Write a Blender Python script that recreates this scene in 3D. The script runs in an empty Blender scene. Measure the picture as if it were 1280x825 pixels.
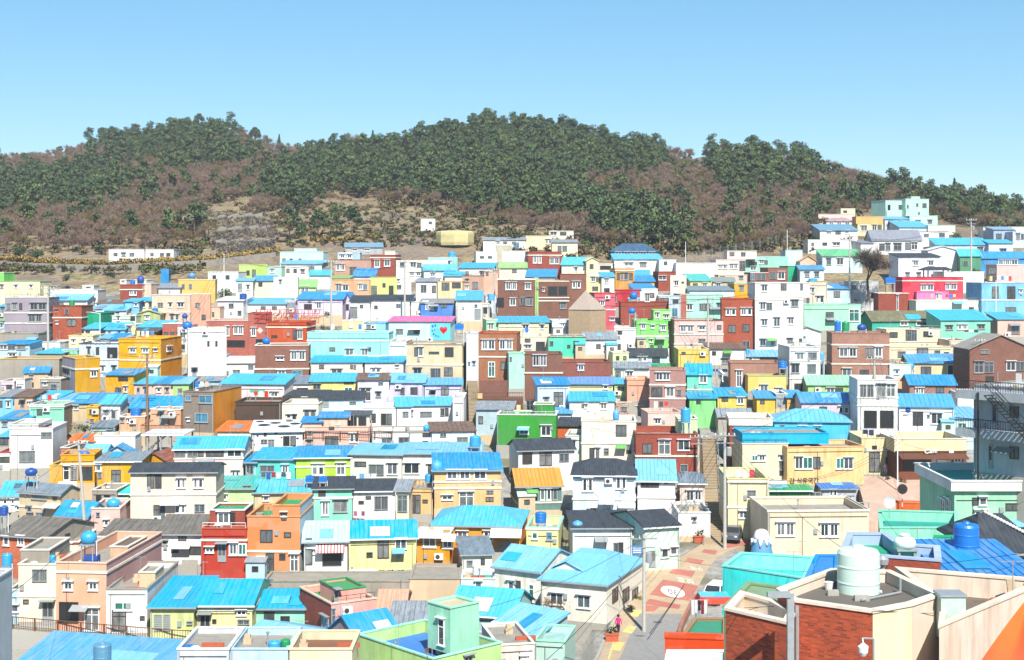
import bpy, math, random
from mathutils import Vector
R = random.Random(7)
F, CX, HY, EYE = 1758.0, 640.0, 335.0, 40.0      # focal length in px, image centre, eye level, eye height
scene = bpy.context.scene
COL = scene.collection
PI = math.pi
VG = 'houses stacked up the hillside'

# ------------------------------------------------------------------ helpers
class MB:
    """collects boxes, prisms and lathes and links them as ONE mesh object"""
    def __init__(s): s.v, s.f, s.m, s.nr = [], [], [], {}
    def poly(s, pts, mi=0):
        n = len(s.v); s.v += [tuple(p) for p in pts]; s.f.append(tuple(range(n, n + len(pts)))); s.m.append(mi)
    def faces(s, vs, fs, mi=0):
        n = len(s.v); s.v += [tuple(p) for p in vs]
        for f in fs: s.f.append(tuple(i + n for i in f)); s.m.append(mi)
    def box(s, x0, x1, y0, y1, z0, z1, mi=0):
        s.faces([(x0,y0,z0),(x1,y0,z0),(x1,y1,z0),(x0,y1,z0),(x0,y0,z1),(x1,y0,z1),(x1,y1,z1),(x0,y1,z1)],
                [(0,3,2,1),(4,5,6,7),(0,1,5,4),(1,2,6,5),(2,3,7,6),(3,0,4,7)], mi)
    def bar(s, a, b, r, n=6, r2=None, mi=0):
        a, b = Vector(a), Vector(b); d = (b - a)
        if d.length < 1e-6: return
        d.normalize(); r2 = r if r2 is None else r2
        p = d.orthogonal().normalized(); q = d.cross(p)
        vs = []
        for c, rr in ((a, r), (b, r2)):
            for i in range(n):
                t = 2*PI*i/n; vs.append(c + (p*math.cos(t) + q*math.sin(t))*rr)
        fs = [(i, (i+1) % n, n+(i+1) % n, n+i) for i in range(n)] + [tuple(range(n-1, -1, -1)), tuple(range(n, 2*n))]
        s.faces(vs, fs, mi)
    def lathe(s, c, prof, n=20, mi=0):
        vs = []; c = Vector(c)
        for r, z in prof:
            for i in range(n):
                t = 2*PI*i/n; vs.append((c.x + r*math.cos(t), c.y + r*math.sin(t), c.z + z))
        fs = []
        for k in range(len(prof)-1):
            for i in range(n):
                j = (i+1) % n; fs.append((k*n+i, k*n+j, (k+1)*n+j, (k+1)*n+i))
        fs.append(tuple(range(n-1, -1, -1))); L = (len(prof)-1)*n; fs.append(tuple(range(L, L+n)))
        s.faces(vs, fs, mi)
    def prism(s, pts, z0, z1, mi=0, top=True, bottom=True):
        n = len(pts); vs = [(x, y, z0) for x, y in pts] + [(x, y, z1) for x, y in pts]
        fs = [(i, (i+1) % n, n+(i+1) % n, n+i) for i in range(n)]
        if top: fs.append(tuple(range(n, 2*n)))
        if bottom: fs.append(tuple(range(n-1, -1, -1)))
        s.faces(vs, fs, mi)
    def ring(s, outer, inner, z0, z1, zi, mi=0, mi_in=0):
        """wall ring: outer faces z0..z1, flat top, inner faces zi..z1"""
        n = len(outer)
        for i in range(n):
            j = (i+1) % n; a, b, c, d = outer[i], outer[j], inner[i], inner[j]
            s.poly([(a[0],a[1],z0),(b[0],b[1],z0),(b[0],b[1],z1),(a[0],a[1],z1)], mi if not isinstance(mi, (list, tuple)) else mi[i])
            s.poly([(a[0],a[1],z1),(b[0],b[1],z1),(d[0],d[1],z1),(c[0],c[1],z1)], mi_in)
            s.poly([(d[0],d[1],zi),(c[0],c[1],zi),(c[0],c[1],z1),(d[0],d[1],z1)], mi_in)
    def mesh(s, name, mats, smooth=False):
        me = bpy.data.meshes.new(name); me.from_pydata(s.v, [], s.f)
        for m in mats if isinstance(mats, (list, tuple)) else [mats]: me.materials.append(m)
        me.polygons.foreach_set('material_index', s.m)
        if smooth: me.polygons.foreach_set('use_smooth', [True]*len(s.f))
        me.update()
        if s.nr:
            at_ = me.attributes.new('soft_normal', 'FLOAT_VECTOR', 'POINT'); fl = []
            for i in range(len(s.v)): fl += list(s.nr.get(i, (0,0,1)))
            at_.data.foreach_set('vector', fl)
        return me
    def build(s, name, mats, parent=None, smooth=False, loc=(0,0,0)):
        return link(name, s.mesh(name, mats, smooth), parent, loc)

def link(name, data, parent=None, loc=(0,0,0), rz=0.0, label=None):
    o = bpy.data.objects.new(name, data); COL.objects.link(o); o.location = loc
    if rz: o.rotation_euler = (0, 0, rz)
    if parent: o.parent = parent
    if label: o['label'] = label
    return o
def tag(o, label, cat, group=None):
    o['label'] = label; o['category'] = cat
    if group: o['group'] = group
    return o
def thing(name, label, cat, loc=(0,0,0), rz=0.0, group=None): return tag(link(name, None, None, loc, rz), label, cat, group)
def structure(o): o['kind'] = 'structure'; return o
def dup(root, loc, rz=None, label=None, group=None):
    r = root.copy(); COL.objects.link(r); r.location = loc
    if rz is not None: r.rotation_euler = (0, 0, rz)
    if label: r['label'] = label
    if group: r['group'] = group
    for ch in list(root.children):
        c = ch.copy(); COL.objects.link(c); c.parent = r
        for g in list(ch.children):
            d = g.copy(); COL.objects.link(d); d.parent = c
    return r

# ------------------------------------------------------------------ where a picture position lies in the place
TAB = [(900,100),(825,112),(790,120),(700,138),(640,155),(550,178),(450,214),(400,243),(350,287),(320,312),(280,348),(240,395)]
def D(y):
    for (y0, d0), (y1, d1) in zip(TAB, TAB[1:]):
        if y >= y1: return d0 + (y-y0)/(y1-y0)*(d1-d0)
    return TAB[-1][1]
def Dinv(d):
    for (y0, d0), (y1, d1) in zip(TAB, TAB[1:]):
        if d <= d1: return y0 + (d-d0)/(d1-d0)*(y1-y0)
    return TAB[-1][0]
def at(px, py, Y): return Vector(((px-CX)/F*Y, Y, EYE + (HY-py)/F*Y))
def lerp_tab(t, x):
    if x <= t[0][0]: return t[0][1]
    for (a, b), (c, d) in zip(t, t[1:]):
        if x <= c: return b + (x-a)/(c-a)*(d-b)
    return t[-1][1]
SKYL = [(-200,205),(0,192),(40,184),(70,186),(130,168),(200,158),(250,151),(300,155),(345,176),(370,182),(430,176),(465,178),(500,170),(550,160),(590,147),(640,149),(700,157),(760,172),(800,178),(845,188),(890,180),(950,184),(1000,194),(1050,208),(1100,220),(1150,234),(1200,245),(1250,258),(1290,264),(1500,290)]
RDIST = [(-200,640),(0,600),(300,570),(360,520),(600,520),(840,500),(1000,460),(1280,435),(1500,430)]
def zg(X, Y):
    """ground height"""
    if Y < 112:
        return EYE + lerp_tab([(-30,-6),(0,-9),(30,-13),(60,-22),(100,-30.6),(112,-31.2)], Y)
    px = CX + X/Y*F
    if Y <= 335: return EYE + (HY-Dinv(Y))/F*Y
    yr, Yr = lerp_tab(SKYL, px)+13, lerp_tab(RDIST, px)
    y0 = Dinv(335)
    if Y <= Yr:
        t = (Y-335)/(Yr-335); return EYE + (HY-(y0+(yr-y0)*t))/F*Y
    zr = EYE + (HY-yr)/F*Yr
    return max(zr - (Y-Yr)*0.22 - ((Y-Yr)/60)**2*0.6, -20)
def hill_point(px, py):
    """point of the ground seen at a picture position"""
    for k in range(100, 1400):
        Y = k*0.5
        X = (px-CX)/F*Y
        if zg(X, Y) >= EYE + (HY-py)/F*Y: return Vector((X, Y, zg(X, Y)))
    return None

# ------------------------------------------------------------------ materials
def lin(h):
    r = []; h = BRICK[h][0] if h in BRICK else h
    for i in (0, 2, 4):
        c = int(h[i:i+2], 16)/255; r.append(c/12.92 if c <= .04045 else ((c+.055)/1.055)**2.4)
    return r
class NT:
    def __init__(s, name):
        s.mat = bpy.data.materials.new(name); s.mat.use_nodes = True; s.t = s.mat.node_tree; s.t.nodes.clear()
        s.out = s.n('ShaderNodeOutputMaterial'); s.b = s.n('ShaderNodeBsdfPrincipled'); s.l(s.b.outputs[0], s.out.inputs[0])
    def n(s, t, **k):
        x = s.t.nodes.new(t)
        for a, b in k.items(): setattr(x, a, b)
        return x
    def l(s, a, b): s.t.links.new(a, b)
    def math(s, op, a, b=None):
        m = s.n('ShaderNodeMath', operation=op)
        for i, q in enumerate((a, b)):
            if q is None: continue
            if isinstance(q, (int, float)): m.inputs[i].default_value = q
            else: s.l(q, m.inputs[i])
        return m.outputs[0]
    def noise(s, vec, scale, detail=3, rough=.55):
        x = s.n('ShaderNodeTexNoise'); x.inputs['Scale'].default_value = scale; x.inputs['Detail'].default_value = detail
        x.inputs['Roughness'].default_value = rough
        s.l(vec, x.inputs['Vector']); return x.outputs[0]
    def ramp(s, fac, stops):
        x = s.n('ShaderNodeValToRGB'); s.l(fac, x.inputs[0]); e = x.color_ramp.elements
        e[0].position, e[1].position = stops[0][0], stops[-1][0]
        e[0].color, e[1].color = (*stops[0][1], 1), (*stops[-1][1], 1)
        for p, c in stops[1:-1]: q = e.new(p); q.color = (*c, 1)
        return x.outputs[0]
    def mix(s, fac, a, b, mode='MIX'):
        x = s.n('ShaderNodeMix', data_type='RGBA', blend_type=mode)
        for i, q in ((0, fac), (6, a), (7, b)):
            if isinstance(q, (int, float)): x.inputs[i].default_value = q
            elif isinstance(q, (tuple, list)): x.inputs[i].default_value = (*q, 1) if len(q) == 3 else q
            else: s.l(q, x.inputs[i])
        return x.outputs[2]
    def coords(s, scale=(1,1,1), spread=True):
        tc = s.n('ShaderNodeTexCoord'); m = s.n('ShaderNodeMapping'); m.inputs['Scale'].default_value = scale
        s.l(tc.outputs['Object'], m.inputs[0])
        if spread:
            oi = s.n('ShaderNodeObjectInfo'); v = s.n('ShaderNodeCombineXYZ')
            for i, k in enumerate((37.0, 91.0, 53.0)): s.l(s.math('MULTIPLY', oi.outputs['Random'], k), v.inputs[i])
            a = s.n('ShaderNodeVectorMath', operation='ADD'); s.l(m.outputs[0], a.inputs[0]); s.l(v.outputs[0], a.inputs[1]); return a.outputs[0]
        return m.outputs[0]
    def bump(s, h, strength=.3, dist=.05):
        x = s.n('ShaderNodeBump'); x.inputs['Strength'].default_value = strength; x.inputs['Distance'].default_value = dist
        s.l(h, x.inputs['Height']); s.l(x.outputs[0], s.b.inputs['Normal'])
MATS = {}
KA = .70
PAL = dict(wh='f4f3ef', ow='f3eddd', cr='f2e2bd', be='d9c3a0', con='a8a194', gy='9a9a98', dg='55585c', gl='a59aa5', pk='f0c9b4', pkw='f3dcd4', lpk='ecd2e4', sal='e8ad8c', pe='f2be86',
  ora='ea9d62', orb='dd9440', lp='dcd8ee', plp='e0cdd8', lb='bfdcee', plb='d3e6f5', sb='7fc4ea', bl='3f86d8', bl2='4aa0d8', mint='93dfc0', mintl='abeed0', mintw='cdeedd', mintg='a9d4cc', pmint='d8f0d6', mq='5fdcc0',
  tq='3fb8a4', tqm='6fd9bf', tqp='8fe3e3', sbc='5fd0ee', sbv='5ab8ec', crp='f1dcb8', gd='dfe3e6', gyb='9a8f84', ylg='e8d878', lg='b5dd86', lgm='a0e08f', lgv='86e070', lgy='d3e387', yl='f3e3a4', ylo='eac46a', yel='f0c455', ye='f2ae14', yed='cf940f', yl2='efe4b0', gn='3f9a45', grn='15a878', dgn='4f8f68', dkg='6f9488',
  tc='c9552a', tcf='bf4a2e', rd='c23535', redp='d83a48', pkv='ee86c0', pu='9078b0', dbr='6a4230', dkb='54443a', mv='c9a4b0', or_='f47a1c', wtq='c6f0ea', olv='bcc48a', gb='a8c4c8', gyt='8b9aa4', gyw='d5d8da',
  B='149cd6', C='4ac2e4', L='7cc4ea', W='eef0ef', K='3a4048', sl='7f8f9c', S='97a0a8', br='7d6455', G='6cb85a', Cg='4fc4b8', pa='bfe8ea', pkr='e06fae', olr='7a7658', dk='5b5a5a', asb='77726a', tcr='c78b5e', tor='d79a35', nv='3b5e80', lgr='8fc26a', wd='8a5a3c', tq2='20e0d8', tq3='14b8a0', gfl='1fa867', gfl2='4aa060', mauve='b3929c', wdl='b59a7a', gold='d9a53a', vcy='08b4e2', rust='94503a', orw='d2602a')
def paint(c, dirt=.35, rough=.75):
    k = 'paint_'+c
    if k in MATS: return MATS[k]
    T = NT(k); base = [x*KA for x in lin(PAL.get(c, c))]
    st = T.noise(T.coords((1.3, 1.3, .22)), 1.6, 5, .65)
    bl = T.noise(T.coords((.35, .35, .5)), 1.1, 3)
    f1 = T.ramp(st, [(.46, (0,0,0)), (.70, (1,1,1))]); oi0 = T.n('ShaderNodeObjectInfo'); f1 = T.math('MULTIPLY', f1, T.math('ADD', T.math('MULTIPLY', oi0.outputs['Random'], dirt*1.5), dirt*.35))
    fine = T.noise(T.coords((3.2, 3.2, .12)), 2.2, 4, .6); f1 = T.math('MAXIMUM', f1, T.math('MULTIPLY', T.ramp(fine, [(.60, (0,0,0)), (.74, (1,1,1))]), dirt*.9))
    dirty = [base[0]*.52+.012, base[1]*.50+.011, base[2]*.46+.009]
    col = T.mix(f1, base, dirty)
    oi = T.n('ShaderNodeObjectInfo')
    hv = T.n('ShaderNodeHueSaturation'); T.l(T.math('ADD', T.math('MULTIPLY', oi.outputs['Random'], .02), .49), hv.inputs['Hue'])
    vo = T.n('ShaderNodeTexVoronoi', distance='CHEBYCHEV'); vo.inputs['Scale'].default_value = .42; T.l(T.coords((1,1,1)), vo.inputs['Vector']); vs = T.n('ShaderNodeSeparateColor'); T.l(vo.outputs['Color'], vs.inputs[0])
    T.l(T.math('ADD', T.math('ADD', T.math('MULTIPLY', bl, .30), .80), T.math('MULTIPLY', vs.outputs[0], .10)), hv.inputs['Value']); T.l(col, hv.inputs['Color'])
    T.l(T.math('ADD', T.math('MULTIPLY', vs.outputs[1], .12), .92), hv.inputs['Saturation'])
    T.l(hv.outputs[0], T.b.inputs['Base Color']); T.b.inputs['Roughness'].default_value = rough
    T.b.inputs['Specular IOR Level'].default_value = .25
    T.bump(T.noise(T.coords((1,1,1)), 14, 3), .12, .02)
    MATS[k] = T.mat; return T.mat
BRICK = dict(rb=('a8482f', '8d3a28'), br=('8a5a48', '74493b'), rbp=('c06a58', 'a4564a'), pbr=('b5846f', '9c6f5e'), mbr=('98604f', '805044'), tcb=('b8532f', '9c4325'), tcbr=('b0714c', '965c3c'), bk=('94604c', '7b4e3e'), rbk=('9a5444', '7f4438'), ob=('cf6f4a', 'b35a3a'), fb=('c8562c', '8a3a24'), mvbr=('bd8f86', 'a57a74'), bg=('8f8073', '7c6e63'), bkp=('cfa38c', 'b98c76'), pkb=('e0b9a8', 'cfa593'), rbw=('9c5540', 'e0d6c6'))
def brick(c):
    k = 'brick_'+c
    if k in MATS: return MATS[k]
    T = NT(k); a, b = ([x*KA for x in lin(h)] for h in BRICK[c])
    tc = T.n('ShaderNodeTexCoord'); sp = T.n('ShaderNodeSeparateXYZ'); T.l(tc.outputs['Object'], sp.inputs[0])
    ge = T.n('ShaderNodeNewGeometry'); vt = T.n('ShaderNodeVectorTransform', vector_type='NORMAL', convert_from='WORLD', convert_to='OBJECT'); T.l(ge.outputs['True Normal'], vt.inputs[0]); sn = T.n('ShaderNodeSeparateXYZ'); T.l(vt.outputs[0], sn.inputs[0])
    cb = T.n('ShaderNodeCombineXYZ'); T.l(T.math('SUBTRACT', T.math('MULTIPLY', sp.outputs[1], sn.outputs[0]), T.math('MULTIPLY', sp.outputs[0], sn.outputs[1])), cb.inputs[0]); T.l(sp.outputs[2], cb.inputs[1])
    bt = T.n('ShaderNodeTexBrick'); T.l(cb.outputs[0], bt.inputs['Vector']); bt.inputs['Scale'].default_value = 1.0
    bt.inputs['Brick Width'].default_value = .23; bt.inputs['Row Height'].default_value = .075; bt.inputs['Mortar Size'].default_value = .006
    bt.inputs['Color1'].default_value = (*a, 1); bt.inputs['Color2'].default_value = (*b, 1)
    bt.inputs['Mortar'].default_value = (a[0]*.6+.05, a[1]*.6+.05, a[2]*.6+.045, 1)
    v = T.noise(T.coords((.5,.5,.3)), 1.4, 5, .65)
    hv = T.n('ShaderNodeHueSaturation'); T.l(bt.outputs[0], hv.inputs['Color']); T.l(T.math('ADD', T.math('MULTIPLY', v, .7), .66), hv.inputs['Value'])
    T.l(hv.outputs[0], T.b.inputs['Base Color']); T.b.inputs['Roughness'].default_value = .85
    MATS[k] = T.mat; return T.mat
def tin(c):
    """painted sheet roofing: sheets that differ a little, rust and fade along the slope"""
    k = 'tin_'+c
    if k in MATS: return MATS[k]
    T = NT(k); base = [x*KA for x in lin(PAL.get(c, c))]
    sheet = T.n('ShaderNodeTexBrick'); T.l(T.coords((1,1,1)), sheet.inputs['Vector']); sheet.inputs['Scale'].default_value = 1.0
    sheet.inputs['Brick Width'].default_value = .9; sheet.inputs['Row Height'].default_value = 3.1; sheet.inputs['Mortar Size'].default_value = .012
    sheet.inputs['Color1'].default_value = (*base, 1); sheet.inputs['Color2'].default_value = (*[x*.86+.012 for x in base], 1); sheet.inputs['Mortar'].default_value = (*[x*.6 for x in base], 1)
    oi = T.n('ShaderNodeObjectInfo'); f = T.noise(T.coords((1.6, .3, .3)), 1.5, 5, .65); f = T.math('MULTIPLY', T.ramp(f, [(.42, (0,0,0)), (.74, (1,1,1))]), T.math('ADD', T.math('MULTIPLY', oi.outputs['Random'], .55), .12))
    fade = [min(.75, x*.55+.20) for x in base]
    col = T.mix(f, sheet.outputs[0], fade)
    g = T.noise(T.coords((.9,.9,.9)), 2.3, 6, .7); g = T.math('MULTIPLY', T.ramp(g, [(.56, (0,0,0)), (.76, (1,1,1))]), .55)
    col = T.mix(g, col, [base[0]*.4+.03, base[1]*.38+.025, base[2]*.36+.02])
    T.l(col, T.b.inputs['Base Color']); T.b.inputs['Roughness'].default_value = .5; T.b.inputs['Specular IOR Level'].default_value = .3
    MATS[k] = T.mat; return T.mat
def tile(c):
    k = 'tile_'+c
    if k in MATS: return MATS[k]
    T = NT(k); base = [x*KA for x in lin(PAL.get(c, c))]
    w = T.n('ShaderNodeTexWave'); T.l(T.coords((1,1,1), False), w.inputs['Vector']); w.inputs['Scale'].default_value = 1.1; w.inputs['Distortion'].default_value = .4
    v = T.noise(T.coords((1,.35,.35)), 2.2, 6, .7)
    col = T.mix(T.ramp(v, [(.35, (0,0,0)), (.75, (1,1,1))]), [x*.7 for x in base], [x*1.35+.01 for x in base])
    T.l(col, T.b.inputs['Base Color']); T.b.inputs['Roughness'].default_value = .7
    T.bump(w.outputs[0], .6, .08)
    MATS[k] = T.mat; return T.mat
def floor_mat(c):
    k = 'floor_'+c
    if k in MATS: return MATS[k]
    T = NT(k); base = [x*KA for x in lin(PAL.get(c, c))]
    v = T.noise(T.coords((1,1,1)), .9, 6, .7)
    col = T.mix(T.ramp(v, [(.4, (0,0,0)), (.7, (1,1,1))]), base, [x*.6+.03 for x in base])
    T.l(col, T.b.inputs['Base Color']); T.b.inputs['Roughness'].default_value = .7
    MATS[k] = T.mat; return T.mat
def plain(name, hexc, rough=.5, metal=0.0, k=1.0, vary=.25, scale=6.0):
    if name in MATS: return MATS[name]
    T = NT(name); base = [x*k for x in lin(hexc)]
    v = T.noise(T.coords(), scale, 4)
    T.l(T.mix(v, [x*(1-vary) for x in base], [min(.9, x*(1+vary)) for x in base]), T.b.inputs['Base Color'])
    T.b.inputs['Roughness'].default_value = rough; T.b.inputs['Metallic'].default_value = metal
    MATS[name] = T.mat; return T.mat
def glass(name, stops, rough=.12):
    if name in MATS: return MATS[name]
    T = NT(name); oi = T.n('ShaderNodeObjectInfo')
    col = T.ramp(oi.outputs['Random'], stops)
    v = T.noise(T.coords((1.5,1,.8)), 1.3, 2)
    col = T.mix(v, col, (.015, .018, .02))
    T.l(col, T.b.inputs['Base Color']); T.b.inputs['Roughness'].default_value = rough
    MATS[name] = T.mat; return T.mat
GL = glass('window_glass', [(0, (.04,.05,.055)), (.3, (.09,.10,.11)), (.55, (.17,.19,.20)), (.8, (.32,.33,.32)), (1, (.10,.15,.17))])
GLG = glass('green_window_glass', [(0, (.03,.22,.17)), (1, (.05,.26,.20))])
GLB = glass('blue_window_glass', [(0, (.05,.25,.42)), (1, (.08,.32,.50))])
GLD = glass('dark_glass_recess_shade', [(0, (.018,.018,.02)), (1, (.05,.05,.05))], .3)  # real dark glass, and the painted shade inside open porches and balconies
FW = plain('white_aluminium', 'eceeee', .45, k=.85, vary=.06)
FD = plain('dark_aluminium', '4a4038', .45, k=.8)
FG = plain('grey_aluminium', '9aa0a2', .4, k=.8)
WOODB = plain('brown_timber', '5e3b28', .75, k=.9)
STEEL = plain('galvanised_steel', 'a5a9ab', .45, .5)
CONC = plain('bare_concrete', 'aaa69c', .9, k=.75)
RUBBER = plain('black_rubber', '1c1c1d', .8)
def wallmat(c): return brick(c) if c in BRICK else paint(c)
def roofmat(c): return tile(c) if c in ('K','sl','asb','dk','br','tcr','olr','S','nv') else tin(c)

# ------------------------------------------------------------------ windows, doors and panes painted dark for open recesses (unit meshes shared by size)
WCACHE = {}
def opening_meshes(kind, w, h):
    w, h = max(.35, round(w*10)/10), max(.35, round(h*10)/10)
    k = (kind, w, h)
    if k in WCACHE: return WCACHE[k]
    f = MB(); p = MB(); a, b = w/2, h/2
    t = {'w': .13, 'd': .08, 'm': .07, 'k': .07, 'g': .10, 'u': .09, 'o': .06, 's': .07, 'v': .07, 'e': .09}[kind]
    t = min(t, w/5, h/5); dp = .08
    f.box(-a, a, -dp, .02, b-t, b); f.box(-a, a, -dp, .02, -b, -b+t)
    f.box(-a, -a+t, -dp, .02, -b+t, b-t); f.box(a-t, a, -dp, .02, -b+t, b-t)
    n = 1 if kind == 'o' or w < .75 else max(2, round(w/.95))
    if kind == 'o': n = max(1, round(w/2.2))
    for i in range(1, n):
        x = -a + w*i/n; f.box(x-.035, x+.035, -dp+.012, .02, -b+t, b-t)
    if kind == 'd':
        z = -b + h*.36; f.box(-a+t, a-t, -.055, .02, -b+t, z); z0 = z
    else:
        z0 = -b+t
        if h > 1.5 and kind not in 'os': f.box(-a+t, a-t, -dp+.012, .02, b-h*.3-.03, b-h*.3+.03)
        if kind == 'v':
            for i in range(1, int(w/.16)): f.box(-a+i*.16-.011, -a+i*.16+.011, -.16, -.135, -b, b)
            for q in (-b+.05, b-.05): f.box(-a, a, -.165, -.08, q-.015, q+.015)
        if kind in 'mwe': f.box(-a-.12, a+.12, -.32, .02, b+.10, b+.16)
        if kind in 'mwgue': f.box(-a-.07, a+.07, -.15, .02, -b-.07, -b-.004)
    if kind == 's':
        for i in range(int(h/.18)): f.box(-a+t, a-t, -.05, .02, -b+t+i*.18, -b+t+i*.18+.12)
    p.box(-a+t*.6, a-t*.6, -.03, .015, z0-.005, b-t*.6)
    fm = {'v': FG, 'e': FG, 'w': FW, 'd': FG, 'm': FW, 'k': FD, 'g': FW, 'u': FG, 'o': FD, 's': FG}[kind]
    pm = {'g': GLG, 'u': GLB, 'o': GLD, }.get(kind, GL)
    nm = 'door' if kind == 'd' else 'shutter' if kind == 's' else 'window'  # 'window' also names dark panes that paint the shade of open recesses
    WCACHE[k] = (nm, f.mesh(nm, fm), p.mesh('pane', pm)); return WCACHE[k]
def opening(parent, kind, w, h, loc, rz=0.0):
    nm, fm, pm = opening_meshes(kind, w, h)
    o = link(nm, fm, parent, loc, rz)
    if kind != 's': link('pane', pm, o)
    return o
def ac_mesh():
    m = MB(); m.box(-.42, .42, -.34, -.04, -.3, .3); m.lathe((0, 0, 0), [(.01, 0), (.02, 0)], 4)
    m.bar((-.1, -.345, 0), (-.1, -.36, 0), .22, 14, mi=1); m.box(-.35, -.3, -.3, .0, -.36, -.3, 1); m.box(.3, .35, -.3, .0, -.36, -.3, 1)
    return m.mesh('air_conditioner', [FW, FD])
AC = ac_mesh()
# ------------------------------------------------------------------ houses
class Spec: pass
def parse(line):
    g, wall, roof, ops, label = [t.strip() for t in line.lstrip('+').split('|')]
    s = Spec(); tk = g.split(); s.x0, s.x1, s.yt, s.yb = (float(t) for t in tk[:4])
    s.yaw = 0.0; s.dep = None; s.z = None; s.off = 0.0
    for t in tk[4:]:
        v = float(t[1:])
        if t[0] == 'y': s.yaw = math.radians(v)
        elif t[0] == 'd': s.dep = v
        elif t[0] == 'z': s.z = v
        elif t[0] == 'o': s.off = v
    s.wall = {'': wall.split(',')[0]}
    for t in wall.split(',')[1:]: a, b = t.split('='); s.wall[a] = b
    s.roof = roof.split(':'); s.ops = ops; s.name = 'house'; s.cat = 'house'
    if label.startswith('n='):
        a, label = label[2:].split(':', 1); s.name = a; s.cat = a.replace('_', ' ')
    s.label = label.strip(); s.more = []; s.plus = line.startswith('+')
    return s
HOUSES = []
def load(text):
    for line in text.strip().splitlines():
        line = line.strip()
        if not line or line.startswith('#'): continue
        s = parse(line)
        if s.plus: HOUSES[-1].more.append(s)
        else: HOUSES.append(s)
def resolve():
    for h in HOUSES:
        h.d0 = D(h.yb)
        if not h.yaw and not h.z and h.d0 > 130: h.yaw = math.radians(R.uniform(-7, 7))
        h.d = h.z or D(h.yb); h.fixed = h.dep is not None
        if h.dep is None: h.dep = 6.5 if h.d < 230 else 6.0
    order = sorted(HOUSES, key=lambda h: h.d)
    for i, a in enumerate(order):
        if a.z: continue
        for b in order[:i]:
            if b.z: continue
            ov = min(a.x1, b.x1) - max(a.x0, b.x0)
            if ov < 3 or b.d > a.d: continue
            if b.d + b.dep + .25 > a.d:
                room = a.d - b.d - .25
                lo = max(2.6, b.dep*.75) if b.fixed else 3.2
                b.dep = min(b.dep, max(lo, room))
                if b.d + b.dep + .25 > a.d: a.d = b.d + b.dep + .25
    return order
def sect(lst, wall): return wall
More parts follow.
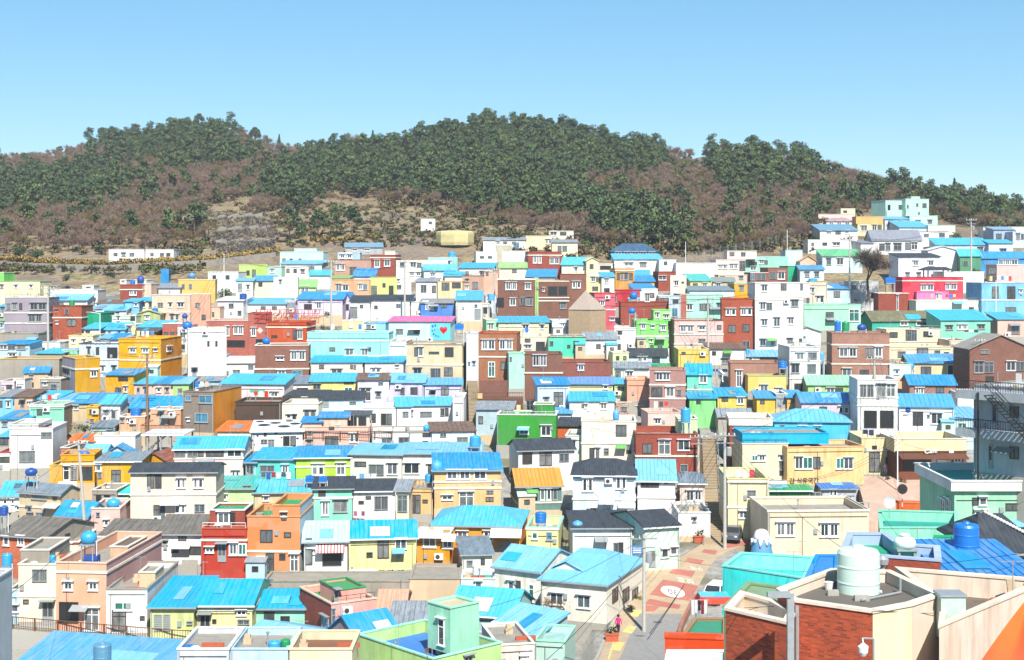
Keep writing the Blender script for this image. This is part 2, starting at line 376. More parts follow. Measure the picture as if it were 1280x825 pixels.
def build_volume(s, root, O, u, n, z0, d, W, dep, main, zbot):
    """one block: walls, roof, openings. local x along the front, y backwards, z up from z0"""
    xm = (s.x0+s.x1)/2
    zt = EYE + (HY-s.yt)/F*d - z0
    oy = s.off if not main else 0.0
    # local x range from the picture range
    def loc_front(px, py):
        r = Vector(((px-CX)/F, 1, (HY-py)/F)); eye = Vector((0, 0, EYE))
        P0 = O + n*oy; t = (P0.dot(n))/(r.dot(n)); p = r*t
        return (p - O).dot(u), EYE + p.z - z0
    xa, xb = loc_front(s.x0, s.yt)[0], loc_front(s.x1, s.yt)[0]
    if not main: zt = loc_front(xm, s.yt)[1]; zbot = loc_front(xm, s.yb)[1]
    else: zt = loc_front(xm, s.yt)[1]
    ya, yb = oy, oy+dep
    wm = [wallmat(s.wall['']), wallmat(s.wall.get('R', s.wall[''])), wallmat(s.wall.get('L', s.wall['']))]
    kind = s.roof[0]; nm = s.part if not main else 'wall'
    outer = [(xa,ya),(xb,ya),(xb,yb),(xa,yb)]
    m = MB()
    ov = .28 if d > 90 else .35
    ze = zt
    if kind == 'F':
        ph = float(s.roof[2]) if len(s.roof) > 2 else .45
        t = .14; inner = [(xa+t,ya+t),(xb-t,ya+t),(xb-t,yb-t),(xa+t,yb-t)]
        zf = max(zbot+.2, zt-ph)
        m.ring(outer, inner, zbot, zt, zf, [0,1,0,2], 0)
        cap = s.roof[3] if len(s.roof) > 3 else 'ow'
        fl = MB(); fl.poly([(xa+t,ya+t,zf+.01),(xb-t,ya+t,zf+.01),(xb-t,yb-t,zf+.01),(xa+t,yb-t,zf+.01)])
        w = m.build(nm, wm, root)
        f = fl.build('roof' if main else nm+'_roof', floor_mat(s.roof[1]), root if main else w)
        if cap != '-':
            c = MB(); e = .07; hh = .11
            o2 = [(xa-e,ya-e),(xb+e,ya-e),(xb+e,yb+e),(xa-e,yb+e)]; i2 = [(xa+t+.03,ya+t+.03),(xb-t-.03,ya+t+.03),(xb-t-.03,yb-t-.03),(xa+t+.03,yb-t-.03)]
            c.ring(o2, i2, zt+.003, zt+hh, zt+.003)
            c.build('coping', paint(cap), root if main else w)
    else:
        yr = float(s.roof[2])
        tanr = (HY-yr)/F; mid = O.y + oy   # depth of the front
        run = dep if kind == 'S' else dep/2
        if kind == 'T': run = 0
        ridge = EYE + tanr*(d+oy+run) - z0
        rise = ridge - zt
        if kind == 'T': rise = max(.3, rise)
        else: rise = max(.06*run, min(rise, 1.0*run))
        th = .13; cr = roofmat(s.roof[1])
        r = MB()
        if kind == 'S':
            zb = zt+rise
            m.faces([(xa,ya,zbot),(xb,ya,zbot),(xb,yb,zbot),(xa,yb,zbot),(xa,ya,zt),(xb,ya,zt),(xb,yb,zb),(xa,yb,zb)], [(0,1,5,4)], 0)
            m.poly([(xb,ya,zbot),(xb,yb,zbot),(xb,yb,zb),(xb,ya,zt)], 1); m.poly([(xa,yb,zbot),(xa,ya,zbot),(xa,ya,zt),(xa,yb,zb)], 2); m.poly([(xb,yb,zbot),(xa,yb,zbot),(xa,yb,zb),(xb,yb,zb)], 0)
            sl = rise/run; planes = [((xa-ov,ya-ov,zt-sl*ov),(xb+ov,ya-ov,zt-sl*ov),(xb+ov,yb+.1,zb+sl*.1),(xa-ov,yb+.1,zb+sl*.1))]
        elif kind in 'GH':
            ymid = (ya+yb)/2; zr = zt+rise; sl = rise/run; hx = min((xb-xa)*.3, run*.9) if kind == 'H' else 0
            m.poly([(xa,ya,zbot),(xb,ya,zbot),(xb,ya,zt),(xa,ya,zt)], 0); m.poly([(xb,yb,zbot),(xa,yb,zbot),(xa,yb,zt),(xb,yb,zt)], 0)
            if kind == 'G':
                m.poly([(xb,ya,zbot),(xb,yb,zbot),(xb,yb,zt),(xb,ymid,zr),(xb,ya,zt)], 1); m.poly([(xa,yb,zbot),(xa,ya,zbot),(xa,ya,zt),(xa,ymid,zr),(xa,yb,zt)], 2)
                o2 = .22
            else:
                m.poly([(xb,ya,zbot),(xb,yb,zbot),(xb,yb,zt),(xb,ya,zt)], 1); m.poly([(xa,yb,zbot),(xa,ya,zbot),(xa,ya,zt),(xa,yb,zt)], 2)
                o2 = ov
            A,B,Cc,Dd = (xa-o2,ya-ov,zt-sl*ov),(xb+o2,ya-ov,zt-sl*ov),(xb+o2,yb+ov,zt-sl*ov),(xa-o2,yb+ov,zt-sl*ov)
            P,Q = (xa-o2+ (hx+o2 if kind=='H' else 0),ymid,zr),(xb+o2-(hx+o2 if kind=='H' else 0),ymid,zr)
            planes = [(A,B,Q,P),(Cc,Dd,P,Q)]
            if kind == 'H': planes += [(B,Cc,Q),(Dd,A,P)]
            r.bar(P, Q, .11, 6)
        else:   # T: gable end to the front
            xmid = (xa+xb)/2; zr = zt+rise; sl = rise/((xb-xa)/2)
            m.poly([(xa,ya,zbot),(xb,ya,zbot),(xb,ya,zt),(xmid,ya,zr),(xa,ya,zt)], 0); m.poly([(xb,yb,zbot),(xa,yb,zbot),(xa,yb,zt),(xmid,yb,zr),(xb,yb,zt)], 0)
            m.poly([(xb,ya,zbot),(xb,yb,zbot),(xb,yb,zt),(xb,ya,zt)], 1); m.poly([(xa,yb,zbot),(xa,ya,zbot),(xa,ya,zt),(xa,yb,zt)], 2)
            planes = [((xa-ov,yb+.2,zt-sl*ov),(xa-ov,ya-.25,zt-sl*ov),(xmid,ya-.25,zr),(xmid,yb+.2,zr)), ((xb+ov,ya-.25,zt-sl*ov),(xb+ov,yb+.2,zt-sl*ov),(xmid,yb+.2,zr),(xmid,ya-.25,zr))]
        w = m.build(nm, wm, root)
        for pl in planes:
            k = len(pl); top = [(p[0],p[1],p[2]+th) for p in pl]; lo = [(p[0],p[1],p[2]+.012) for p in pl]
            r.poly(top); r.poly(lo[::-1])
            for i in range(k): r.poly([lo[i], lo[(i+1) % k], top[(i+1) % k], top[i]])
        # standing ribs of the sheet metal on the slopes one can see
        if s.roof[1] not in ('K','sl','W') and d < 235 and kind in 'SGH':
            pl = planes[0]; A, B = Vector(pl[0]), Vector(pl[1]); Q, P = Vector(pl[2]), Vector(pl[3] if len(pl) > 3 else pl[2])
            L = (B-A).length; step = .42 if d < 170 else .6; k = int(L/step)
            e = (B-A)/L
            up0 = Vector((0, P.y-A.y, P.z-A.z))
            for i in range(1, k):
                x = i*step; a = A + e*x
                xl, xr = (P-A).dot(e), (Q-A).dot(e)
                f = 1.0
                if x < xl: f = x/xl
                elif x > xr: f = (L-x)/(L-xr) if L > xr else 1
                b = a + up0*f*.985
                hw = .035
                r.faces([a+Vector((-hw,0,th)), a+Vector((hw,0,th)), b+Vector((hw,0,th)), b+Vector((-hw,0,th)), a+Vector((0,0,th+.06)), b+Vector((0,0,th+.06))], [(0,4,5,3),(1,2,5,4),(0,1,4)])
        ro = r.build('roof' if main else nm+'_roof', cr, root if main else w)
        if main and s.roof[1] not in ('K','sl','W','asb') and kind in 'SG' and d < 260 and xb-xa > 3: roof_extras(ro, planes[0], th, d)
        if kind in 'SGH' and d < 175 and main:
            g = MB(); zz = planes[0][0][2]; g.box(xa-ov, xb+ov, ya-ov-.09, ya-ov-.004, zz-.06, zz+.06); g.build('gutter', FG if R.random() < .5 else FW, root)
    # openings
    holder = root if main else w
    rooms = 0; bands = []
    for t in [q.strip() for q in s.ops.split(',') if q.strip()]:
        if t[0] == 'b':
            z = loc_front(xm, float(t[1:]))[1]; bands.append(z); continue
        if t[0] == 'a':
            per = int(t[1:] or 2); vis = zt - (loc_front(xm, s.yb)[1]); fl = max(1, round(vis/2.7)); hh = vis/fl
            for k in range(fl):
                if hh < 1.1: break
                for q in range(per):
                    w2 = R.choice([.9, 1.2, 1.5]); x = xa + (xb-xa)*(q+.5+R.uniform(-.15,.15))/per
                    if w2 < (xb-xa)/per*.85: opening(holder, R.choice('mmkwd' if k == fl-1 else 'mmkw'), w2, min(1.1, hh*.5), (x, ya, zt-.5-hh*k-min(1.1, hh*.5)/2 - .15))
            continue
        side = 'F'
        if t[0] in 'LR': side, t = t[0], t[1:]
        yy, xs = t.split(':'); y0, y1 = (float(q) for q in yy.split('-'))
        for q in xs.split():
            kd = ''
            while q[-1].isalpha(): kd = q[-1]; q = q[:-1]
            p0, p1 = (float(z) for z in q.split('-')); pc, yc = (p0+p1)/2, (y0+y1)/2
            kd = kd or R.choice('mmkwvee')
            if kd == 'k' and R.random() < .45: kd = R.choice('vvem')
            if side == 'F':
                a, b = loc_front(p0, yc)[0], loc_front(p1, yc)[0]; z1, zz = loc_front(pc, y0)[1], loc_front(pc, y1)[1]
                opening(holder, kd, b-a, z1-zz, ((a+b)/2, ya, (z1+zz)/2))
                if kd == 'd' and R.random() < .5:
                    c = MB(); c.box((a+b)/2-(b-a)*.7, (a+b)/2+(b-a)*.7, ya-.7, ya+.02, z1+.12, z1+.2); c.build('door_hood', FG, holder)
            else:
                # the side wall passes through a front corner and runs backwards
                xs_ = xa if side == 'L' else xb; P0 = O + u*xs_
                def ls(px, py):
                    r = Vector(((px-CX)/F, 1, (HY-py)/F)); den = r.dot(u)
                    if abs(den) < 1e-4: return 1.0, 0
                    p = r*(P0.dot(u)/den); return (p-O).dot(n), EYE+p.z-z0
                a, b = ls(p0, yc)[0], ls(p1, yc)[0]; z1, zz = ls(pc, y0)[1], ls(pc, y1)[1]
                opening(holder, kd, abs(b-a), z1-zz, (xs_, (a+b)/2, (z1+zz)/2), -PI/2 if side == 'L' else PI/2)
    if bands:
        for z in bands:
            c = MB(); c.ring([(xa-.09,ya-.09),(xb+.09,ya-.09),(xb+.09,yb+.05),(xa-.09,yb+.05)], [(xa-.002,ya-.002),(xb+.002,ya-.002),(xb+.002,yb+.002),(xa-.002,yb+.002)], z-.1, z+.1, z-.1)
            c.poly([(xa-.09,ya-.09,z-.1),(xa-.09,ya,z-.1),(xb+.09,ya,z-.1),(xb+.09,ya-.09,z-.1)])
            c.build('string_course', paint('ow' if not s.wall[''] in ('wh','ow') else 'pkw'), holder)
    if main and d < 260 and s.name == 'house':
        if R.random() < .45:
            x = R.choice([xa+.12, xb-.12]); p = MB(); p.bar((x, ya-.07, zt-.1), (x, ya-.07, zbot+2), .05, 6); p.build('drainpipe', FG, root)
        if R.random() < .28 and zt > 1.6:
            link('air_conditioner', AC, root, (xa+(xb-xa)*R.uniform(.15,.85), ya, min(zt-.5, R.choice([.5, 1.0, zt-.6]))))
        yard(s, root, xa, xb, zt, zbot, d)
        clutter(s, root, xa, xb, ya, yb, zt, zbot, kind, zf if kind == 'F' else None)
    return xa, xb, zt
CL = {}
def cl_mesh(k):
    if k in CL: return CL[k]
    m = MB()
    if k == 'vent_pipe': m.bar((0,0,0), (0,0,.9), .06, 8); m.lathe((0,0,.9), [(.06,0),(.13,.03),(.13,.14),(.02,.2)], 8); mt = STEEL
    elif k == 'roof_vent': m.box(-.3,.3,-.25,.25,0,.45); m.box(-.34,.34,-.29,.29,.45,.5); mt = CONC
    elif k == 'antenna':
        m.bar((0,0,0), (0,0,2.1), .025, 5); m.bar((-.45,0,2.0), (.45,0,2.0), .018, 4)
        for i in range(5): m.bar((-.4+i*.2,-.25,2.0), (-.4+i*.2,.25,2.0), .012, 4)
        mt = STEEL
    elif k == 'meter_box': m.box(-.17,.17,-.13,.01,-.25,.25); m.box(-.14,.14,-.15,-.131,-.22,.1); mt = FG
    elif k == 'flower_trough':
        m.box(0,1.6,-.13,.13,0,.28); m.box(.05,1.55,-.1,.1,.28,.3)
        mt = plain('terracotta', 'b5583a', .8, k=.8)
    elif k == 'crate': m.box(-.3,.3,-.22,.22,0,.4); m.box(-.22,.2,-.2,.2,.41,.7); mt = [paint('sb'), paint('be'), plain('green_tarpaulin', '176b38', .6, k=.8), STEEL][len(CL) % 4]
    elif k == 'dish':
        m.lathe((0,-.25,.5), [(.32,0),(.2,.08),(.02,.1)], 12); m.bar((0,0,0), (0,-.2,.55), .025, 5); mt = FW
    CL[k] = m.mesh(k, mt); return CL[k]
def clutter(s, root, xa, xb, ya, yb, zt, zbot, kind, zf):
    w = xb-xa
    if kind == 'F':
        if R.random() < .3 and w > 3.5:
            c = MB(); n = max(2, int(w/1.2)); z1 = zt+R.uniform(.45,.8)
            for i in range(n+1): x = xa+.1+(w-.2)*i/n; c.bar((x,ya+.07,zt), (x,ya+.07,z1), .022, 4)
            c.bar((xa+.1,ya+.07,z1), (xb-.1,ya+.07,z1), .028, 4); c.bar((xa+.1,ya+.07,(z1+zt)/2), (xb-.1,ya+.07,(z1+zt)/2), .016, 4); c.build('roof_railing', R.choice([FG, FD, FW, STEEL]), root)
        if R.random() < .22 and w > 4 and yb-ya > 3:
            c = MB(); y = ya+R.uniform(1,2); x0, x1 = xa+w*.2, xa+w*.75
            for x in (x0, x1): c.bar((x,y,zf), (x,y,zf+1.7), .03, 5)
            c.bar((x0,y,zf+1.65), (x1,y,zf+1.65), .012, 4); ln = c.build('washing_line', STEEL, root)
            for i in range(int((x1-x0)/.7)):
                if R.random() < .7: q = MB(); x = x0+.2+i*.7; q.box(x, x+.5, y-.012, y+.012, zf+1.65-R.uniform(.5,.9), zf+1.64); q.build('cloth', paint(R.choice(['wh','lb','pk','redp','bl','ow','dg','yl'])), ln)
        for k in R.sample(['vent_pipe','roof_vent','antenna','flower_trough','dish','vent_pipe','crate','crate','flower_trough'], R.choice([2,3,4,5])):
            if yb-ya > 1.5 and w > 2.5: link(k, cl_mesh(k), root, (xa+.5+(w-1.2)*R.random()*.8, ya+.5+(yb-ya-1)*R.random()*.7, zf+.012))
    elif R.random() < .5:
        link('antenna', cl_mesh('antenna'), root, (xa+w*R.uniform(.2,.8), yb-.1, zt-.1))
    if R.random() < .6 and zt > 1.5: link('meter_box', cl_mesh('meter_box'), root, (xa+w*R.uniform(.08,.92), ya, max(.6, zt-R.uniform(1.2,2.2))))
    if R.random() < .5:
        c = MB(); z = zt-R.uniform(.35,.8); x0, x1 = xa+.15, xb-.15; c.bar((x0,ya-.05,z), (x1,ya-.05,z), .025, 4); x = R.uniform(x0, x1); c.bar((x,ya-.05,z), (x,ya-.05,zbot+2.5), .025, 4); c.build('conduit', RUBBER, root)
    if R.random() < .35 and zt > 2.0 and w > 4:
        x = xa+w*R.uniform(.2,.7); ww = R.uniform(1.2,2.4); z = R.uniform(1.9,2.3); c = MB(); pr = [(ya-.004,z+.35),(ya-.9,z),(ya-.9,z-.05),(ya-.004,z+.29)]
        if z+.4 < zt:
            c.faces([(x,y,q) for y, q in pr]+[(x+ww,y,q) for y, q in pr], [(0,1,2,3),(7,6,5,4),(0,4,5,1),(1,5,6,2),(2,6,7,3)]); c.build('awning', R.choice([FG, tin('L'), tin('W'), tin('S'), tin('G')]), root)
def roof_extras(r, pl, th, d):
    '''repair sheets and weights lying on a sheet roof'''
    A, B, Q, P = (Vector(p) for p in (pl+pl[-1:])[:4]) if len(pl) == 3 else (Vector(p) for p in pl)
    for i in range(R.choice([0,1,1,2])):
        u, v = R.uniform(.05,.6), R.uniform(.05,.45); du, dv = R.uniform(.15,.35), R.uniform(.35,.5)
        f = lambda a, b: (A.lerp(B, a)).lerp(P.lerp(Q, a), b) + Vector((0,0,th+.075))
        m = MB(); q = [f(u,v), f(u+du,v), f(u+du,v+dv), f(u,v+dv)]; m.poly(q); e = Vector((0,0,-.03))
        for j in range(4): m.poly([q[j]+e, q[(j+1) % 4]+e, q[(j+1) % 4], q[j]])
        m.build('repair_sheet', tin(R.choice(['C','L','B','S','L','W','vcy'])), r)
def yard(s, root, xa, xb, zt, zbot, d):
    w = xb-xa; m = MB(); m.box(xa-.05, xb+.05, -.06, 1.0, zbot, R.uniform(.1,.4)); m.build('foundation', CONC if R.random() < .7 else paint('be'), root)
    if w > 3.5 and zt > 2.2 and R.random() < .28:
        l = w*R.uniform(.35,.6); x = xa if R.random() < .5 else xb-l; m = MB(); m.box(x, x+l, -1.5, -1.36, zbot, R.uniform(.6,.95)); m.build('yard_wall', R.choice([CONC, paint('ow'), paint('wh'), wallmat(s.wall[''])]), root)
        if R.random() < .6: link('flower_trough', cl_mesh('flower_trough'), root, (x+.2, -1.05, 0))
    if w > 4.5 and zt > 2.6 and R.random() < .2:
        l = R.uniform(1.2,2.0); x = xa+.1 if R.random() < .5 else xb-l-.1; hh = R.uniform(1.7,2.1); m = MB(); m.box(x, x+l, -1.1, -.005, zbot, hh); a = m.build('annex', paint(R.choice(['ow','wh','lb','be','mintw','gyw'])), root)
        m = MB(); m.faces([(x-.12,-1.25,hh),(x+l+.12,-1.25,hh),(x+l+.12,-.004,hh+.3),(x-.12,-.004,hh+.3),(x-.12,-1.25,hh+.07),(x+l+.12,-1.25,hh+.07),(x+l+.12,-.004,hh+.37),(x-.12,-.004,hh+.37)], [(0,3,2,1),(4,5,6,7),(0,1,5,4),(1,2,6,5),(3,0,4,7)]); m.build('annex_roof', tin(R.choice(['L','C','S','W','B'])), a)
        opening(a, 'k', .6, .5, (x+l/2, -1.1, hh-.6))
def build_house(h):
    d = h.d; kA, kB = (h.x0-CX)/F, (h.x1-CX)/F; c, s = math.cos(h.yaw), math.sin(h.yaw)
    W = d*(kB-kA)/max(.2, c - s*(kA+kB)/2)
    a = d - W*s/2; b = d + W*s/2
    A, B = Vector((kA*a, a, 0)), Vector((kB*b, b, 0)); O = (A+B)/2
    u = Vector((c, s, 0)); n = Vector((-s, c, 0)); d = O.y
    z0 = EYE + (HY-h.yb)/F*d
    h.root = thing(h.name, h.label, h.cat, (O.x, O.y, z0), h.yaw, VG)
    h.O, h.u, h.n, h.z0, h.W = O, u, n, z0, W
    zt = EYE + (HY-h.yt)/F*d - z0
    h.xa, h.xb, h.zt = build_volume(h, h.root, O, u, n, z0, d, W, h.dep, True, -6.0 if not h.z else -14.0)
    for q in h.more:
        q.part = q.label or 'upper_storey'
        build_volume(q, h.root, O, u, n, z0, d, W, q.dep or max(2.0, h.dep-max(0, q.off)-.4), False, 0)
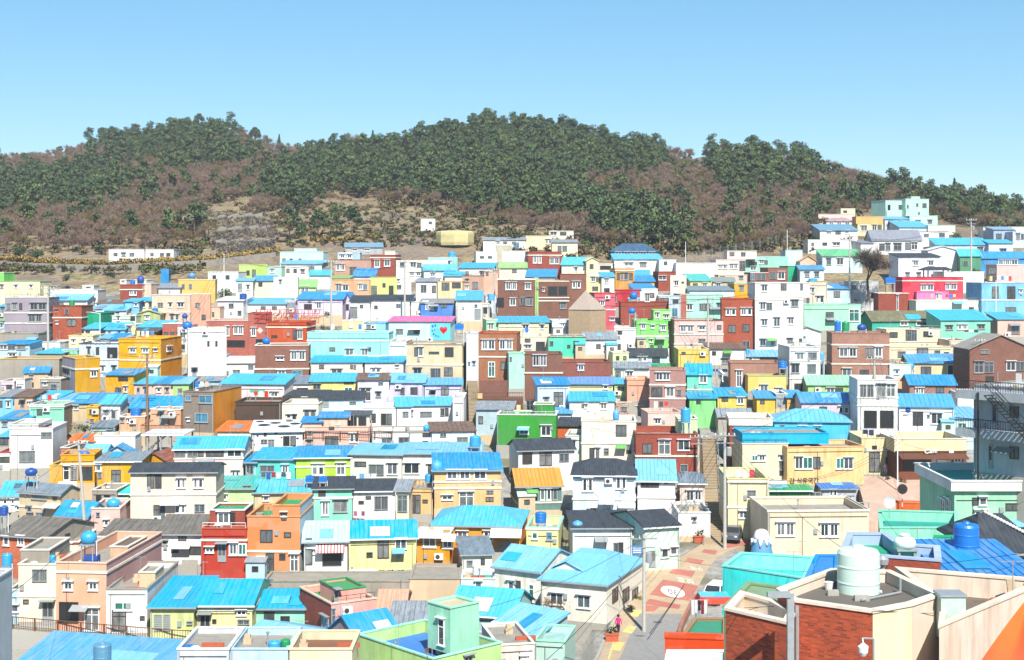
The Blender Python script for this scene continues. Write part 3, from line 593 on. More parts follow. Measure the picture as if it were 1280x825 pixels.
load('''
# ---- upper left
0 50 352 376|cr|F:con:.4:lgr|356-360:1-4 18-22 37-41|long cream house with green roof edge under the dry slope at the frame's left edge
+0 5 341 352 o.5|lgv|F:con||upper_storey
50 59 358 374|cr|F:con||narrow cream annex between the long green edged house and the white flat roofed one
63 122 363 384|wh|F:con:.35:wh|368-373:112-116,376-381:112-117|white flat roofed house with small roof box above the terracotta brick block
+103 117 357 363 o1.5|wh|F:con:.2|359-361:108-113m|stairhead
62 109 375 386|wh|S:L:368|377-382:74-80|low white house with pale blue lean-to roof in front of the flat white one
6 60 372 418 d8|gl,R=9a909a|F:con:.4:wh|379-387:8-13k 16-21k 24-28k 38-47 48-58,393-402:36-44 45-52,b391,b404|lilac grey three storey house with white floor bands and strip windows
0 20 401 415|sb|S:lgr:395|404-410:0-4 9-14w 15-20w|small sky blue house with light green roof left of the lilac grey block
0 6 383 397|gyt|S:C:375||dark walled house with a blue roof touching the left frame edge
0 48 417 441 d7|con|F:con:.5:con||bare concrete block with flat roof behind the blue and white terrace house
0 37 430 449|lb|S:B:426|431-437:0-9k 10-19k 21-32k,441-446:11-20w|pale blue house with three dark upper windows in front of the bare concrete block
66 102 383 416|tcb|F:con:.35:rust|386-393:81-86k,399-408:84-95k,387-390:69-72,402-405:70-73,b397|terracotta brick cube house beside the bright green shed
104 126 392 411|grn|F:grn:.2:grn||n=shed:bright green sheet clad shed right of the terracotta brick cube
150 178 356 377|rb,R=pk|F:con:.5:rd|363-369:162-167w 167-171w,b362|red brick house with red parapet at the upper left edge of the village
+150 158 350 356 o1.5|wh|F:con:.1|351-355:153-155|stairhead
+168 183 350 356 o2|wh|F:con:.1||roof_room
179 189 355 376|pk|F:con||pale pink slim house attached to the right of the red brick one
121 153 380 387|gy|S:br:375||low house with brown roof below the red brick house
112 138 386 397|wh|S:L:381|389-393:115-119|white cottage with pale blue roof right of the green shed's top
130 158 388 399|wh|S:L:382|390-394:132-136 145-149|white cottage with light blue roof in the cluster below the brown roof
156 174 377 396|sb|S:C:374|379-383:168-172,386-391:158-163|tall sky blue house in the upper left cluster
174 190 376 393|cr|S:C:372|378-384:177-182 186-190|lime cream house with aqua roof beside the tall sky blue one
172 200 392 404|olv|T:olv:388|394-399:181-187|olive green house with curved gable below the pink two storey block
140 170 395 409|pmint|F:con:.3:ow|395-401:163-169k 146-150m|pale mint long low house with small windows in the upper left cluster
125 143 402 409|wh|S:C:395||white cottage with aqua roof below the pale mint long house
105 125 411 420|wh|S:C:404|413-418:107-113|white cottage with aqua roof just below the bright green shed
132 156 412 421|lb|S:C:404|413-417:135-139 147-151|pale blue cottage with aqua roof behind the yellow orange block
156 170 406 418|cr|F:con|408-413:159-164|cream box house squeezed between two aqua roofed cottages
172 206 409 421|wh|S:C:401|411-416:178-184|white house with wide aqua roof above the brown timber hut
169 195 415 427|wd|S:dk:411|417-422:172-180o|n=hut:brown timber hut behind the yellow orange block
190 238 369 403|pk,L=ow|F:con:.4:ow|378-384:197-204 211-215k 222-230k,393-400:200-205d 213-217 219-224,b390|pale pink two storey house with six windows on its front
239 263 368 409 y10|sal|F:con:.4:ow|378-384:244-250,393-400:252-257k|salmon house joined to the right of the pale pink two storey one
189 225 360 371|gyw|S:S:355|362-367:194-198|grey roofed house behind the pale pink two storey house
223 269 350 369 y8|ylo|F:con:.4:yl|355-361:227-231k 236-240|light yellow flat roofed house with roof tanks near the village's top left
203 228 405 425|rbp|F:con:.3|415-422:205-210k 213-218 222-227k|house with brick band over three grey windows left of the pink framed balcony
222 236 408 446|wh|F:con:.4:pkr|413-420:225-231,430-440:226-232d,b424|narrow white house with pink framed balcony
235 283 411 472 y14 d8|wh|F:con:.5:wh|426-433:259-262k 269-272k,460-470:240-246d|tall blank white house with two slit windows right of the pink framed balcony
136 168 424 431|lb|S:B:417||pale blue house with bright blue roof directly behind the yellow orange block's left half
115 136 423 431|lp|S:L:418|425-429:120-125|lilac cottage with pale blue roof behind the white house with dark cornice
86 116 420 436|cr|F:con:.35:yl|424-429:90-94 103-107|cream terrace house left of the lilac cottage
46 78 442 451|pmint|S:C:436||low mint house with aqua roof above the yellow topped retaining wall
78 97 438 449|mint|F:con|441-446:82-86|mint flat roofed box above the yellow balustrade
53 75 428 440|wh|F:con||plain white box house right of the bare concrete block
99 148 430 474 d7|plb|F:con:.25:dg|434-443:109-113k 120-124k,434-448:134-147o,457-465:126-131w 140-145,b449|pale lilac two storey house with dark cornice and glazed corner
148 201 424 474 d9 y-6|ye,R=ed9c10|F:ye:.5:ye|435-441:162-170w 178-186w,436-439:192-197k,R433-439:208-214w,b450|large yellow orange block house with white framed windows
94 125 448 494 y32 d8|yed,L=gl|F:con:.5:ylo|463-471:113-121w,L460-470:79-88k,b461|mustard yellow cube house with lilac grey left side
30 60 466 489 y12|be,R=b9ab98|S:B:459|469-473:37-41,478-484:36-42k|beige cottage with blue roof left of the mustard yellow cube
0 74 449 476|con|F:con:.4:ylo||n=retaining_wall:grey retaining wall with yellow parapet at the left frame edge
132 167 469 496|ye|S:B:462|471-476:148-160o,484-493:144-152k,483-490:155-159w|yellow cottage with blue roof in front of the yellow orange block
0 18 477 491|plp|F:con|481-486:8-15k|low mauve house at the left frame edge under the yellow topped wall
20 31 474 491|wh|F:con|484-489:22-26|small white block under the yellow topped wall
50 76 474 492|con|F:con:.4|478-482:54-59,480-486:63-71k|grey concrete house left of the mustard yellow cube
0 18 496 514|sb|S:S:490|501-509:0-3 8-13w|sky blue cottage with grey roof at the left frame edge
18 41 496 516|sal|S:br:489|500-515:25-31d,502-507:35-40w|salmon cottage with brown roof beside the sky blue one
41 70 499 512|lb|S:C:489||pale house with wide aqua roof behind the mint flat roofed house
68 90 500 512|lb|S:L:491||house with a faded white blue roof between two aqua and blue roofs
37 80 506 532 d7|mint,R=8f8778|F:con:.5:wh|511-519:46-53k,b508|mint flat roofed house with white parapet
88 139 504 528|be|S:B:492|507-512:92-98,507-526:125-128|beige house under a long bright blue roof below the mustard cube
108 124 509 531|ye|F:con:.3:ylo|511-518:111-121k,523-529:112-118|narrow yellow house with balcony under the long blue roof
126 150 505 532|wh|S:C:494|513-520:130-136,513-528:139-145d|white house with aqua roof left of the leaning utility pole
150 184 506 527|lp|S:S:494|509-518:158-164o|lilac house with slate grey roof right of the white aqua roofed one
163 227 510 532 y-6|be|S:B:496|512-518:170-178o 205-212|beige house with broad bright blue roof above the brown viewing deck
167 190 480 496|pk|S:C:471|484-493:171-175d 180-185|pink cottage with aqua roof right of the yellow cottage
190 216 480 496|pk|S:B:471|485-490:196-201w 207-211|pink cottage with bright blue roof between two aqua roofed ones
216 236 480 497|lg|S:L:472|485-494:222-228d|pale green cottage with light blue roof left of the grey brown block
236 262 477 492|lb|S:br:471|481-485:240-245,485-490:248-256k|pale blue cottage with grey brown roof above the grey brown block
149 181 521 541|sal|F:con:.4:ow|523-528:151-155 159-163w|salmon flat roofed house carrying the large blue tank above the deck
229 267 490 543 d9 y-12|bg,R=d98a1c|F:con:.4:bg|494-501:232-239u,494-504:249-265u,516-528:244-260u,523-526:234-237w|grey brown block house with blue windows and orange right side
188 226 512 540|sal|F:con:.3|514-530:199-205d,514-522:211-216|salmon house behind the brown viewing deck
# ---- left middle
12 66 536 588 d9 y4|wh|F:W:.3:wh|540-547:51-65k,563-578:24-44k|modern white house with large grey windows near the left frame edge
+12 48 531 536 o.1|wh|F:W:.1||parapet
0 23 546 560|gy|S:C:537|547-556:0-10k|grey house with aqua roof behind the modern white house's left edge
0 12 566 590|ow|F:con:.3:rd|571-578:0-12k|cream shopfront with red edge at the left frame edge
0 36 524 538|lb|S:B:516|527-533:3-9 20-26|pale blue cottage with blue roof above the modern white house
53 76 556 588|mintg,R=ow|G:K:543|559-565:60-66w,573-585:60-65d|grey mint cottage with charcoal roof right of the modern white house
76 87 560 588|rbp|F:con:.3|567-573:78-84|narrow pink brick house beside the grey mint cottage
87 118 552 568|lb|S:or_:543|556-566:90-96|pale blue house with terracotta coloured roof
118 169 545 569|wh|F:W:.3:wh||white blank walled house behind the two light blue roofs
115 141 534 546|mintg|S:sl:526|538-543:134-140|grey mint shed house with slate blue roof under the salmon house
102 132 565 572|lb|G:L:556||low house with light blue roof behind the yellow terrace house
131 163 567 576|lb|T:B:558||low house with bright blue gable behind the yellow slate roofed house
76 118 569 608|ye|F:con:1.2:ye|583-600:79-87k 88-97k 98-116k,b580|yellow terrace house with wide grey glazing behind the leaning pole
62 78 582 610|ye|F:con:.5:ylo||yellow stepped garden wall house left of the grey glazed front
121 175 577 614|ye,R=dba51e|S:gyt:567|581-589:119-127w,587-606:139-151k,590-598:122-127k|yellow house with slate grey roof and orange trim
172 214 580 592|yed|T:rust:567|583-589:196-206k|mustard gable with red brown edge above the cream charcoal roofed house
218 304 561 600 d7|pkw|G:C:546|562-571:218-232k 234-247k 247-255k 257-280k 284-302k,588-597:290-294w 295-299w,b573|house with long aqua roof over a glazed upper porch
163 270 590 654 d8|f3dccb,R=cbbfae|G:K:579|593-610:184-193k 194-202k,598-610:221-226w 227-232w 242-247w 248-254w,631-650:192-206k,631-642:219-225w 226-232w,630-640:243-256k,b618|large cream two storey house with charcoal roof and mauve floor band
0 36 620 642|wh|G:C:602|624-630:4-9 14-18,632-638:20-25w|white house with teal roof at the left frame edge
24 76 616 657 y-20|be|G:sl:605|617-624:40-58k,618-625:66-71k,633-640:34-40k,640-652:33-42k 45-55k,647-655:61-72k,b634|weathered beige house with slate roof and shadowed balcony
71 110 644 666 y-22|lpk|G:B:627|650-656:80-86w 98-102w,657-664:94-104k|pink house with bright blue curved roof
114 150 636 668|eac4b8|F:con:.3|650-657:130-136w,640-646:120-125|dusty pink gabled house right of the bright blue curved roof
148 166 617 648|mint|S:tq2:612|627-634:156-160k|tiny mint house with turquoise roof against the large cream house
115 146 613 634|con|F:con:.5|618-632:120-127o 130-138o|grey concrete terrace house with dark openings below the yellow slate roofed house
0 57 670 704 d8 y-18|ob,R=con|G:asb:647|670-682:4-12w 22-31w,674-679:43-50k,R667-673:81-87k|orange brick cottage with weathered grey roof at the left frame edge
60 99 678 704|rb|F:con:.3|680-686:84-90|red brick yard house right of the weathered grey roofed cottage
126 200 670 708 d8|lb|G:asb:650|672-680:182-192k,687-692:182-188k,687-704:191-200d,685-690:134-140|pale blue house with rusty corrugated roof
198 251 667 708 d8|wh|G:asb:644|669-676:223-233k,686-691:214-223k,683-693:237-251k,677-680:203-209|white house with darker corrugated roof left of the orange brick one
# ---- bottom left row
23 70 706 782 d8|f6e8cc|F:con:.4:ow|711-727:40-59k,752-781:53-67d,749-755:29-36k,b745|cream two storey house with big black window behind the brown railing
+26 62 688 706 o2|con|F:con:.3||roof_box
10 23 738 782|lb|F:con:.3|756-765:15-23k|pale blue lean-to house left of the cream one with the black window
70 133 704 792 d14 y-5|f0b795,R=c9a09a|F:con:.9:pk|727-738:80-91w 111-122w,752-779:74-98o,760-788:106-124k,b715|pink two storey house with mauve right side and flat roof terrace
+138 160 684 704 o7 d5|sal|F:br:.1:ow||stairhead
133 184 737 796 d11|wh|F:con:.5:con|762-789:140-158k,770-775:175-181k,752-763:143-165g|low white house with grey concrete parapet
+174 194 716 737 o3 d3|be|F:con:.1||stairhead
188 242 759 802 d9|dde39a|S:vcy:731|768-789:192-203s 204-213s,776-781:233-241k|pale lime house with bright blue roof and grey shutters
246 315 756 799 d9|yl|G:vcy:725|763-769:296-308,774-781:297-312k,768-795:250-263d,774-779:266-270k,b762|pale yellow house with bright blue roof and white eave band
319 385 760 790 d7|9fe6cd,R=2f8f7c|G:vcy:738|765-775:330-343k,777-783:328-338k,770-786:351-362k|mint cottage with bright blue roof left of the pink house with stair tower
300 378 806 828 y-30 d6|lb|G:L:781|805-812:308-316k|pale blue house with light blue gabled roof below the mint cottage
288 360 812 850 z100 d6|lb|F:con:.5:lb||pale blue flat roofed house carrying blue and green tanks at the bottom edge
362 440 812 850 z98 d5|cr|F:wd:.6:cr||cream roof garden house at the bottom edge
414 470 752 816 y30 d7|f2b0a0,L=rb|F:gfl2:.5:pk|L770-795:403-411k,760-790:415-418|pink house with green roofed stair tower and brick left side
+423 457 736 756 o1.5 d4|f2b0a0|F:gfl2:.15:gfl2|737-754:417-423d|stair_tower
472 505 762 782|sal|G:sal:738||small salmon house with salmon coloured roof right of the pink stair tower
448 500 796 830 y38 d6|gl|G:B:764|L795-806:430-436k|grey house with tilted bright blue roof at the bottom of the frame
488 540 786 806|gy|S:S:753||grey house with corrugated grey brown roof behind the lime green terrace
541 627 814 850 y42 d9 z101|c4ea98|F:bl:.9:mintl|820-830:580-590|lime green flat roofed house with blue roof floor at the bottom edge
+563 599 757 814 o1.2 d2.6|a8edcb|F:be:.15:mintl|L774-806:548-556k|stairhead
562 640 768 790 y-16|mintg|G:C:735||grey mint house with aqua roof behind the lime green house's stair box
606 664 794 812 y-40 d5|gb|S:L:757|780-784:618-624k|grey blue shed house with light blue sloping roof at bottom centre
668 706 802 836 y-12 d5|bde0d6|F:mintg:.5:mintl||pale mint box house left of the white garden wall
622 668 806 836 y12 z108|f0dcd8|F:con:.2|820-830:650-660k|whitish pink house with grey flat roof at the bottom edge
''')  # mint cottage with blue roof: right wall colour has its shade painted in
load('''
# ---- centre bottom
618 676 711 748 y-30 d7|ow|G:L:683|726-742:635-643 645-651k,730-752:661-668g|white house wing with long light blue roof
676 758 727 780 y-22 d11|f5eedd|H:L:686|741-756:688-704k,744-760:722-738,R735-752:765-772k 778-786k 790-797k|white corner house with hipped light blue roof beside the lane
521 562 669 708 d3|f2980c|F:con:.2:W|671-684:529-545w,675-685:553-566w,b667|orange low house with white sheet awnings above the terracotta planters
540 650 657 690 d9|f2980c|H:C:633|664-678:571-585w,664-676:604-617w,677-689:622-640s|bright orange house with hipped turquoise blue roof
578 615 693 724 y6|f3efe2|S:sl:687|700-708:583-591k,698-706:601-606k|small white house with slate roof right of the planter terrace
576 618 724 744|plb|F:tq3:.4|727-735:594-602k|pale blue undercroft house below the small white slate roofed one
658 698 660 694|efe9a6|F:con:.8:mintl|665-674:665-672g,665-675:683-690u,b661|narrow yellow house with mint parapet and a blue tank
646 702 607 640 y6|dkg|G:tor:586|611-625:658-664 666-672 675-681 683-689 691-697,b628|weathered green house with orange roof and window band
543 626 588 638 d7|pe|S:B:567|588-599:558-572w 574-588w 592-608w,615-634:574-592m,619-625:552-566w,612-617:608-617k,621-627:607-617k,b602,b610|peach house with blue roof and white framed balcony window band
508 541 611 644|pe|F:con:.5:con|618-642:512-519k 519-526k,624-629:528-535k|low peach house with grey concrete roof
307 320 578 600|tqp|S:B:570|581-598:308-317d|narrow turquoise porch house at the end of the long blue roof
318 369 574 600 d6|5fd0c8|S:vcy:560|581-590:325-343k,581-592:352-361w|turquoise cottage with bright blue roof and laundry in front
370 438 572 600 d6|b8d84a|S:B:558|580-594:390-397w 398-405w,579-594:420-432w,b583|lime green cottage under bright blue roof with yellow green door box
438 502 568 601 d6|ede8d8|S:L:555|577-583:443-458k,580-594:461-480k,579-593:484-497m|off white cottage with pale blue roof right of the lime green one
503 601 567 602 d6|f3eee2|S:L:554|579-592:505-524,580-591:534-540,576-582:556-563k|long white cottage with light blue roof beside the stairs
266 317 611 634|c4e7a2|S:Cg:598|618-625:274-284w,606-613:303-314k|pale green cottage with grey mint roof left of the turquoise roof
318 388 615 632|be|G:C:600|620-626:329-336k|beige cottage with vivid aqua roof above the orange block
392 440 611 651 d6|8fe0c2|S:K:599|611-622:398-407k,625-640:417-434k,627-644:402-411w,b622|mint cottage with charcoal roof
441 494 614 647 d6|f3ece6|S:K:600|626-630:448-455k,620-637:468-485,620-624:457-464k|white cottage with charcoal roof right of the mint one
495 511 613 647|f1e4c6|S:S:600|618-640:497-509k|narrow cream cottage with grey roof left of the low peach house
252 308 661 728 d7|c2452c|F:con:.5:tc|679-694:286-297w 298-308g,680-702:272-283d,684-691:257-267w,b675|terracotta red house with white lower storey
+262 306 638 661 o2 d4|rb|F:gfl:.2:wh|640-655:272-287w 288-294k|upper_storey
309 375 646 727 d7|e8975c,R=b9cdd6|F:gfl:.6:ora|641-650:352-358k,662-678:325-341k,665-672:355-364k,691-716:332-343k,697-702:322-330k,692-700:349-357k,693-714:363-373k,b689|orange block house with pale blue grey right side
+341 375 632 646 o.01 d6.6|e8975c,R=b9cdd6|F:gfl:.5:ora|641-645:352-358|upper_storey
380 434 676 727 d6|f1f0ec|G:pa:652|673-677:382-390k,686-706:381-391k,686-707:403-427o,687-692:392-397|white house with very pale aqua roof and pink striped awning
436 520 672 716 d6|f0e6a4|G:vcy:651|674-698:472-486k,673-686:494-508k,690-697:458-466k|pale yellow house with long sky blue roof
330 512 727 748|con|F:con:.1:con||n=retaining_wall:grey concrete walkway wall in front of the orange block and pale yellow house
512 575 724 748|be|F:con:.1:con||n=retaining_wall:rubble stone wall under the row of terracotta planters
# ---- green house and right of it
621 695 519 558 d7|3c9c3f,L=5a8a5c|F:con:.5:wh|535-543:649-661w,532-545:676-689w|grass green house with slanted white edged left wall
+667 692 506 519 o2 d3|3c9c3f|F:gn:.2|508-516:668-671k|stairhead
648 718 562 598 y12 d7|f3f0ec|G:K:549|565-580:653-665k,564-582:674-690k,566-577:699-711|white cottage with charcoal roof in front of the grass green house
716 794 594 653 d9|d8e8f6|H:K:574|598-614:728-734w 735-741w,635-648:733-739 740-746,637-650:754-770k,596-611:770-776w 777-783w,630-642:778-784w,b624|pale blue two storey house with dark hipped tile roof and red trim
797 844 600 645|f1f0f2|G:L:575|600-609:801-812k 812-824k,600-605:830-835k,b622|white house with sky blue roof left of the stairway cottages
850 881 604 643|e8cdbd|H:sl:591|613-626:858-867 868-877,610-616:843-847k,629-640:868-884k|beige pink cottage with slate blue roof at the foot of the stairs
848 888 641 674|f4f2ee|F:con:.2:wh|647-652:866-870|low white painted yard wall house by the road corner
806 849 658 714 y18 d8|d3f0dc|G:K:638|686-697:827-835,684-693:838-846,688-709:811-819d|pale mint house with charcoal roof on the road corner
716 790 660 704 d7|eef3ee|S:K:648|678-693:767-773k 773-779k,670-676:795-801|white house with charcoal roof behind the hipped light blue one
727 795 527 582 d7|f4ead8|F:con:.5:ow|560-574:737-743 744-750,560-564:755-761k,564-568:755-761k,531-545:770-783k,555-562:783-789k,563-567:783-789k,b554|cream white two storey house left of the brick tenement
707 727 545 582|dff0e4|F:con:.4|550-560:712-720|pale mint annex house left of the cream white two storey one
795 872 543 597 d8|rb,R=mbr|F:con:.7:rbw|554-567:803-815k,550-568:823-838m,550-563:847-862m,580-590:835-842k 850-860k,b570|brick tenement house with rust trimmed balconies left of the long stairway
+848 872 524 543 o3 d4|cfe7b8|F:con:.2||roof_room
910 960 599 674 d8|f3e6b8|F:con:.9:yl|612-621:934-945k,639-648:924-934k,639-647:942-953k,b602,b634|pale yellow house right of the stairway
928 985 555 606 d7|f5e9c0|F:con:.4:ow|569-576:939-948g 948-957,569-575:974-983k,576-582:974-983k,582-588:974-983k,588-594:974-983k|tall pale yellow house with vivid cyan band along its roof
+928 1036 542 555 o.2 d6|vcy|F:con:.2:vcy||parapet_band
984 1080 559 610 d8|f6c78e|F:con:.4:pe|571-586:994-1003 1003-1016g 1016-1025,572-586:1045-1055g 1055-1066|apricot house with green glazed windows and handwritten sign
960 1086 640 704 d8|ecd9bd|F:con:.6:be|653-670:970-982w 982-993w,654-671:1025-1036w 1037-1048w,b638|beige house with white four pane windows under the apricot house
1028 1070 611 640 z160|c9ced6|S:2a80d8:600|612-620:1037-1041w 1042-1046w|grey sheet hut with bright blue roof on the beige house's terrace
960 1013 613 640 z158 d2|gfl2|S:gfl:607|634-638:978-988w,615-636:1012-1026d|green netted terrace shelter under the handwritten sign
1077 1121 548 597 d7|f1dfae|F:con:.8:cr|565-590:1086-1100k,571-581:1106-1120k,557-562:1090-1096k 1108-1115k,b563|cream cafe house with dark doorway left of the brown cafe
1121 1208 565 600 d8|7c4a38|F:con:.1:dbr|571-588:1130-1158o,576-590:1175-1188m,572-578:1192-1202w|n=cafe:dark brown cafe with roof terrace and hand lettered sign
+1118 1208 549 565 o.4 d7.5|f2e2b4|F:con:.9:ow||roof_terrace
1193 1300 614 690 z112 d9.5|a5e2ba|F:con:.2:-|622-631:1215-1223k 1224-1233k,638-648:1218-1226w 1226-1234w,629-638:1257-1274k,L624-656:1177-1182m 1184-1189m|mint green house with thick white parapet near the right frame edge
+1189 1302 602 614 o-.35 d10.2|wh|F:tq3:.62:wh||parapet
1225 1300 688 704 z78|dcdcdc|H:K:644||house with black glazed tile roof and white ridge ornament at the right frame edge
1196 1304 728 760 z66 d7.5|lb|S:2a8fe0:681||blue sheet roofed house behind the near terrace parapet at the right edge
4 212 852 872 z102 y-14 d7|yl|S:5aa9e2:797||long shed roofed in light blue corrugated sheet below the brown railing
-90 -22 735 900 z84 d5|c2ccd4|F:con:.2:gyw||grey rendered wall of a house in the bottom left corner
222 286 812 850 z99.4 d6|d4dce4|F:con:.4:wh||grey white flat roof with a square blue tank at the bottom left
''')  # orange block house: right wall is white, its shade painted into the colour
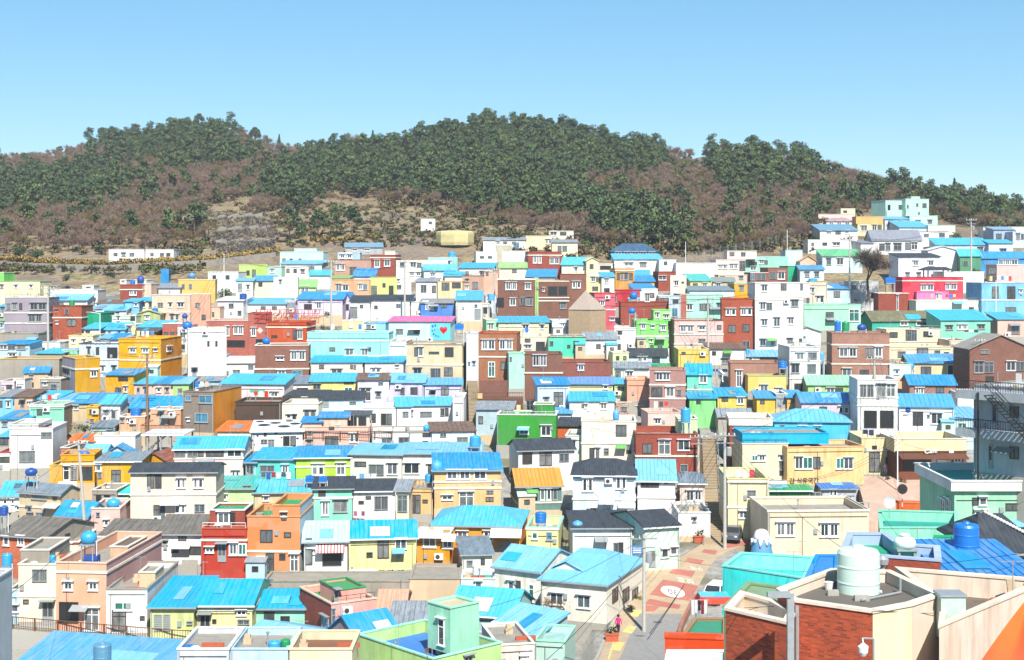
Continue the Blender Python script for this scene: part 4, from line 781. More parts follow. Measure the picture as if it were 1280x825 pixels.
load('''
# ---- right middle
1217 1330 486 600 z112 y-50 d9|c6ccd2|F:con:.5:gy|505-528:1240-1247k,556-586:1236-1241d,508-522:1262-1274k,558-574:1262-1274k|near grey house with balconies and black outdoor stair at the right edge
1212 1290 436 488|br|T:con:419|452-466:1218-1229k 1230-1242k,452-463:1258-1269k 1270-1280k,437-442:1226-1236k,470-480:1232-1242o|red brick house with grey gable behind the near grey house
1040 1112 417 472 d7|pbr|F:con:.8:pbr|435-446:1049-1060w 1061-1071w,434-446:1082-1092 1093-1103,461-470:1053-1064,462-470:1075-1086k,b431,b455|dusty pink brick house with two white framed window pairs
1090 1172 401 412|3fb5a0|G:olr:389|402-407:1125-1135w 1145-1160w|teal cottage with dark olive roof
1108 1176 412 434 d5|f4e3bd|F:con:.3:ow|415-422:1112-1122k,412-426:1132-1139k 1139-1146k,414-421:1154-1164k,b427|cream upper house with dark balcony door under the olive roof
1112 1190 434 450|f4e3bd|F:con:.6:cr|439-446:1122-1132k,435-447:1146-1160k,438-444:1168-1175k,440-445:1180-1186k|cream lower house with lattice balcony behind the long blue roofs
1176 1238 400 424|8fdcc0|S:C:388|407-412:1182-1191,406-412:1197-1202w 1203-1209w,406-411:1222-1231|mint cottage with aqua roof left of the pink house by the right edge
1247 1284 399 422|f2bfb0|S:C:391|407-418:1264-1275k|pink house with aqua roof at the right frame edge
1187 1210 426 444|f1d0b0|F:con:.4|432-438:1192-1198|small peach house left of the red brick grey gabled one
1137 1208 454 472|ecd9a8|S:4aa5e4:443|458-469:1151-1164k,456-469:1184-1199m|pale yellow house with long blue roof beside a round tank
1112 1140 456 474|cfeadb|F:con:.3|462-468:1118-1124|thin mint house between the pink brick house and the long blue roof
1137 1195 481 497|pbr|G:1e9be4:469|485-492:1144-1149w 1150-1155w,484-491:1170-1180k|pink brick cottage with bright blue roof
1197 1226 492 512|f2f0ea|F:con:.4:wh||plain white terrace house right of the pink brick cottage
1010 1073 481 496|b4d884|S:9fdcb8:470|485-491:1033-1043k 1044-1054k,485-491:1066-1073k|lime house with pale mint roof
1072 1122 475 548 d7|f1f1ef|F:con:.5:wh|480-496:1075-1083 1084-1092 1096-1107 1108-1119,513-535:1080-1096o 1100-1117o,b497,b507|white two storey house with large glazed balcony and dark brick columns below
1002 1067 503 530|e6d0d6|G:3f9fe6:491|508-512:1024-1034k,508-517:1048-1054w 1055-1061w|pale pink cottage with blue roof
968 1063 527 560 d7|5accec|H:6cc4f0:512|531-534:975-981k,533-539:998-1003w 1004-1008w,533-539:1018-1022w 1022-1026w|turquoise blue house with light blue hipped roof behind the cyan banded one
1124 1192 508 544 d6|eef2f4|G:4aa9ec:493|514-532:1141-1154k,516-530:1164-1178,518-522:1159-1162k|white house with blue roof and dark blue round tank
1190 1226 523 546|c6e2ee|S:7cc0ee:509|528-541:1197-1208g|pale blue cottage with sky blue roof left of the near grey house
# ---- right of centre
812 857 463 518 d7|mvbr|F:con:.5:mvbr|466-475:820-828m 829-837m,484-496:814-828k,484-496:832-843w,487-494:846-852k,b481,b498|mauve brick house with recessed glazed balcony
784 812 475 503|f0b496|F:con:.4:sal||blank peach walled house left of the mauve brick one
768 784 480 500|c4de94|S:C:473|483-488:772-780k|small lime house with aqua roof left of the peach wall
859 890 468 511 y-4|6fdfc0|G:vcy:455|469-479:874-884w,R466-474:898-903w,b487|two storey turquoise green house with bright blue roof
897 933 495 516|f0c455|G:2aa8e0:485|496-502:902-910k,497-505:921-930w|golden yellow cottage with blue roof
862 895 498 520|8fe08a|S:2aa8e0:491|500-505:870-876k|bright green cottage with small blue roof
946 969 498 514|f0c455|S:2aa8e0:490|500-505:950-956k|golden yellow shed house with blue roof right of the yellow cottage
984 1004 497 514|f0c455|S:2aa8e0:489|499-503:988-994k|rightmost golden yellow house in the row of blue roofs
970 984 493 512|aab0b4|F:con:.2||grey sheet clad box between two golden yellow houses
898 940 521 530|cbb8a0|G:S:511||low house with weathered tile roof above the brick terrace house
912 965 532 568 d6|rb|F:con:1.0:ow|537-548:917-927 928-937,539-545:947-958k|brick house with white balustrade terrace behind the cyan banded one
+911 966 523 532 o-.1 d6|ow|F:con:.8:ow||balustrade
810 852 516 533|f0c8bc|F:con:.3:pk|523-530:818-826|pale pink house with rounded parapet beside the tall blue tank
770 818 503 518|rbw|F:con:.6:ow|508-514:776-784 795-808|rust trimmed terrace house below the mauve brick one
848 886 437 466|efc968|F:con:.3:yl2|440-443:852-857k|yellow house with round blue tank on its roof
887 932 436 458|f1efec|S:br:429|439-444:890-895k,448-455:902-911k|white house with brown roof and gable above the mauve brick one
932 987 446 457|cfeadb|S:L:438|447-450:935-941g,446-451:950-985k|pale mint house with long light blue roof under the white tower block
913 975 454 488 d6|pbr|F:con:.5:pbr|463-484:920-928w|brown brick house with tall white window
935 983 470 492|f0d070|F:con:.6:olv|481-489:950-960k,485-488:969-978w|yellow house with olive green parapet in front of the brown brick one
786 834 445 459|cfe8ee|G:K:436|446-452:797-803 803-809w,447-455:815-825k|pale blue cottage with charcoal roof below the bright green house
766 786 441 456|d7e8b0|F:con:.3|445-450:770-774k 779-783k|pale lime house left of the charcoal roofed cottage
768 812 460 477|eeeae4|S:S:453|464-473:769-776k 783-791|white house with grey roof above the blank peach walled one
804 822 458 476|gfl|F:gfl:.2:gfl||n=shed:green netted shed beside the mauve brick house
812 845 461 466|gfl2|S:gfl2:455||flat shed with dull green roof above the mauve brick house
795 835 401 440 d7|86e070|F:con:.3:lgv|405-411:801-807w,407-410:814-818w,407-413:826-832w,424-428:812-816w,431-436:806-811k 813-817k 822-828k,b420|bright green three storey house
+817 838 388 401 o2 d4|9fe890|F:con:.3:lgv|391-397:820-824w,393-398:830-836|upper_storey
768 795 410 440|f2ece8|F:con:.5:wh|413-418:772-778k,430-437:772-776k 784-789k|white terrace house left of the bright green one
843 904 401 441 d7|e8c6bc|F:con:.5:rust|407-415:850-858w 859-867w,407-413:873-882,406-412:896-902k,423-428:873-882,b418,b430|pale pink three storey house with rust coloured bands
902 943 374 441 d7|tcb|F:con:.4:tc|386-394:907-913w 914-920w,385-394:926-933w 934-940w,406-416:910-920k,405-415:928-937k,426-434:928-937k|terracotta brick tower house with barred windows
944 1004 372 443 d8|f5efe6|F:con:.5:ow|378-387:950-957 958-965,375-383:989-998,399-407:952-959,397-408:967-975,397-405:985-992,424-432:950-957,424-432:964-971,423-431:984-991,b374|tall cream white apartment house right of the terracotta tower
+944 1012 354 372 o.8 d7|f3efea|F:con:.3:wh|356-364:952-959k,354-363:976-983k,354-362:1000-1004k|upper_storey
1004 1076 381 415|aee8c8|F:con:.6:mintl|390-402:1032-1042k,386-402:1061-1074g|mint green house with grey windows right of the tall cream white one
991 1026 415 434|f3f3f1|T:S:409|420-427:1000-1003 1004-1007|white gabled top house beside the tall cream white one
987 1025 434 492 d7|f0efec|F:con:.5:wh|441-450:995-1005,440-449:1010-1021k,455-466:989-999,455-466:1009-1020k,479-489:993-1003k,483-487:1007-1016k,b451,b473|white three tier house with grey windows left of the pink brick one
# ---- centre
508 578 431 477 d7|e3cda6|F:S:.3:gy|434-445:518-523k 523-529,440-442:536-549k,434-446:556-567k,460-473:538-551k,459-470:555-566k,460-467:517-527,b456|beige two storey house with grey flat roof below the heart mural
583 598 417 478|dfe6ea|F:con:.3:gyw|452-456:585-588k 591-594k|narrow white corrugated house left of the brown orange one
597 646 417 478 d7|tcbr|F:con:.6:tc|425-437:602-610w 610-619w,425-437:624-632w 632-641w,452-471:610-619g,452-462:626-636k,b446|brown orange brick house with two white lattice windows
636 656 442 487 d3|b5ecd0|F:con:.3:mintl|446-451:637-640k|pale mint slab fronted narrow house right of the brown orange one
656 703 443 487|br|F:con:.4:br|444-457:666-674m 675-683m,b466|brown brick house with bay window right of the mint slab
703 764 453 487|rbk|F:con:.5:rbk|448-454:694-699k,456-463:722-730w|long low red brown brick house
685 732 422 447|5fdcc0|F:con:.3:rust|426-432:687-692k,431-435:709-713k,426-435:717-724k|aqua mint house below the timber pyramid tower
646 686 421 443|f3e9cf|F:con:.3:ow|423-428:656-663k,430-437:646-652k,427-440:670-681k,431-436:656-664|cream house with dark doorway left of the aqua mint one
623 686 403 424|f4ecc8|S:3fb8e0:396|406-411:653-661m,406-411:675-680m|cream house with thin aqua roof edge above the dark doorway house
608 622 400 424|a5e3b0|F:con:.2|404-412:610-617|small mint house with painted wall art
743 769 367 415|d8606a|F:con:.3:redp|376-382:750-756w,397-401:762-768w,b387|coral red house right of the timber pyramid tower
690 728 401 424|dce6ee|F:con:.4:gd|404-410:700-706,403-416:712-727u|pale house with blue glazed lift shaft left of the timber tower
732 771 424 446|eeeae4|S:S:416|430-436:745-751k,432-438:755-760|white house with grey roof under the timber pyramid tower
672 711 481 514|cfe4f6|S:0a9ae8:472|497-504:680-686k,490-508:692-704k|pale blue house with bright blue roof in front of the long brick one
711 766 480 494|f0e8b0|S:6a9fe8:472|482-486:754-760w|pale yellow house with cornflower blue roof
712 768 501 524|f3f1ee|G:3fb8d8:490|505-510:727-730k 731-734k,504-511:751-758m|white cottage with teal blue roof right of centre
696 714 517 526|e8ecf0|S:3fa8e0:510||tiny blue roofed lean-to left of the white teal roofed cottage
697 728 533 548|c9683f|S:K:523||rust orange cottage with charcoal roof right of the grass green house
728 770 522 530|dfe8c8|F:lgr:.3||low house with mossy roof above the cream white two storey one
595 640 512 545|b9d0d8|S:S:505|520-530:598-604k|pale blue grey house with patched roof left of the grass green one
486 530 478 500|d3d0f2|S:L:468|484-493:513-522k,484-493:500-506|lilac blue house with light blue roof
531 577 481 500|d6d2f2|S:5fb8e8:473|484-494:551-561k,488-496:538-544d|lilac house with light blue roof left of the village steps
496 566 507 531 d5|f0eef0|S:5cc8ea:497|510-520:550-556k 556-561k,514-521:525-540k,513-520:512-516|white cottage with aqua blue roof and dark awning
566 580 497 531|f3f0ee|F:con:.3:wh||plain white block at the right end of the aqua blue roof
540 593 539 558|e4eff4|S:br:528|540-546:550-558k,553-557:544-560k,546-553:571-585k|pale blue white cottage with brown roof below the village steps
512 540 541 558|e6f0f0|F:con:.4:con|541-546:528-537k,551-556:528-535k|pale cottage with concrete roof and a small blue ball tank
465 511 541 559|eeecea|F:con:.5:con|547-554:477-489k,546-554:498-511k|white low house with weathered concrete roof
384 486 416 449 d6|9fecea|F:con:.4:wtq|434-439:412-419k,434-439:458-464k,436-446:432-442m,436-446:452-460m,b426|long turquoise two storey house with white columns
486 563 402 428|c9f2ec|S:pkr:396|411-417:495-504k 517-525k|pale aqua house with pink roof edge and heart mural
486 508 427 449|e4f4f2|F:con:.2||white lower block under the pink edged aqua house
333 383 403 434 d7|tc|F:tc:.4:tc|412-424:366-372k 372-378k,419-422:339-347k,b409|bright terracotta red house under the red lattice screen
258 310 401 432 d6|rbp|F:con:.5:pkw|408-418:292-298w 298-304w,408-420:282-287,425-434:284-306o|pink brick house with dark awning right of the tall blank white house
310 333 392 432|rbp|F:con:.4:rbp|410-420:314-320w,424-430:320-330o|pink brick house with pale diamond patterns
319 386 432 471 d6|bk|F:con:.5:ow|439-450:363-372w 373-382w,446-450:345-355w,463-469:347-357w 365-378u,b461|brown brick house with white lattice window below the terracotta red one
276 320 454 471|f3f1ed|S:W:446|456-461:310-317k,462-471:291-300k,464-469:279-286k|white cottage with white sheet roof left of the brown brick house
254 276 449 472|e0d2b4|S:S:446|455-459:257-262k,464-470:264-271k|beige cottage with grey roof under the tall blank white house
389 454 453 469|f5d9cc|S:vcy:445|456-461:399-402k 402-405k,456-461:438-441k 442-445k,461-467:414-428k|pale pink cottage with bright blue roof below the turquoise columns
456 506 453 469|f2dcd8|S:vcy:446|460-466:464-470w 470-476w,457-459:495-498k|pale pink cottage with blue roof left of the beige two storey house
277 355 480 506 d6|f0dedc|S:C:468|486-495:280-287w,486-494:292-301w,490-496:338-348w|pinkish white house with aqua roof and painted tree mural
250 277 476 493|a9d4f0|S:S:471|484-489:261-268k,484-489:255-258|sky blue cottage with grey roof left of the tree mural
356 388 480 493|f1ede2|S:sl:470|485-489:371-385k,481-485:359-364|off white cottage with slate grey roof right of the tree mural
388 446 477 492|f0dc8c|S:C:467|480-487:391-401k,477-480:430-442k,484-489:430-441g|light yellow cottage with aqua roof
447 486 475 503|e8e2f2|S:br:467|485-501:450-464k,477-481:473-479k,490-496:470-476k|lilac white cottage with brown roof
486 500 477 492|b9c4f2|S:C:467|478-483:492-499k|periwinkle cottage with aqua roof left of the lilac blue house
356 402 496 509|eee8d8|S:K:488|497-500:378-384k|off white cottage with charcoal roof and skylights
400 454 499 519|cfeaf4|S:K:489|501-505:437-445k,513-518:431-449k,501-509:401-411s|pale blue cottage with charcoal roof
352 398 505 528|f4ecd2|F:con:.5:ow|518-523:358-364m,518-525:365-371k,513-522:380-387 388-395|cream flat roofed cottage left of the cow spotted roof's top
453 495 510 533|f0f0ea|F:lb:.4:wh|517-531:476-483k 483-490k,517-528:464-470k|white cottage with blue painted terrace front
496 514 508 532|eef0f0|S:4fc0ea:497|514-521:503-511k|white cottage with aqua roof between the terrace front and dark awning
294 351 503 530|dkb|F:con:.3:dkb||house with blank dark brown corrugated wall right of the orange block side
272 316 539 552|f3e6c8|S:or_:527||cream house with vivid orange sheet roof
315 378 539 564|f1f0ee|S:W:526|549-554:326-334k,549-561:335-343k,545-557:354-362o 363-370k,541-545:330-333k|white house with black spots like a cow on wall and roof
378 462 534 559 d6|f3c4b0|F:con:.3:pk|538-543:384-390k,533-537:411-418k,550-555:383-390k,545-557:406-423k,542-553:437-443w 443-448w|peach house with blue roofed corner and cluttered terrace
+378 402 528 534 o.1 d4|f3c4b0|S:0a9ae0:523||left_wing
+399 434 522 534 o.6 d4|f3c4b0|S:0a9ae0:516||upper_storey
+432 462 519 534 o2.5 d3|dcd4cc|S:dg:516|521-532:434-446o 448-458o|terrace_shelter
''')
load('''
# ---- top rows, centre
299 334 331 349|c5e37c|F:con:.4:lgy|338-344:308-312k,337-346:315-320k|lime green flat roofed house near the top left of the village
334 352 333 350|bfe6d0|F:con:.3|336-341:338-343|mint annex house between the lime green and aqua white ones
350 404 315 330 y-3|cdeff0|F:wtq:.4:wtq|323-327:353-357k 362-366k 373-377k|aqua white two storey house below the yellow hillside path
+368 396 311 316 o1 d3|cdeff0|F:con:.2||roof_room
351 402 330 347|f1ede4|S:L:326|336-341:358-362k 367-371k,337-341:376-381k,333-341:386-393k|off white house with blue eave under the aqua white one
317 343 351 363|efe6cc|S:3fa8e0:345|353-358:323-328k|cream cottage with blue roof below the lime green house
295 316 351 367|e9efe4|S:L:348|354-365:297-303d,356-362:308-312k|pale mint cottage right of the round dark green tree
260 298 340 356|e8eef0|F:bl:.4|344-349:266-270k 282-287k|pale house with blue painted roof left of the lime green one
342 372 347 374|f2f0ee|F:con:.4:wh|350-354:349-352k|plain white house left of the light green gabled one
356 395 359 374|d0e49a|S:9fd07c:350|360-368:360-365w 365-370w,358-367:376-381w 381-386w|light lime house with green roof and barred white windows
387 413 344 352|dfeef2|S:C:338||pale house with aqua roof right of the off white blue eaved one
413 436 348 366|e4e8e0|S:lgr:345|350-358:416-424k|small pale house with green awnings left of the orange salmon one
418 464 325 347|bkp|F:con:.5:rust|330-338:420-425w 426-431w,333-343:437-446k|pink brick house with white barred window near the top centre left
+422 450 316 325 o1.5 d4|b9d8ea|F:con:.2|318-323:425-431w 434-440w|upper_storey
442 468 345 351|cfe6f0|S:1e8fd8:336||low house with bright blue roof under the red brick cube
463 494 319 345|rb|F:con:.4:tc|325-334:468-475w,325-333:480-488w,b322|red brick cube house with two white windows at top centre left
+481 494 314 319 o2 d3|wh|F:con:.1||roof_room
432 478 309 316|b4bcc0|S:7fa6bc:304|311-314:440-447w 455-462w|low grey shed with blue grey roof under the pine fringe
495 560 326 348|eef0e4|F:con:.35:wh|328-334:500-506 513-520 521-527,340-345:512-518w 520-526w|pale long house with strip windows at the top centre
535 572 322 340|9fd8d4|F:con:.3:ow|326-331:540-548m 556-564|teal grey house with white roof edge right of the pale long one
530 570 338 352|e4f0ee|S:5cc0e2:331|341-346:538-544w|pale cottage with aqua roof above the cream recessed one
414 462 350 372|f2ae84|F:con:.4:sal|356-364:428-436w,355-362:448-453w 454-459u,355-364:420-427|orange salmon house with white roof edge and blue shutter
463 496 347 371|cfe285|F:con:.4:lgy|357-369:464-471k,354-359:478-482k,357-370:486-492k|lime yellow house right of the orange salmon one
492 514 348 371|f2f0e8|F:con:.3:wh|349-352:494-500w,356-361:494-502k|white house with grey window right of the lime yellow one
304 357 380 395|f0f0f0|S:6cc0e8:373|383-387:326-332k 340-346k|long white house with light blue roof above the red lattice screen
357 374 376 395|e8d8ea|F:con:.2|378-394:357-371s|pale lilac garage house below the light lime one
372 428 374 396|e4d8f0|S:2a9ae4:365|380-387:380-390k,378-386:395-402w,375-378:385-389k|lilac white house with bright blue roof and round bush
427 440 376 392|dcd4f0|T:2a9ae4:366|380-388:430-436|lilac gabled cottage at the right end of the bright blue roof
438 462 377 399|f1f0f0|S:K:370|383-397:438-447k,381-385:450-454k|white cottage with charcoal roof left of the pale pink shuttered row
463 512 375 397|f0f0ee|S:K:369|380-384:495-501k,382-386:468-472k|long white cottage with charcoal roof
254 275 384 407|f0cab4|F:con:.4:sal|390-396:265-268k,392-398:257-262k|pale salmon house left of the brick house with diamond patterns
272 304 376 398|eff0f2|S:W:371|379-385:286-292k,388-394:297-302k|white house with white roof behind the pole and round tree
428 455 402 419|f4e2a8|F:con:.3|406-410:436-441k|pale yellow house top behind the turquoise columned one
454 482 404 418|8fd0ee|F:con:.3:sb|406-412:456-468k|bright blue painted roof house behind the turquoise columned one
604 657 300 314|f2f1ef|S:S:297|301-306:620-625k,302-305:629-634k 640-645k,303-310:642-649u|white long house below the concrete bunker
620 640 307 323|cfc6b0|F:con:.3|313-318:630-637k|small beige house in front of the white long one
595 621 315 333|f3f3f3|F:con:.3:wh|320-323:600-605k 610-615k|white cube house with two small windows left of the red brick one
628 661 314 334|f6f6f4|F:con:.2:wh||blank bright white house left of the red brick one
660 702 315 339 d7|rb|F:con:.5:rb|320-329:666-671w 672-677w,322-330:687-693w 693-699w,b319|red brick house with two barred windows at the top centre
657 690 295 310|f1dcb8|F:con:.4:cr|299-305:682-685k 686-689k|cream villa with flat roof at the top centre edge of the wood
686 717 289 298|efe6d6|F:con:.5:ow|290-294:688-696m 700-708k|off white roof villa with open pergola against the wood
690 722 303 320|ece6c6|S:S:300|307-314:697-702k 703-709k|pale cream cottage with grey roof below the pergola villa
574 616 335 348|eef0e4|S:3fb4e2:329|339-344:580-586k 600-606|white cottage with aqua roof above the big brown brick block
624 658 335 345|f1e9cf|S:9fcc7c:328|337-341:640-646k|cream cottage with moss green roof in front of the white block
658 694 346 352|b9a898|S:2a9ad8:337||low house with bright blue roof under the red brick house
702 735 331 345|eef0d8|S:4fc8ea:322|334-339:718-722k|cream cottage with aqua roof right of the red brick house
733 748 326 347|f4efc0|T:yl:322|330-336:737-742|pale yellow gabled house at the right of the aqua roof
748 766 330 342|e6e0d4|F:con:.4:wh|332-337:750-764o|cream house with wide dark loggia left of the blue pavilion
622 669 350 395 d7|br|F:con:.5:ow|353-362:632-639w 640-646w,354-362:656-664w,373-382:637-645w,371-382:650-657 658-666,372-384:621-630o,b349|large brown brick house with white coping in the upper centre
669 673 348 392|a8e08a|F:con:.2||thin lime green wall slip between two brown brick houses
673 711 352 390 d6|br|F:con:.5:ow|358-369:685-697o 698-709o,360-364:678-681k,378-386:700-708k,b372,b376|brown brick house with white balcony beside the lime slip
700 733 343 380|bk|F:con:.4:rb|352-360:715-720w 721-726w|red brown brick house behind the timber pyramid tower
733 752 345 367|f4e8b0|F:con:.3:ow|346-352:739-744m 745-750,358-363:740-748|pale yellow house right of the red brown brick one
752 768 346 368|eef0ee|S:4ab8e0:341|348-354:756-761m,360-366:755-762|white house with aqua blue roof left of the amber brick one
605 623 340 368|eeb79c|F:con:.3:sal|339-344:607-611k|blank salmon house left of the large brown brick block
547 578 352 372|efd6a8|F:con:.4:pe|353-363:552-562k,353-360:565-576k|cream house with recessed dark openings in the upper centre
556 580 345 353|eee8d8|S:4ab8dc:340||small house with teal roof above the cream recessed one
578 605 345 368|bkp|F:con:.4:br|352-361:590-598k,349-352:582-586k,357-362:581-586w|pale brown brick house right of the cream recessed one
520 546 352 371|eeecea|S:S:348|356-365:526-533k,357-366:540-545k|white cottage with grey roof in the upper centre
514 527 378 396|f0f0f2|F:bl:.3||white painted end of the vivid blue house
526 568 379 397|4a90e0|S:gy:374|380-387:532-537w 537-542w,379-385:551-558k|vivid blue house in the upper centre
571 602 375 404 d6|f1f0ea|S:4ab4e4:364|380-384:593-597k,386-399:593-601s|tall white house with blue roof right of the vivid blue one
607 621 370 394|d8e8f4|F:con:.3:lb|374-380:610-614k|narrow pale blue house with a blue tank left of the large brick block
602 612 380 398|d8d4cc|F:con:.3|384-392:604-609o|small grey lean-to house under the pale blue narrow one
# ---- top rows, right
764 822 314 323|4f9fd0|H:nv:305|315-320:769-777m 780-788m 790-798m 800-808m 811-819m|n=pavilion:blue hall with dark blue hipped roof at the edge of the wood
768 827 324 340|f2f2f2|S:5ac2ea:318|328-333:780-792 800-808k|white house with aqua skirt roof in front of the blue hall
824 845 325 342|e4eef4|F:con:.3:wh|327-331:830-834k|white house right of the aqua skirt roof
845 895 329 346|f1f0ee|F:con:.2:wh||n=retaining_wall:long blank white wall below the wood's wire fence
895 932 325 345|f2ddd2|F:con:.4:pkw|331-336:898-903w 904-909w,330-336:912-917 917-922w,326-338:924-932k|pale pink flat roofed house right of the long white wall
+909 946 314 324 o1.5 d4|f0dcd4|F:con:.3:ow|315-320:912-918k 926-932k|upper_storey
898 934 344 360|efc9ba|F:con:.3|345-349:900-906k 924-929|pink lower house under the pale pink flat roofed one
932 985 321 341|a6e6cc|F:con:.35:wtq|327-332:936-946k,325-330:949-955m 955-960k,333-338:938-945|mint long house with dark window strip
982 1003 313 334|cdeeea|F:con:.3:wtq||blank pale aqua house left of the bright green clad block
985 1007 333 349|13b884|F:grn:.2:grn||n=shed:bright green sheet clad block right of the mauve brick pair
938 960 341 355|mbr|F:con:.4:pkw|342-350:938-943u 946-957k|left house of the mauve brick pair below the mint long house
960 985 335 353|mbr|F:con:.4:rb|340-349:962-970k 972-981w|right house of the mauve brick pair beside the green clad block
769 793 336 360|orb|F:con:.4:orb|341-350:771-775 776-779k,341-350:780-785 786-791k,b338|amber orange brick house with grey windows
794 812 346 352|cfe4f0|S:4ab4dc:338||low house with teal roof right of the amber house, topmost of three
793 818 352 360|e8d070|S:1e92d4:345||yellow sided house with blue roof, middle of three beside the amber house
793 820 362 370|dce8f0|S:2a96d8:355||pale house with blue roof, lowest of three beside the amber house
823 845 340 354|rb|F:con:.3:rb|345-350:823-833m|red brown brick house top left of the cream cube
838 858 345 368|f4ead0|F:con:.3:ow|351-357:843-848k,352-354:852-855k|cream cube house with single window below the long white wall
768 800 363 386|c93a3a|F:con:.3:rd|368-378:768-771|deep red house right of the coral red one
776 836 378 396|rb|F:con:.4:rb|367-377:806-812m|red brick terrace wall house with curved parapet above the green house
802 822 362 380|f0ece8|F:con:.3:wh|366-372:806-818k|white house with grey balcony right of the deep red one
823 838 370 386|dfe4e6|F:con:.4:wh|372-377:823-836k|grey white balcony house above the red brick terrace wall
838 851 370 402|d0e6ee|F:con:.3:lb|374-379:841-848k,385-396:840-847u|narrow pale blue house left of the mint three window house
857 904 369 401 d6|b0ecd2|F:con:.5:mintl|380-388:858-866,379-388:874-880k 880-887,379-387:896-902|mint three window house left of the terracotta tower
850 858 368 402|rbp|F:con:.2||slim pink brick wall house left of the mint three window one
863 889 351 363|efe29c|S:4ac4bc:343|354-359:866-872k 878-884w|pale yellow cottage with teal roof below the pink lower house
891 918 352 363|d9ceb2|S:8f9a92:347|354-359:895-901k|beige cottage with grey green roof
862 918 363 371|cddde4|S:7f93a0:358||low house with long slate blue roof above the mint three window house
918 944 355 370|f0b020|F:con:.3:7fd0a8|357-363:924-930k|amber yellow house with mint roof edge above the terracotta tower
# ---- hill top right
1107 1132 251 270 y22|bfeede|F:con:.3:mintw|256-262:1123-1128k,L256-263:1110-1113k|mint white cube house, left cube of the topmost building group
1132 1161 249 270 y16|bfeede|F:con:.3:mintw|254-258:1145-1148k,254-260:1153-1158k,265-268:1147-1150k,L256-261:1134-1136k|mint white cube house, right and taller cube of the topmost building group
+1139 1150 246 249 o1.5 d2|bfeede|F:con:.1||stairhead
1137 1172 270 282|c9f0e2|F:con:.4:mintw|275-279:1145-1151,275-279:1160-1165|mint white base house under the topmost cubes
1106 1136 274 284|dfeaf4|S:6cb8e8:271|276-280:1110-1116k 1124-1129|pale house with light blue roof below the left topmost cube
1023 1069 268 280|f0d4c8|F:con:.3:pkw|272-276:1030-1036k 1050-1055|pale pink flat house at the foot of the right wood
+1051 1069 261 268 o1.5 d3|efe0c0|F:con:.2|263-266:1054-1059k|upper_storey
1033 1066 276 284|f0e0dc|H:mauve:273|277-281:1036-1042w 1046-1052w 1056-1062w|low house with mauve brown roof in front of the pale pink flat one
1025 1072 288 302|f2f3f3|S:6a9cb8:281|289-293:1033-1039k,288-293:1044-1051k,288-292:1056-1061k|white house with slate blue roof and three windows at upper right
1010 1071 300 315|f0f0ee|F:con:.5:wh|303-307:1014-1018 1028-1034k,303-307:1041-1050k|white lower house with long parapet under the slate blue roof
1072 1104 280 293|f1dfae|F:con:.4:pe|282-289:1076-1084m,281-289:1090-1096 1097-1102k|pale yellow house with orange parapet at upper right
+1070 1104 271 280 o1 d4|efc07c|F:con:.4:pe||upper_storey
1124 1160 284 291|cfe6f0|S:5ab6ec:277||low house with sky blue roof below the mint base house
1160 1194 282 291|eef0e4|F:con:.3:mintw||low off white wall house right of the sky blue roof
1136 1186 290 308|f2f0f2|F:con:.3:dk|292-296:1155-1161k,291-296:1174-1181k,292-296:1141-1147|white two window house on the upper right slope
1090 1152 300 316 d7|f3f3f0|G:8a8f9c:288|304-313:1099-1106 1107-1113,304-313:1117-1127,303-312:1131-1139 1139-1147|wide white house with slate grey roof and large windows
1076 1092 304 318 y20|eef0ee|S:8a8f9c:300||white side wing left of the wide slate roofed house
1028 1078 320 336|d4ecf0|S:6cc88a:312|323-331:1033-1039k 1046-1054k|pale aqua house with green roof left of the bare tree
1170 1236 306 317|d3eaf4|S:3fbce8:298|309-313:1174-1180 1222-1229k|pale blue house with wide aqua roof at upper right
1236 1266 304 319|d8e8f4|S:4abce8:300|311-315:1250-1258k|pale house with aqua roof near the right frame edge, above the blue one
1160 1197 313 336|f6f6f6|T:W:308||blank white gabled house right of the lilac white one
1123 1175 321 349|e8e6f6|S:K:317|326-332:1141-1148w,326-332:1160-1167w,341-345:1132-1137 1146-1151|lilac white two storey house behind the dark roofed pavilion
1229 1290 284 296|f2f0ec|F:con:.3:wh|288-292:1262-1270k|white flat roofed house at the right edge below the wood
1266 1290 290 308|d4e2f4|F:con:.3:wh|292-299:1270-1275 1276-1280|pale blue house with large windows at the right frame edge
1242 1268 287 303|a9c4dc|S:8fb0d0:284|292-299:1245-1252k|grey blue lean-to house left of the large windowed one
1200 1226 320 340|5a9a72|S:44c4e0:312|326-332:1204-1210|dark green house with aqua roof at upper right
1223 1290 323 340|4f9fd8|S:2aa0e4:315||bright blue walled house with blue roof at the right frame edge
1246 1290 331 352|efc4bc|F:con:.6:wh|325-331:1248-1254w 1256-1262w 1264-1272w,335-342:1236-1244|pink brick house with white balcony at the right frame edge
1128 1204 347 376 d7|d8404c|F:con:.4:redp|356-363:1151-1158w 1159-1167w,355-362:1182-1187w 1188-1196w,b351|bright red house with two white framed windows
+1146 1186 365 376 o-1.2 d1.2|ee86c0|F:pkv:.15:pkv|367-374:1170-1173w 1174-1177w|pink_front
1098 1136 367 391|rb|F:con:.6:ow|369-388:1121-1123w|red brick house with white roof slab left of the bright red one
1145 1228 376 394 d4|d8f0d6|F:con:.5:ow|384-388:1211-1217k|pale mint long low house in front of the bright red one
1227 1290 354 394 d7|7fc8f0|F:con:.4:lb|358-373:1240-1248k,358-374:1259-1269k,362-366:1274-1278w,384-391:1257-1270k,b375|sky blue house with open balcony at the right frame edge
1033 1062 361 382|c4e0ec|S:4a9fd8:355|364-372:1042-1050k|pale blue cottage with blue roof left of the bare tree
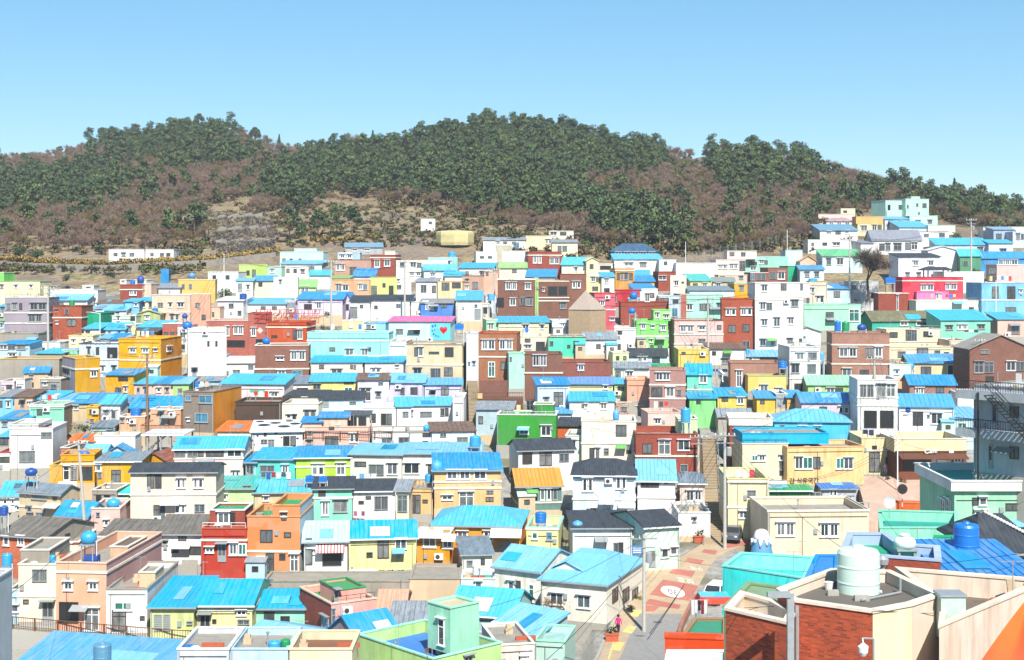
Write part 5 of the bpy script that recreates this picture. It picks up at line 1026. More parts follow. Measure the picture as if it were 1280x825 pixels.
1000 1030 337 356|dbe4ea|S:4aa4d4:332|340-346:1006-1012k 1018-1024|grey white cottage with blue roof below the green roofed one
1000 1020 326 338|f0c4a8|T:sal:320||peach curved gable house left of the grey white cottage
1012 1034 352 384|f2d8c0|F:con:.4:olv|360-366:1014-1018k,370-378:1020-1030|pale peach house left of the yellow flower terrace
1180 1230 340 356|eef0ec|F:con:.3:wh||plain white terrace wall house behind the bright red one
1062 1098 352 378|dcdcdc|F:con:.3:mintw|356-362:1064-1070k,366-374:1088-1096k|grey white house behind the bare tree
''')
load('''
136 180 312 325|wh|F:con:.3:wh|316-320:142-147k 152-157k 162-168k|left half of the long white building on the hillside above the yellow flowered path
182 217 312 325|wh|F:con:.3:wh|316-320:188-192k 200-205k 208-213k|right half of the long white building on the hillside above the yellow flowered path
201 211 336 346 d3|3a9ad0|F:con:.1:-||n=shed:small bright blue shed on the dry slope under the yellow flowered path
526 544 274 285|f0efec|F:con:.3:wh|277-280:536-540k|tiny white hut on the field below the middle pine wood
''')
# ------------------------------------------------------------------ build the houses
for h in resolve():
    L = h.label.lower()
    if h.name == 'house':
        if 'cottage' in L: h.name = h.cat = 'cottage'
        elif h.wall[''] in BRICK and 'brick' in L: h.name = 'brick_house'
        if h.name == 'brick_house': h.cat = 'brick house'
    if h.name == 'brick_house': h.name_keep = True
    build_house(h)
def host(px, py):
    best, bs = None, 1e9
    for h in HOUSES:
        if h.x0-3 <= px <= h.x1+3:
            e = abs(h.yt-py) + (0 if py <= h.yt+4 else 12)
            if e < bs: bs, best = e, h
    return best

# ------------------------------------------------------------------ ground
LOWERED = [(h.O, h.u, h.n, h.W/2+1.5, h.dep+1.0, h.z0-.35) for h in HOUSES]
def ground_z(X, Y):
    z = zg(X, Y); px = CX + X/max(Y, 1)*F
    if 105 < Y < 330:
        low = 1.6
        if 735 < px < 970 and Y < 172: low = 0.0
        if Y > 285: low *= max(.1, 1-(Y-285)/30)
        z -= low
    return z
def make_ground():
    pxs = [-40000,-12000,-5000,-2500,-1400,-900,-600] + list(range(-420, 1720, 10)) + [1900,2200,2700,3800,6500,13000,40000]
    ys = [-60,-20,10,30,45,60,75,90,100,107] + [112+2*i for i in range(117)] + [346+5*i for i in range(80)] + [760,820,900,1000,1200,1600,2400,4000,7000]
    V = []; hl = [(O, u, n, w, dp, zz) for O, u, n, w, dp, zz in LOWERED]
    import collections
    bucket = collections.defaultdict(list)
    for t in hl: bucket[int(t[0].y//12)].append(t)
    for Y in ys:
        near = [t for k in (-2,-1,0,1) for t in bucket[int(Y//12)+k]]
        for p in pxs:
            X = (p-CX)/F*max(Y, 55); z = ground_z(X, Y) if Y <= 760 else max(-20, zg(X, 760) - (Y-760)*.3)
            for O, u, n, w, dp, zz in near:
                dx, dy = X-O.x, Y-O.y
                if abs(dx*u.x+dy*u.y) < w and -.9 < dx*n.x+dy*n.y < dp: z = min(z, zz)
            V.append((X, Y, z))
    nx = len(pxs); Fs = [(j*nx+i, j*nx+i+1, (j+1)*nx+i+1, (j+1)*nx+i) for j in range(len(ys)-1) for i in range(nx-1)]
    me = bpy.data.meshes.new('ground'); me.from_pydata(V, [], Fs)
    T = NT('hillside_ground'); tc = T.n('ShaderNodeNewGeometry'); sp = T.n('ShaderNodeSeparateXYZ'); T.l(tc.outputs['Position'], sp.inputs[0])
    P = tc.outputs['Position']
    a = T.noise(P, .11, 7, .65); b = T.noise(P, .9, 5, .7); c = T.noise(P, .035, 3)
    soil = T.ramp(a, [(.30, (.11,.085,.045)), (.42, (.17,.125,.08)), (.5, (.24,.175,.09)), (.58, (.29,.225,.11)), (.7, (.13,.13,.055))])
    soil = T.mix(T.ramp(b, [(.4, (0,0,0)), (.7, (1,1,1))]), soil, (.055,.040,.030))
    soil = T.mix(T.math('MULTIPLY', T.ramp(c, [(.5, (0,0,0)), (.62, (1,1,1))]), .5), soil, (.16,.125,.115))
    conc = T.ramp(b, [(.3, (.13,.125,.115)), (.5, (.24,.23,.21)), (.7, (.32,.30,.27))])
    conc = T.mix(T.ramp(a, [(.52, (0,0,0)), (.6, (1,1,1))]), conc, (.13,.12,.07))
    f = T.math('GREATER_THAN', T.math('ADD', sp.outputs[1], T.math('MULTIPLY', a, 24.0)), 296.0)
    T.l(T.mix(f, conc, soil), T.b.inputs['Base Color']); T.b.inputs['Roughness'].default_value = .95
    T.bump(b, .6, .3)
    me.materials.append(T.mat); me.polygons.foreach_set('use_smooth', [True]*len(Fs))
    return structure(link('ground', me))
make_ground()

# ------------------------------------------------------------------ trees
def leafmat(name, cols, k=1.0, soft=True):
    if name in MATS: return MATS[name]
    T = NT(name); oi = T.n('ShaderNodeObjectInfo'); g = T.n('ShaderNodeNewGeometry')
    v = T.noise(g.outputs['Position'], .22, 2)
    col = T.ramp(T.math('ADD', T.math('MULTIPLY', v, .7), T.math('MULTIPLY', oi.outputs['Random'], .3)), [(.25, cols[0]), (.5, cols[1]), (.75, cols[2])])
    T.l(col, T.b.inputs['Base Color']); T.b.inputs['Roughness'].default_value = .8; T.b.inputs['Specular IOR Level'].default_value = .2
    if soft:
        an = T.n('ShaderNodeAttribute', attribute_name='soft_normal'); vt = T.n('ShaderNodeVectorTransform', vector_type='NORMAL', convert_from='OBJECT', convert_to='WORLD'); T.l(an.outputs['Vector'], vt.inputs[0]); T.l(vt.outputs[0], T.b.inputs['Normal'])
    MATS[name] = T.mat; return T.mat
PINE1 = leafmat('pine_needles', [(.036,.072,.034), (.058,.108,.046), (.090,.138,.052)])
PINE2 = leafmat('young_pine_needles', [(.062,.102,.038), (.092,.136,.044), (.125,.155,.050)])
BARK = plain('bark', '6d5748', .9, k=.8)
TWIG = leafmat('bare_twigs', [(.125,.078,.070), (.165,.108,.085), (.215,.150,.110)], 1, False)
TWIG2 = leafmat('budding_twigs', [(.12,.085,.045), (.17,.115,.05), (.13,.105,.045)], 1, False)
SHRUB = leafmat('dry_shrub', [(.095,.080,.038), (.140,.105,.042), (.185,.130,.060)])
GREENS = leafmat('evergreen_leaves', [(.040,.075,.025), (.075,.115,.030), (.120,.150,.040)])
YELLOW = leafmat('forsythia_bloom', [(.30,.20,.055), (.42,.28,.07), (.28,.20,.08)])
def rv(r): return Vector((R.gauss(0,1), R.gauss(0,1), R.gauss(0,1))).normalized()*r
def leaf(m, c, s, mi=0, flat=.0, out=None):
    a = rv(1); b = a.cross(rv(1)).normalized()*s*R.uniform(.6,1.2); a = a*s*R.uniform(.6,1.2)
    if flat: a.z *= 1-flat; b.z *= 1-flat
    if out is not None:
        q = (out*.75 + Vector((0,0,.35)) + rv(.38)).normalized()
        for i in range(4): m.nr[len(m.v)+i] = (q.x, q.y, q.z)
    m.poly([c-a*.5-b*.5, c+a*.5-b*.3, c+a*.4+b*.5, c-a*.5+b*.45], mi)
def pine_parts(H, dens=1.0, ls=.62):
    t = MB(); c = MB(); lean = Vector((R.uniform(-.5,.5), R.uniform(-.4,.4), 0))
    top = Vector((lean.x, lean.y, H*.93)); t.bar((0,0,-.6), top*.55, H*.022, 6, H*.014); t.bar(top*.55, top, H*.014, 5, .03)
    k = R.randint(9, 12); hb = R.uniform(.34,.46)
    for i in range(k):
        f = (i+.5)/k; z = H*(hb + (1.0-hb)*f); rad = H*.33*(1-.75*f**1.6)*R.uniform(.75,1.1)
        a = R.uniform(0, 2*PI); cc = Vector((math.cos(a)*rad*.75, math.sin(a)*rad*.75, z)) + lean*f
        t.bar(lean*f + Vector((0,0,z-H*.07)), cc, .07, 4, .03)
        q = int(26*dens); sx = H*.165*R.uniform(.8,1.2); mi = 0 if R.random() < .72 else 1
        for _ in range(q):
            d = rv(1)*R.random()**.4; leaf(c, cc + Vector((d.x*sx, d.y*sx, d.z*sx*.55)), ls*R.uniform(.7,1.3), mi, 0, d*.7 + (cc-Vector((0,0,H*.6))).normalized()*.5)
    return t, c
def bare_parts(H, twigs=230, tw=.055, spread=.42):
    t = MB(); c = MB(); tips = []
    def grow(p, d, L, r, lv):
        q = p + d*L; t.bar(p, q, r, 5 if lv < 2 else 3, r*.65)
        if lv >= 3: tips.append((q, d)); return
        for _ in range(R.randint(2, 4)):
            e = (d + rv(.75)); e.z = abs(e.z)*.8+.15; e.normalize(); grow(p + d*L*R.uniform(.6,1), e, L*R.uniform(.55,.8), r*.6, lv+1)
    grow(Vector((0,0,-.4)), Vector((R.uniform(-.1,.1), R.uniform(-.1,.1), 1)).normalized(), H*.36, H*.024, 0)
    for i in range(twigs):
        q, d = R.choice(tips); e = (d*.5 + rv(.9)); e.z += .35; e.normalize(); L = H*R.uniform(.09,.22); o = q + rv(H*.05)
        s = e.cross(rv(1)).normalized()*tw*.5; c.poly([o-s, o+s, o+e*L])
    return t, c
def shrub_part(H, n=90, s=.34):
    c = MB()
    for b in range(R.randint(4, 7)):
        cc = Vector((R.uniform(-1,1)*H*.55, R.uniform(-1,1)*H*.5, H*R.uniform(.25,.65)))
        for _ in range(n//5):
            d = rv(1)*R.random()**.4; leaf(c, cc + d*H*.36, s*R.uniform(.7,1.3), 0, 0, d*.8 + (cc-Vector((0,0,H*.3))).normalized()*.4)
    return c
PINES = [(a.mesh('trunk', BARK), b.mesh('crown', [PINE1, PINE2])) for a, b in (pine_parts(H, 2.6, .36) for H in (6.5, 7.2, 8.0, 6.0, 7.5))]
BARES = [(a.mesh('trunk', BARK), b.mesh('crown', m)) for (a, b), m in zip((bare_parts(H, 620, .07) for H in (5.5, 6.5, 5.0, 6.0)), (TWIG, TWIG2, TWIG2, TWIG))]
SHRUBS = [shrub_part(H).mesh('leaves', m) for H, m in ((1.9, SHRUB), (1.6, GREENS), (2.2, GREENS), (1.8, SHRUB), (1.5, YELLOW))]
def tree(name, meshes, loc, s, label, cat, group):
    r = thing(name, label, cat, loc, R.uniform(0, 6.28), group); r.scale = (s*R.uniform(.92,1.08), s*R.uniform(.92,1.08), s*R.uniform(.9,1.12))
    link('trunk', meshes[0], r); link('crown', meshes[1], r); return r
def inside(poly, x, y):
    r = False; j = len(poly)-1
    for i in range(len(poly)):
        (xi, yi), (xj, yj) = poly[i], poly[j]
        if (yi > y) != (yj > y) and x < (xj-xi)*(y-yi)/(yj-yi)+xi: r = not r
        j = i
    return r
PZ = [[(-80,222),(0,226),(60,218),(110,196),(130,178),(200,170),(260,160),(320,168),(352,186),(318,208),(262,212),(200,226),(140,248),(96,266),(50,280),(-80,285)],
      [(322,264),(330,235),(355,210),(400,190),(480,188),(540,172),(590,158),(660,160),(740,172),(805,188),(838,205),(820,222),(760,222),(706,228),(735,250),(752,272),(725,284),(640,276),(560,262),(505,250),(440,248),(380,262)],
      [(868,196),(900,188),(960,195),(1010,205),(1000,224),(1010,245),(960,262),(920,262),(895,240)], [(960,194),(1010,203),(1070,224),(1120,236),(1180,254),(1240,268),(1300,274),(1300,292),(1190,280),(1160,262),(1110,248),(1060,236),(1000,222)],
      [(735,272),(760,262),(800,268),(830,282),(850,300),(840,318),(780,306),(745,302)], [(1010,262),(1060,250),(1110,250),(1106,262),(1070,266),(1040,272),(1015,280)]]
LB = [(-100,324),(0,323),(60,322),(140,311),(215,322),(250,320),(330,268),(380,266),(440,252),(500,256),(560,268),(640,286),(700,293),(740,308),(830,322),(900,324),(960,314),(1010,300),(1040,280),(1075,270),(1110,264),(1190,280),(1230,290),(1300,298)]
CLEAR = [[(255,325),(262,285),(300,268),(330,270),(345,318)], [(225,284),(240,262),(310,248),(318,262),(262,284)], [(868,214),(862,198),(880,195),(893,214)]]
SPARSE = [[(330,300),(340,262),(600,262),(640,300)], [(400,262),(410,240),(470,244),(470,262)]]
import numpy as np
acc = {'pine': [], 'bare': [], 'shrub': [], 'green': []}
singles = []
Y = 316.0
while Y < 660:
    step = 3.1 if Y < 480 else 3.4
    X = (-70-CX)/F*Y
    while X < (1350-CX)/F*Y:
        x, y = X + R.uniform(-.45,.45)*step, Y + R.uniform(-.45,.45)*step; X += step
        z = zg(x, y); px = CX + x/y*F; py = HY - (z-EYE)/y*F
        if py > lerp_tab(LB, px) or y > lerp_tab(RDIST, px)+9: continue
        if any(inside(p, px, py) for p in CLEAR):
            if R.random() < .12: acc['shrub'].append((x, y, z, R.uniform(.5,1), R.randrange(4)))
            continue
        pine = any(inside(p, px, py) for p in PZ); edge = lerp_tab(LB, px)-py; sky = lerp_tab(RDIST, px)-y
        u = R.random()
        if any(inside(p, px, py) for p in SPARSE) and u > .45: continue
        pp = .52 if px < 345 else .80 if px < 850 else .5
        pp += .5*(math.sin(x*.09+1)*math.sin(y*.06)) if px < 345 or px > 850 else 0
        if (pine and u < pp) or (not pine and u < .06): kind = 'pine'
        elif u < .93: kind = 'bare'
        else: kind = 'shrub'
        if px > 735 and kind == 'bare' and u > .76: acc['green'].append((x, y, z, R.uniform(.9,1.7), R.randrange(4))); continue
        if px < 345 and kind == 'bare' and u > .88: acc['green'].append((x, y, z, R.uniform(.9,1.5), R.randrange(4))); continue
        if kind == 'shrub': acc['shrub'].append((x, y, z, R.uniform(.7,1.5), R.randrange(4)))
        else:
            s = R.choice([R.uniform(.5,.75), R.uniform(.65,.9), R.uniform(.8,1.1)]) if kind == 'pine' else R.uniform(.55,1.0)
            singles.append((kind, x, y, z, s, px, py, edge, sky))
            if R.random() < .5: acc['shrub'].append((x+R.uniform(-2,2), y-1.5, zg(x, y-1.5), R.uniform(.5,1.1), R.randrange(4)))
    Y += step*.95
# the trees that show largest stand by themselves: the front edge and the skyline; the rest of the wood reads as one mass
def where(px):
    return 'left hill' if px < 345 else 'middle hill' if px < 850 else 'right hill'
NP = NB = 0
for kind, x, y, z, s, px, py, edge, sky in sorted(singles, key=lambda t: min(t[7]*1.0, t[8]*.9 if t[8] > -6 else 99)):
    front = edge < 16; top = sky < 12
    if 0 <= px <= 1280 and (front or top) and (NP < 200 if kind == 'pine' else NB < 150):
        wh = where(px); place = 'at the lower edge of the wood' if front else 'on the skyline'
        if kind == 'pine':
            NP += 1; tree('pine_tree', R.choice(PINES), (x, y, z), s, f'dark green pine {place} of the {wh}', 'pine tree', f'pines {place} of the {wh}')
        else:
            NB += 1; tree('bare_tree', R.choice(BARES), (x, y, z), s, f'leafless purplish brown tree {place} of the {wh}', 'bare tree', f'bare trees {place} of the {wh}')
    else: acc[kind].append((x, y, z, s, R.randrange(4)))
def mass(name, items, variants, mats):
    """one mesh of many plants, for a wood nobody could count"""
    vs, fs, ms, base, ns = [], [], [], 0, []
    va = []
    for m in variants:
        v = np.array(m.v, dtype=np.float64); va.append((v, m.f, m.m, np.array([m.nr.get(i, (0,0,1)) for i in range(len(m.v))], dtype=np.float64)))
    loops, starts, totals = [], [], []
    for x, y, z, s, k in items:
        v, f, mm, nn = va[k % len(va)]; a = R.uniform(0, 6.28); c, q = math.cos(a), math.sin(a); ns.append(np.stack([nn[:,0]*c-nn[:,1]*q, nn[:,0]*q+nn[:,1]*c, nn[:,2]], 1)); c, q = math.cos(a)*s, math.sin(a)*s
        w = np.empty_like(v); w[:,0] = v[:,0]*c - v[:,1]*q + x; w[:,1] = v[:,0]*q + v[:,1]*c + y; w[:,2] = v[:,2]*s*R.uniform(.85,1.15) + z
        vs.append(w); fs.append((f, base)); ms.append(mm); base += len(v)
    V = np.concatenate(vs)
    key = {}
    L, S, N = [], [], []
    n = 0
    for f, b in fs:
        kk = id(f)
        if kk not in key:
            fl = np.array([i for q in f for i in q]); tt = np.array([len(q) for q in f]); key[kk] = (fl, tt, np.concatenate([[0], np.cumsum(tt)[:-1]]))
        fl, tt, st = key[kk]; L.append(fl+b); N.append(tt); S.append(st+n); n += len(fl)
    L = np.concatenate(L).astype(np.int32); S = np.concatenate(S).astype(np.int32); N = np.concatenate(N).astype(np.int32)
    me = bpy.data.meshes.new(name); me.vertices.add(len(V)); me.vertices.foreach_set('co', V.astype(np.float32).ravel())
    me.loops.add(len(L)); me.loops.foreach_set('vertex_index', L); me.polygons.add(len(S)); me.polygons.foreach_set('loop_start', S)
    try: me.polygons.foreach_set('loop_total', N)
    except Exception: pass
    for m in mats: me.materials.append(m)
    me.polygons.foreach_set('material_index', np.concatenate([np.array(q) for q in ms]).astype(np.int32))
    me.update(calc_edges=True); me.attributes.new('soft_normal', 'FLOAT_VECTOR', 'POINT').data.foreach_set('vector', np.concatenate(ns).astype(np.float32).ravel())
    o = link(name, me); o['kind'] = 'stuff'; return o
def joined(t, c, kt, kc=None):
    m = MB(); m.v = list(t.v) + list(c.v); n = len(t.v); m.nr = {i+n: q for i, q in c.nr.items()}; m.f = list(t.f) + [tuple(i+n for i in f) for f in c.f]; m.m = [kt]*len(t.f) + [x if kc is None else kc for x in c.m]; return m
pv = [joined(*pine_parts(H, 1.7, .44), 2) for H in (6.5, 7.5, 6.0, 8.0)]
bv = [joined(*bare_parts(H, 300, .10), 1, 0) for H in (5.5, 6.3, 5.0)] + [joined(*bare_parts(5.6, 300, .10), 1, 2)]
sv = []
for H, k in ((1.9, 0), (1.5, 1), (2.1, 0), (1.5, 0)):
    m = shrub_part(H, 45, .45); m.m = [k]*len(m.f); sv.append(m)
gv = []
for H in (2.4, 3.0, 2.0, 2.7):
    m = shrub_part(H, 130, .36); m.m = [0]*len(m.f); gv.append(m)
mass('evergreen_thicket', acc['green'], gv, [leafmat('olive_evergreen', [(.045,.075,.022), (.085,.115,.028), (.145,.150,.040)])])
mass('pine_wood', acc['pine'], pv, [PINE1, PINE2, BARK]); mass('bare_wood', acc['bare'], bv, [TWIG, BARK, TWIG2]); mass('undergrowth', acc['shrub'], sv, [SHRUB, GREENS])
print('trees', len(singles), NP, NB, {k: len(v) for k, v in acc.items()}, 'houses', len(HOUSES))
# ------------------------------------------------------------------ roads, lanes, stairs
def gp(px, py, h=0.0):
    Y = D(py); return Vector(((px-CX)/F*Y, Y, zg((px-CX)/F*Y, Y)+h))
def edge(pts, y):
    return lerp_tab([(-b, a) for a, b in sorted(pts, key=lambda t: -t[1])], -y)
RL = [(730,850),(748,825),(758,800),(776,765),(792,735),(804,713),(850,697),(872,684),(884,676),(890,668)]
RR = [(838,850),(841,825),(846,795),(852,778),(862,755),(872,735),(884,713),(896,698),(910,690),(962,668)]
def sheet(name, left, right, y0, y1, h, mat, n=40, m=8, skirt=2.5):
    b = MB(); g = []
    for i in range(n+1):
        y = y0+(y1-y0)*i/n; a, c = edge(left, y), edge(right, y); g.append([gp(a+(c-a)*j/m, y, h) for j in range(m+1)])
    for i in range(n):
        for j in range(m): b.poly([g[i][j], g[i][j+1], g[i+1][j+1], g[i+1][j]])
    dn = Vector((0,0,-skirt))
    for i in range(n):
        b.poly([g[i+1][0], g[i+1][0]+dn, g[i][0]+dn, g[i][0]]); b.poly([g[i][m], g[i][m]+dn, g[i+1][m]+dn, g[i+1][m]])
    for j in range(m): b.poly([g[0][j], g[0][j]+dn, g[0][j+1]+dn, g[0][j+1]])
    return structure(b.build(name, mat))
def block_paving(name, a, b, mortar, sc=1.0):
    T = NT(name); bt = T.n('ShaderNodeTexBrick'); T.l(T.coords((1,1,1), False), bt.inputs['Vector']); bt.inputs['Scale'].default_value = sc
    bt.inputs['Brick Width'].default_value = .42; bt.inputs['Row Height'].default_value = .22; bt.inputs['Mortar Size'].default_value = .012
    for k, c in (('Color1', a), ('Color2', b), ('Mortar', mortar)): bt.inputs[k].default_value = (*[x*.75 for x in lin(c)], 1)
    v = T.noise(T.coords((1,1,1), False), .6, 6, .7)
    T.l(T.mix(T.ramp(v, [(.35, (0,0,0)), (.7, (1,1,1))]), bt.outputs[0], [x*.5 for x in lin(a)]), T.b.inputs['Base Color']); T.b.inputs['Roughness'].default_value = .85
    return T.mat
PAVE = block_paving('tan_block_paving', 'cdb596', 'bda688', '9a8a72'); REDP = block_paving('red_block_paving', 'c97b6a', 'b96c5e', '9a7468')
ASPH = plain('asphalt', '8f8d8a', .9, k=.75, vary=.3, scale=3); LINE = plain('road_paint', 'e6dfd0', .7, k=.85, vary=.2, scale=4)
YLINE = plain('yellow_road_paint', 'dcc07a', .7, k=.8, vary=.25, scale=4)
sheet('road', RL, RR, 850, 668, .05, PAVE)
def on_road(name, pts, h, mat, sub=4):
    """a patch on the road between four picture corners"""
    a, b, c, d = (Vector((*p, 0)) for p in pts); m = MB(); g = []
    for i in range(sub+1):
        l, r = a.lerp(d, i/sub), b.lerp(c, i/sub); g.append([gp(*l.lerp(r, j/sub).xy, h) for j in range(sub+1)])
    for i in range(sub):
        for j in range(sub): m.poly([g[i][j], g[i][j+1], g[i+1][j+1], g[i+1][j]])
    return structure(m.build(name, mat))
on_road('asphalt_patch', [(797,768),(853,768),(840,850),(765,850)], .056, ASPH, 8)
for q in ([(829,725),(873,733),(862,752),(812,744)], [(812,749),(851,757),(849,762),(806,756)], [(806,757),(824,759),(818,765),(804,765)], [(842,711),(869,715),(865,722),(836,717)], [(860,698),(880,701),(876,706),(856,702)], [(880,687),(897,689),(894,694),(877,691)], [(905,680),(940,675),(935,681),(908,686)]):
    on_road('red_paving_band', q, .062, REDP)
def text_data(txt, size=1.0, bold=0.0):
    c = bpy.data.curves.new('lettering', 'FONT'); c.body = txt; c.size = size; c.align_x = 'CENTER'; c.align_y = 'CENTER'; c.resolution_u = 3; c.offset = bold
    o = bpy.data.objects.new('lettering', c); COL.objects.link(o); dg = bpy.context.evaluated_depsgraph_get(); me = bpy.data.meshes.new_from_object(o.evaluated_get(dg))
    vs = [v.co.copy() for v in me.vertices]; fs = [tuple(p.vertices) for p in me.polygons]
    bpy.data.objects.remove(o); bpy.data.curves.remove(c); bpy.data.meshes.remove(me); return vs, fs
def road_text(txt, cx, cy, ex, ey, h, mat):
    """ex, ey: picture vectors of the letters' right and up"""
    vs, fs = text_data(txt); m = MB()
    m.faces([gp(cx+v.x*ex[0]+v.y*ey[0], cy+v.x*ex[1]+v.y*ey[1], h) for v in vs], fs); return structure(m.build('road_lettering', mat))
m = MB(); m.poly([gp(841+15*math.cos(t)+1.5*math.sin(t), 740.5+7*math.sin(t)+2.2*math.cos(t), .07) for t in [2*PI*i/28 for i in range(28)]][::-1]); structure(m.build('speed_oval', LINE))
road_text('30', 841, 740.5, (-13,-2.2), (2.5,9.5), .076, plain('grey_road_paint', '5f584f', .8, k=.6))
road_text('보호', 857, 726, (-12,-2.0), (3,8), .066, LINE); road_text('구역', 871, 711, (-9,-1.4), (3,6), .066, LINE)
on_road('yellow_marking', [(793,763),(803,764),(797,772),(786,771)], .066, YLINE, 1); on_road('yellow_marking', [(785,783),(796,784),(790,793),(778,791)], .066, YLINE, 1)
on_road('yellow_marking', [(770,803),(781,804),(775,815),(762,813)], .066, YLINE, 1); on_road('yellow_marking', [(767,800),(769,800),(762,826),(759,826)], .067, YLINE, 3)
# the small square before the cafe
PLZ = block_paving('pinkish_block_paving', 'd6b8a4', 'cfa592', '9a8678')
sheet('plaza', [(1070,595),(1086,652)], [(1215,595),(1215,652)], 652, 596, .05, PLZ, 14, 10)
sheet('walkway', [(14,770),(14,812)], [(330,770),(330,812)], 812, 772, .05, CONC, 10, 20)
def stairway(p0, p1, wd, n, col):
    m = MB(); a, b = gp(*p0), gp(*p1)
    for i in range(n):
        c = a.lerp(b, (i+.5)/n); z = a.z+(b.z-a.z)*(i+1)/n; dy = (b.y-a.y)/n; m.box(c.x-wd/2, c.x+wd/2, c.y-dy/2, b.y+1.0, z-(b.z-a.z)/n*1.6 if i else z-3, z-.05); m.box(c.x-wd/2-.02, c.x+wd/2+.02, c.y-dy/2-.07, c.y+dy/2, z-.049, z)
    return structure(m.build('stairway', col))
STEP = plain('step_stone', 'b9a586', .9, k=.7)
stairway((893,682), (889,612), 2.0, 34, STEP); stairway((889,611), (886,548), 1.7, 34, STEP); stairway((593,536), (590,470), 1.3, 40, STEP)
# ------------------------------------------------------------------ railings and fences
def railing(name, label, pts, hgt, every, mat, bal=True, cat='railing', r=.045, bmat=None):
    """pts: points along the foot"""
    root = thing(name, label, cat, pts[0]); o = Vector(pts[0]); L = MB(); bl = MB()
    pm = MB(); pm.box(-r*1.5, r*1.5, -r*1.5, r*1.5, -.1, hgt+.04); pme = pm.mesh('post', mat)
    for a, b in zip(pts, pts[1:]):
        a, b = Vector(a)-o, Vector(b)-o; n = max(1, round((b-a).length/every)); up = Vector((0,0,hgt))
        L.bar(a+up, b+up, r, 6); L.bar(a+Vector((0,0,.12)), b+Vector((0,0,.12)), r*.7, 4)
        for i in range(n+1):
            if i == n and b+o != Vector(pts[-1]): continue
            link('post', pme, root, a.lerp(b, i/n))
        if bal:
            k = int((b-a).length/.22)
            for i in range(1, k): p = a.lerp(b, i/k); bl.bar(p+Vector((0,0,.12)), p+up, .022, 4)
    L.build('rail', mat, root)
    if bal: bl.build('balusters_panel', bmat or mat, root)
    return root
railing('railing', 'brown timber railing along the walkway above the light blue corrugated roof', [gp(15,787,.05), gp(130,797,.05), gp(215,804,.05), gp(262,806,.05), gp(298,801,.05)], 1.05, 2.0, WOODB)
railing('railing', 'thin brown railing above the long row of bright blue roofs', [gp(318,561,1.2), gp(404,560,1.2), gp(490,560,1.2)], .9, 2.2, WOODB)
railing('railing', 'low dark green railing at the foot of the orange block house', [gp(311,727,.1), gp(362,727,.1)], .9, 1.5, plain('green_metal', '2f6b45', .5))
railing('railing', 'pale grey railing on the edge of the beige house terrace', [(at(961,640,151.5)), (at(1086,640,151.5))], 1.0, 2.4, FG, False)
f = [gp(p, 333-(p-850)*.205) for p in range(850, 1010, 10)]
root = thing('wire_fence', 'tall wire fence on posts along the edge of the wood', 'fence', f[0]); pm = MB(); pm.bar((0,0,-1), (0,0,2.5), .06, 6); pme = pm.mesh('post', FG); mm = MB()
for a in f: link('post', pme, root, a-f[0])
for a, b in zip(f, f[1:]):
    for k in range(9): z = .2+k*.28; mm.bar(a-f[0]+Vector((0,0,z)), b-f[0]+Vector((0,0,z)), .012, 3)
    for k in range(6): p = (a-f[0]).lerp(b-f[0], k/6); mm.bar(p+Vector((0,0,.2)), p+Vector((0,0,2.45)), .012, 3)
mm.build('wire_mesh', STEEL, root)

# ------------------------------------------------------------------ water tanks
TANKC = dict(bl='1f74c4', nv='27509c', sb='58a8dc', cy='3aa2d2', gr='1c8f56', st='5d90ae', mw='cfe9da', wh='e9f2f2', lb='9cc4e0')
def tank(style, w, h, col, label, loc, leg=2.0, group='rooftop water tanks', n=18):
    root = thing('water_tank', label, 'water tank', loc, 0, group); m = plain('tank_'+col, TANKC[col], .4, k=.8, vary=.12, scale=2); r = w/2
    b = MB()
    if style == 'c': prof = [(r*.97,0),(r,.03*h),(r,.3*h),(r*1.025,.33*h),(r,.36*h),(r,.62*h),(r*1.025,.65*h),(r,.68*h),(r,.9*h),(r*.9,.97*h),(r*.45,1.0*h)]
    elif style == 'b': prof = [(r*.62,0),(r*.86,.1*h),(r*.98,.3*h),(r,.5*h),(r*.95,.7*h),(r*.78,.86*h),(r*.4,.97*h)]
    elif style == 'd': prof = [(r,0),(r,.45*h),(r*.96,.55*h),(r*.75,.75*h),(r*.4,.85*h)]
    if style == 'q': b.box(-r, r, -r*.8, r*.8, 0, h*.9); b.box(-r*1.03, r*1.03, -r*.84, r*.84, h*.42, h*.48)
    else: b.lathe((0,0,0), prof, n)
    b.build('body', m, root, smooth=style in 'bd')
    l = MB(); q = .26 if style != 'd' else .4
    l.lathe((0,0,0), [(r*q*1.2,h*.9),(r*q*1.25,h*1.0),(r*q*1.0,h*1.05),(r*.1,h*1.07)], 14); l.build('lid', m, root)
    if leg:
        s = MB()
        for x in (-1, 1):
            for y in (-1, 1): s.box(x*r*.7-.05, x*r*.7+.05, y*r*.7-.05, y*r*.7+.05, -leg, -.12)
        s.box(-r*.95, r*.95, -r*.95, r*.95, -.12, -.003); s.build('stand', STEEL if style != 'q' else CONC, root)
    p = MB(); p.bar((r*1.04, -r*.2, h*.15), (r*1.04, -r*.2, -leg-.2), .035, 6); p.bar((r*.9, -r*.2, h*.15), (r*1.07, -r*.2, h*.15), .035, 6); p.build('pipe', FW, root)
    return root
